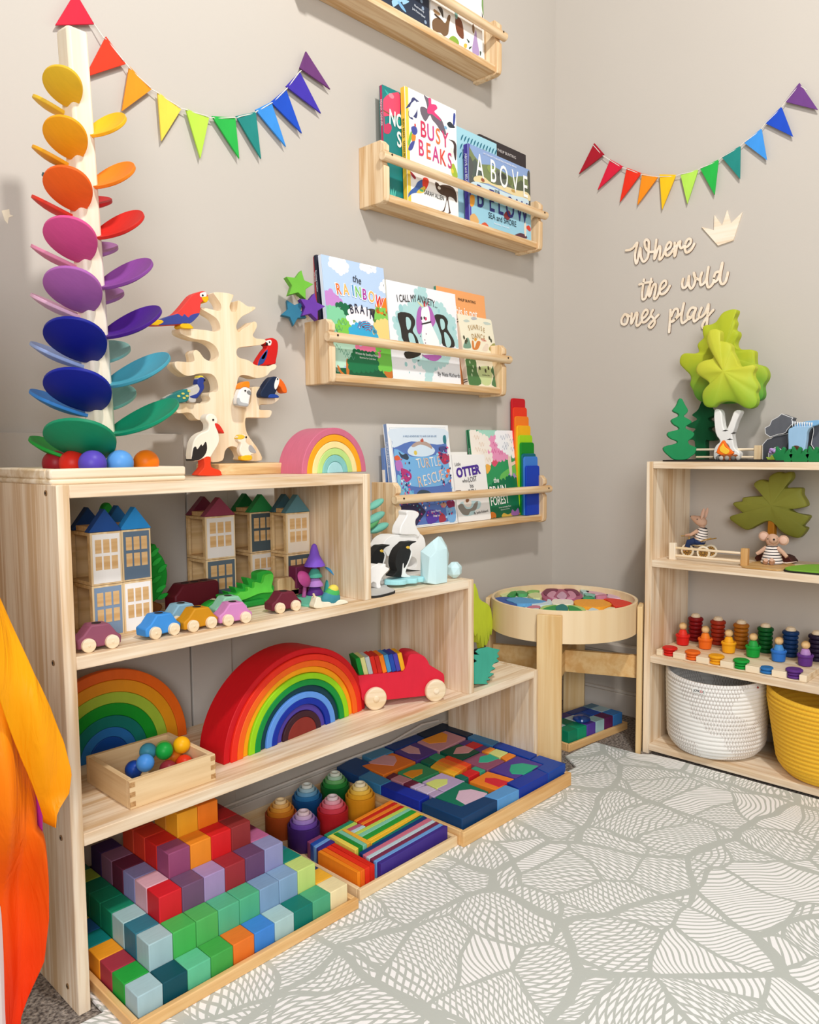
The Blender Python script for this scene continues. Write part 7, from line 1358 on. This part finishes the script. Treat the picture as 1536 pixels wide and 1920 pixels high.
# tricycle (local x along the wall to the right, -y towards the room)
tc_ = thing('toy_tricycle', 'tiny gold wire tricycle with cream spoked wheels behind the fence', 'toy tricycle', (-.115, -.535, S1), -PI/2)
GOLD = plain('#c8a25a', .35, .6)
def wheel(x, y, r):
    w = MB()
    for k in range(28):
        a, c = 2*PI*k/28, 2*PI*(k+1)/28
        w.tube([(x+r*math.cos(a), y, r+.001+r*math.sin(a)), (x+r*math.cos(c), y, r+.001+r*math.sin(c))], .0032, 8)
    t = w.build('wheel', paint('#efe4cc', .6, .04), tc_, ang=60); b = MB().cyl((x, y-.0014, r+.001), (x, y+.0014, r+.001), r-.002, n=28); b.build('wheel_disc', paint('#c39448', .6, .1), t); b = MB().cyl((x, y-.003, r+.001), (x, y+.003, r+.001), .0035, n=16)
    b.build('hub', GOLD, t); b = MB()
    for k in range(12):
        a = 2*PI*k/12+.1; b.tube([(x+.004*math.cos(a), y-.0018, r+.001+.004*math.sin(a)), (x+(r-.003)*math.cos(a), y-.0018, r+.001+(r-.003)*math.sin(a))], .0009, 6)
    b.build('spokes', plain('#5a3c1c', .5), t)
wheel(-.018, -.012, .0155); wheel(.034, -.030, .0155); wheel(.034, .018, .0155)
MB().tube([(-.018, -.012, .017), (-.016, -.006, .044), (-.019, -.002, .058)], .0016, 8).tube([(-.014, -.006, .034), (.010, -.006, .030), (.034, -.006, .017)], .0016, 8).tube([(.034, -.030, .017), (.034, .018, .017)], .0014, 8).tube([(-.034, -.018, .056), (-.019, -.004, .057), (-.010, .014, .056)], .0014, 8).tube([(.020, -.006, .028), (.022, -.02, .046), (.050, -.020, .056)], .0014, 8).tube([(.020, -.006, .028), (.022, .01, .046), (.052, .008, .054)], .0014, 8).build('wire_frame', GOLD, tc_)
MB().box((.012, -.006, .034), (.030, .024, .004)).build('saddle', paint('#c9b48a'), tc_, bev=.001)
m1 = thing('mouse_doll', 'cloth mouse in striped shirt and navy trousers riding the tricycle', 'mouse doll', (-.115, -.535, S1), -PI/2)
MB().lathe([(.010, 0), (.0165, .012), (.0145, .026), (.009, .036)], 24, (0, 0, 0)).xf(Matrix.Translation((.012, -.006, .040)) @ Matrix.Rotation(R(12), 4, 'Y')).build('body', SKIN, m1)
o = MB().lathe([(.0155, 0), (.0168, .010), (.0155, .024), (.0105, .036), (.008, .037)], 24).build('striped_shirt', STR, m1, (.0135, -.006, .046), (0, R(14), 0))
MB().sph((.010, -.006, .043), (.0185, .017, .012)).tube([(.004, -.015, .044), (-.012, -.018, .040), (-.016, -.018, .028)], .007, 12, taper=[.010, .0085, .007]).tube([(.004, .004, .044), (-.010, .006, .040), (-.014, .006, .028)], .007, 12, taper=[.010, .0085, .007]).build('navy_trousers', paint('#26365c', .85, .08), m1)
MB().tube([(-.016, -.018, .030), (-.017, -.018, .022), (-.026, -.020, .020)], .0045, 10, taper=[.005, .0045, .004]).tube([(-.014, .006, .030), (-.016, .006, .022), (-.026, .006, .020)], .0045, 10, taper=[.005, .0045, .004]).build('feet', SKIN, m1)
MB().tube([(.014, -.022, .074), (-.004, -.024, .062), (-.022, -.014, .058)], .004, 10, taper=[.0052, .0042, .0036]).tube([(.016, .010, .074), (-.002, .014, .064), (-.014, .010, .059)], .004, 10, taper=[.0052, .0042, .0036]).build('arms', SKIN, m1)
hd_ = MB().lathe([(.0035, 0), (.0075, .008), (.0125, .022), (.0135, .032), (.010, .042), (.003, .046)], 24).xf(Matrix.Translation((-.012, -.006, .1095)) @ Matrix.Rotation(R(113), 4, 'Y')).tube([(.018, -.006, .078), (.020, -.006, .090), (.018, -.006, .098)], .008, 12, taper=[.009, .008, .010]).build('head', SKIN, m1, ang=60)
for y in (-.018, .006): MB().sph((.0245, y, .120), (.0045, .0030, .0155), n=16, rot=Matrix.Rotation(R(14), 3, 'Y')).build('ear', paint('#d8b09a', .85, .05), m1)
MB().sph((.010, -.0185, .1045), .0014, n=8).sph((-.013, -.006, .110), .002, n=8).build('eyes_and_nose', plain('#2c2220', .4), m1)
m2 = thing('mouse_doll', 'cloth mouse in striped dress sitting on straw mat under the olive tree', 'mouse doll', (-.138, -.742, S1+.004), -PI/2)
MB().lathe([(.020, .002), (.0215, .008), (.018, .022), (.0125, .040), (.009, .044)], 28).build('body', SKIN, m2)
MB().lathe([(.0245, .0), (.0265, .003), (.0245, .010), (.0195, .026), (.0155, .041), (.011, .046), (.008, .0465)], 32).build('striped_dress', STR, m2)
MB().sph((.001, -.004, .0585), (.0158, .0165, .0165), n=24).lathe([(.013, 0), (.009, .010), (.003, .017)], 20).build('head', SKIN, m2) if 0 else None
hb = MB().sph((.001, -.002, .0585), (.0160, .0160, .0165), n=24)
hb2 = MB().lathe([(.0125, 0), (.009, .009), (.0035, .016)], 20).xf(Matrix.Translation((.005, -.010, .061)) @ Matrix.Rotation(R(95), 4, 'X') @ Matrix.Rotation(R(22), 4, 'Y'))
tmp = bpy.data.meshes.new('tmp'); hb2.bm.to_mesh(tmp); hb.bm.from_mesh(tmp); bpy.data.meshes.remove(tmp); hb.build('head', SKIN, m2, ang=60)
for x, z in ((-.022, .067), (.026, .060)):
    e2 = MB().sph((x, .002, z), (.0128, .0035, .0128), n=22).build('ear', SKIN, m2); MB().sph((x, -.0008, z), (.0095, .0022, .0095), n=18).build('ear_lining', paint('#e2bda8', .85, .05), e2)
MB().sph((.0125, -.0265, .0635), .0026, n=10).sph((-.006, -.0165, .063), .0014, n=8).sph((.0145, -.0140, .0655), .0014, n=8).build('eyes_and_nose', plain('#231c1c', .4), m2)
MB().tube([(-.012, -.004, .040), (-.026, -.008, .028), (-.034, -.010, .022)], .005, 10, taper=[.0058, .0050, .0045]).tube([(.013, -.002, .040), (.028, -.006, .030), (.038, -.008, .020)], .005, 10, taper=[.0058, .0050, .0045]).build('arms', SKIN, m2)
MB().tube([(-.006, -.014, .008), (-.006, -.028, .006), (-.002, -.036, .012)], .006, 12, taper=[.007, .0065, .005]).tube([(.008, -.014, .008), (.009, -.028, .006), (.012, -.036, .014)], .006, 12, taper=[.007, .0065, .005]).build('legs', SKIN, m2)
MB().tube([(.020, .004, .004), (.036, -.002, .004), (.060, -.004, .010)], .0016, 8, taper=[.0022, .0017, .001]).build('tail', paint('#e6d2c2', .8, .02), m2)
b = MB().prismz(sm([(-.235, -.705), (-.238, -.77), (-.225, -.795), (-.16, -.80), (-.105, -.78), (-.10, -.71), (-.16, -.695)], 4), 0, .0034)
tag(b.build('straw_mat', wood('#dcb67c', '#b78a4c', 'Y', 3), None, (0, 0, S1+.0002), bev=.001), 'flat straw coloured mat under the sitting mouse', 'mat')
tag(MB().prism(sm([(0, 0), (.085, 0), (.085, .012), (.070, .021), (.012, .020), (0, .016)], 2), 0, .04).build('wooden_log', paint('#4a1f1a', .5, .14), None, (-.098, -.690, S1), (0, 0, -PI/2), bev=.002), 'dark red brown log block behind the sitting mouse', 'toy log')
tag(MB().prismz(sm([(-.232, -.806), (-.236, -.86), (-.22, -.95), (-.12, -.97), (-.09, -.90), (-.12, -.83), (-.18, -.802)], 4), .004, .0075).prismz(sm([(-.234, -.804), (-.238, -.86), (-.222, -.952), (-.12, -.972), (-.09, -.90), (-.12, -.83), (-.18, -.80)], 4), 0, .004, 1).build('play_board', [paint('#7fb43c', .8, .06), plain('#1f1c18', .8)], None, (0, 0, S1+.0002)), 'lime green felt board with black underside at the right', 'play board')
tag(MB().lathe([(.020, 0), (.024, .006), (.024, .012), (.017, .0185), (.004, .019)], 9).build('wooden_stone', paint('#c98a3a', .5, .12), None, (-.135, -.885, S1+.0079), bev=.002), 'small honey brown wooden stone on the green felt board', 'toy stone')
# ---------------------------------------------------------------- peg people tray, third compartment
pt_ = thing('peg_tray', 'long pale wooden board with hollows for peg people, cups and coins', 'toy board', (-.136, -.672, S2+.0002), -PI/2)
PW, PD, PH = .376, .196, .017
b = MB().bb((-PW/2, -PD/2+.018, 0), (PW/2, PD/2, PH)); st_ = PW/6
for k in range(7):
    x0 = -PW/2+st_*k-(.0165 if k else 0); x1 = -PW/2+st_*k+(.0165 if k < 6 else 0)
    b.bb((x0, -PD/2, 0), (x1, -PD/2+.0185, PH))
b.bb((-PW/2, -PD/2, 0), (PW/2, -PD/2+.0185, .002))
b.build('board', wood('#f5e4c6', '#dcc096', 'X', .8), pt_, bev=.002)
PCOL = [('#e2392a', '#d8241e', '#8c1418', 'red', 'dark red'), ('#f08028', '#ec6c1e', '#a8321a', 'orange', 'rust red'), ('#f4ae22', '#f0a81c', '#b46c1c', 'yellow', 'ochre'), ('#2ca044', '#159a38', '#0c5a26', 'green', 'dark green'), ('#4a8fd0', '#2f74b4', '#153a6c', 'blue', 'navy'), ('#b48ac4', '#5f3282', '#261a34', 'purple', 'blackish violet')]
MP = Matrix.Translation((-.136, -.672, S2+.0002)) @ Matrix.Rotation(-PI/2, 4, 'Z')
for k, (c1, c2_, c3, n1, n2) in enumerate(PCOL):
    x = -PW/2+st_*(k+.5)
    nco = 2 if k == 4 else 3
    for q in range(nco):
        z = .0022+.0078*q; rr = .0165 if q < nco-1 or k == 4 else .0195
        o = MB().lathe([(rr-.003, 0), (rr, .0022), (rr, .0052), (rr-.003, .0074)], 32).build('wooden_coin', paint(c2_, .45, .1), None, MP @ Vector((x-.002, -PD/2+.0185, z)), bev=.0004)
        tag(o, '%s coin of the %s stack at the tray front' % (['lowest', 'upper' if nco == 2 else 'middle', 'topmost'][q], n1), 'coin', 'wooden coins at the tray front')
    cp = MB().lathe([(.0125, 0), (.0155, .002), (.0168, .014), (.0170, .022), (.0188, .0232), (.0192, .027), (.0175, .0292), (.0140, .0292), (.0135, .024), (.0128, .006)], 32).build('wooden_cup', paint(c2_ if k != 4 else '#2f72c8', .45, .1), None, MP @ Vector((x, -.006, PH+.0002)))
    tag(cp, '%s wooden cup on the peg tray' % n1, 'cup', 'coloured cups on the peg tray')
    pp = thing('peg_doll', 'peg doll with natural round head in the %s cup' % n1, 'peg doll', MP @ Vector((x, -.006, PH+.0065)), 0, 'peg dolls in coloured cups')
    MB().lathe([(.0122, 0), (.0126, .010), (.0118, .026), (.0085, .035), (.0045, .037)], 28).build('body', paint(c1, .45, .1), pp); MB().sph((0, 0, .0455), .0102, n=24).build('head', wood('#e8c48e', '#d6a868', 'Z', 1.5), pp)
    for q in range(6):
        z = PH+.0002+.0112*q; rr = .0205 if q == 5 else .0188
        o = MB().lathe([(.008, 0), (rr-.004, 0), (rr-.001, .002), (rr, .0055), (rr-.001, .009), (rr-.004, .011), (.008, .011)], 32).build('wooden_ring', paint(c3, .45, .1), None, MP @ Vector((x+.006, .062, z)))
        tag(o, '%s ring of the %s tower at the tray back' % (['lowest', 'second lowest', 'third lowest', 'third highest', 'second highest', 'topmost'][q], n2), 'ring', 'ring towers at the tray back')
    o = MB().lathe([(.0072, 0), (.0072, .060), (.0125, .0675), (.0125, .0705), (.009, .0755), (.003, .0775)], 24).build('wooden_pin', RAW('X'), None, MP @ Vector((x+.006, .062, PH+.0004)))
    tag(o, 'natural wooden dowel topping the %s ring tower' % n2, 'dowel', 'dowels in the ring towers')
# ---------------------------------------------------------------- rope baskets
def ropemat(h, stitch, seed):
    m, nt, p = nodes('cotton_rope_'+seed); tc = N(nt, 'ShaderNodeTexCoord'); sp = N(nt, 'ShaderNodeSeparateXYZ'); L = nt.links.new; L(tc.outputs['Object'], sp.inputs[0])
    def M(op, a, b=None, c=None):
        n = N(nt, 'ShaderNodeMath', operation=op)
        for i, q in enumerate((a, b, c)):
            if q is None: continue
            if isinstance(q, (int, float)): n.inputs[i].default_value = q
            else: L(q, n.inputs[i])
        return n.outputs[0]
    th = M('ARCTAN2', sp.outputs[1], sp.outputs[0]); zz_ = M('MULTIPLY', sp.outputs[2], 1/.0112)
    tri = M('PINGPONG', M('MULTIPLY', th, 34), 1.0); fz = M('FRACT', zz_)
    odd = M('PINGPONG', M('FLOOR', zz_), 1.0); t2 = M('ABSOLUTE', M('SUBTRACT', tri, odd))
    line = M('LESS_THAN', M('ABSOLUTE', M('SUBTRACT', t2, fz)), .13)
    nz = N(nt, 'ShaderNodeTexNoise'); nz.inputs['Scale'].default_value = 7; L(tc.outputs['Object'], nz.inputs[0])
    n2 = N(nt, 'ShaderNodeTexNoise'); n2.inputs['Scale'].default_value = 260; L(tc.outputs['Object'], n2.inputs[0])
    f = M('MULTIPLY', M('MULTIPLY', line, M('GREATER_THAN', nz.outputs[0], .42)), .6 if seed == 'white' else .12)
    mx = N(nt, 'ShaderNodeMix', data_type='RGBA'); mx.inputs[6].default_value = lin(h); mx.inputs[7].default_value = lin(stitch); L(f, mx.inputs[0]); L(mx.outputs[2], p.inputs['Base Color']); p.inputs['Roughness'].default_value = .9
    bp = N(nt, 'ShaderNodeBump'); bp.inputs['Strength'].default_value = .35; bp.inputs['Distance'].default_value = .002; L(n2.outputs[0], bp.inputs['Height']); L(bp.outputs[0], p.inputs['Normal'])
    return m
def basket(label, x, y, z, rt, rb, h, mat, sx, sy, dip=.012):
    t = thing('rope_basket', label, 'basket', (x, y, z))
    n = 72; rows = 19; q = h/rows; prof = []
    for i in range(rows):
        for s in range(5):
            zz_ = q*(i+s/5); u = zz_/h; r = rb+(rt-rb)*min(1, u*1.15) if rt > rb else rb+(rt-rb)*u
            if u < .2: r -= (.024 if rt > rb else .012)*(1-u/.2)**2
            r += .0034*math.sin(PI*s/5); prof.append((r, zz_))
    ins = [(r-.009, zz_) for r, zz_ in prof[::-1] if zz_ > .008]
    full = prof+[(prof[-1][0]-.001, h+.002), (prof[-1][0]-.006, h+.002)]+ins
    b = MB(); rings = []
    for r, zz_ in full:
        rings.append([b.bm.verts.new((r*sx*math.cos(2*PI*k/n), r*sy*math.sin(2*PI*k/n), zz_-dip*(zz_/h)**2*(.5+.5*math.cos(2*PI*k/n-R(200)))**2)) for k in range(n)])
    for a, c in zip(rings, rings[1:]):
        for k in range(n): b.bm.faces.new((a[k], a[(k+1) % n], c[(k+1) % n], c[k]))
    b.bm.faces.new(rings[0][::-1]); b.bm.faces.new(rings[-1])
    b.build('woven_body', mat, t, ang=70); return t
wb = basket('white coiled rope basket with small brand tag in the bottom compartment', -.146, -.614, S3+.001, .130, .1235, .2125, ropemat('#f1efea', '#8a6a5c', 'white'), 1.02, .97)
yb = basket('mustard yellow coiled rope basket at the right, in the bottom compartment', -.150, -.895, S3+.001, .142, .112, .2125, ropemat('#eeb92e', '#b07a1c', 'yellow'), 1.0, 1.0)
tg = MB().bb((-.017, -.0006, -.006), (.017, .0006, .006)).build('cloth_label', plain('#f4f4f0', .7), wb, (-.1378, -.0094, .1835), (0, 0, -PI/2))
text('label_lettering', [('J', .0085, -.0125, 0, 0, .9, '#222222', .02), ('O', .0085, -.0085, 0, 0, .9, '#222222', .02), ('Y', .0085, -.0040, 0, 0, .9, '#222222', .02), ('K', .0085, .0005, 0, 0, .9, '#222222', .02), ('I', .0085, .004, 0, 0, .9, '#c85a3c', .02), ('D', .0085, .008, 0, 0, .9, '#b8303c', .02), ('S', .0085, .0125, 0, 0, .9, '#3a7a6a', .02)], tg, -.0006)
MB().sph((-.0495, -.1225, .1965), (.006, .002, .0025), n=12, rot=Matrix.Rotation(R(28), 3, 'Z')).build('red_stitch', plain('#b03a2c', .7), wb)

# ---------------------------------------------------------------- every group's origin goes to the middle of its own base
bpy.context.view_layer.update()
for t in [o for o in SC.objects if o.type == 'EMPTY']:
    ch = [o for o in t.children]
    if not ch: continue
    pts = [c.matrix_basis @ Vector(v) for c in ch for v in c.bound_box]
    off = Vector(((min(p.x for p in pts)+max(p.x for p in pts))/2, (min(p.y for p in pts)+max(p.y for p in pts))/2, min(p.z for p in pts)))
    t.location = t.matrix_basis @ off
    for c in ch: c.location = c.location-off
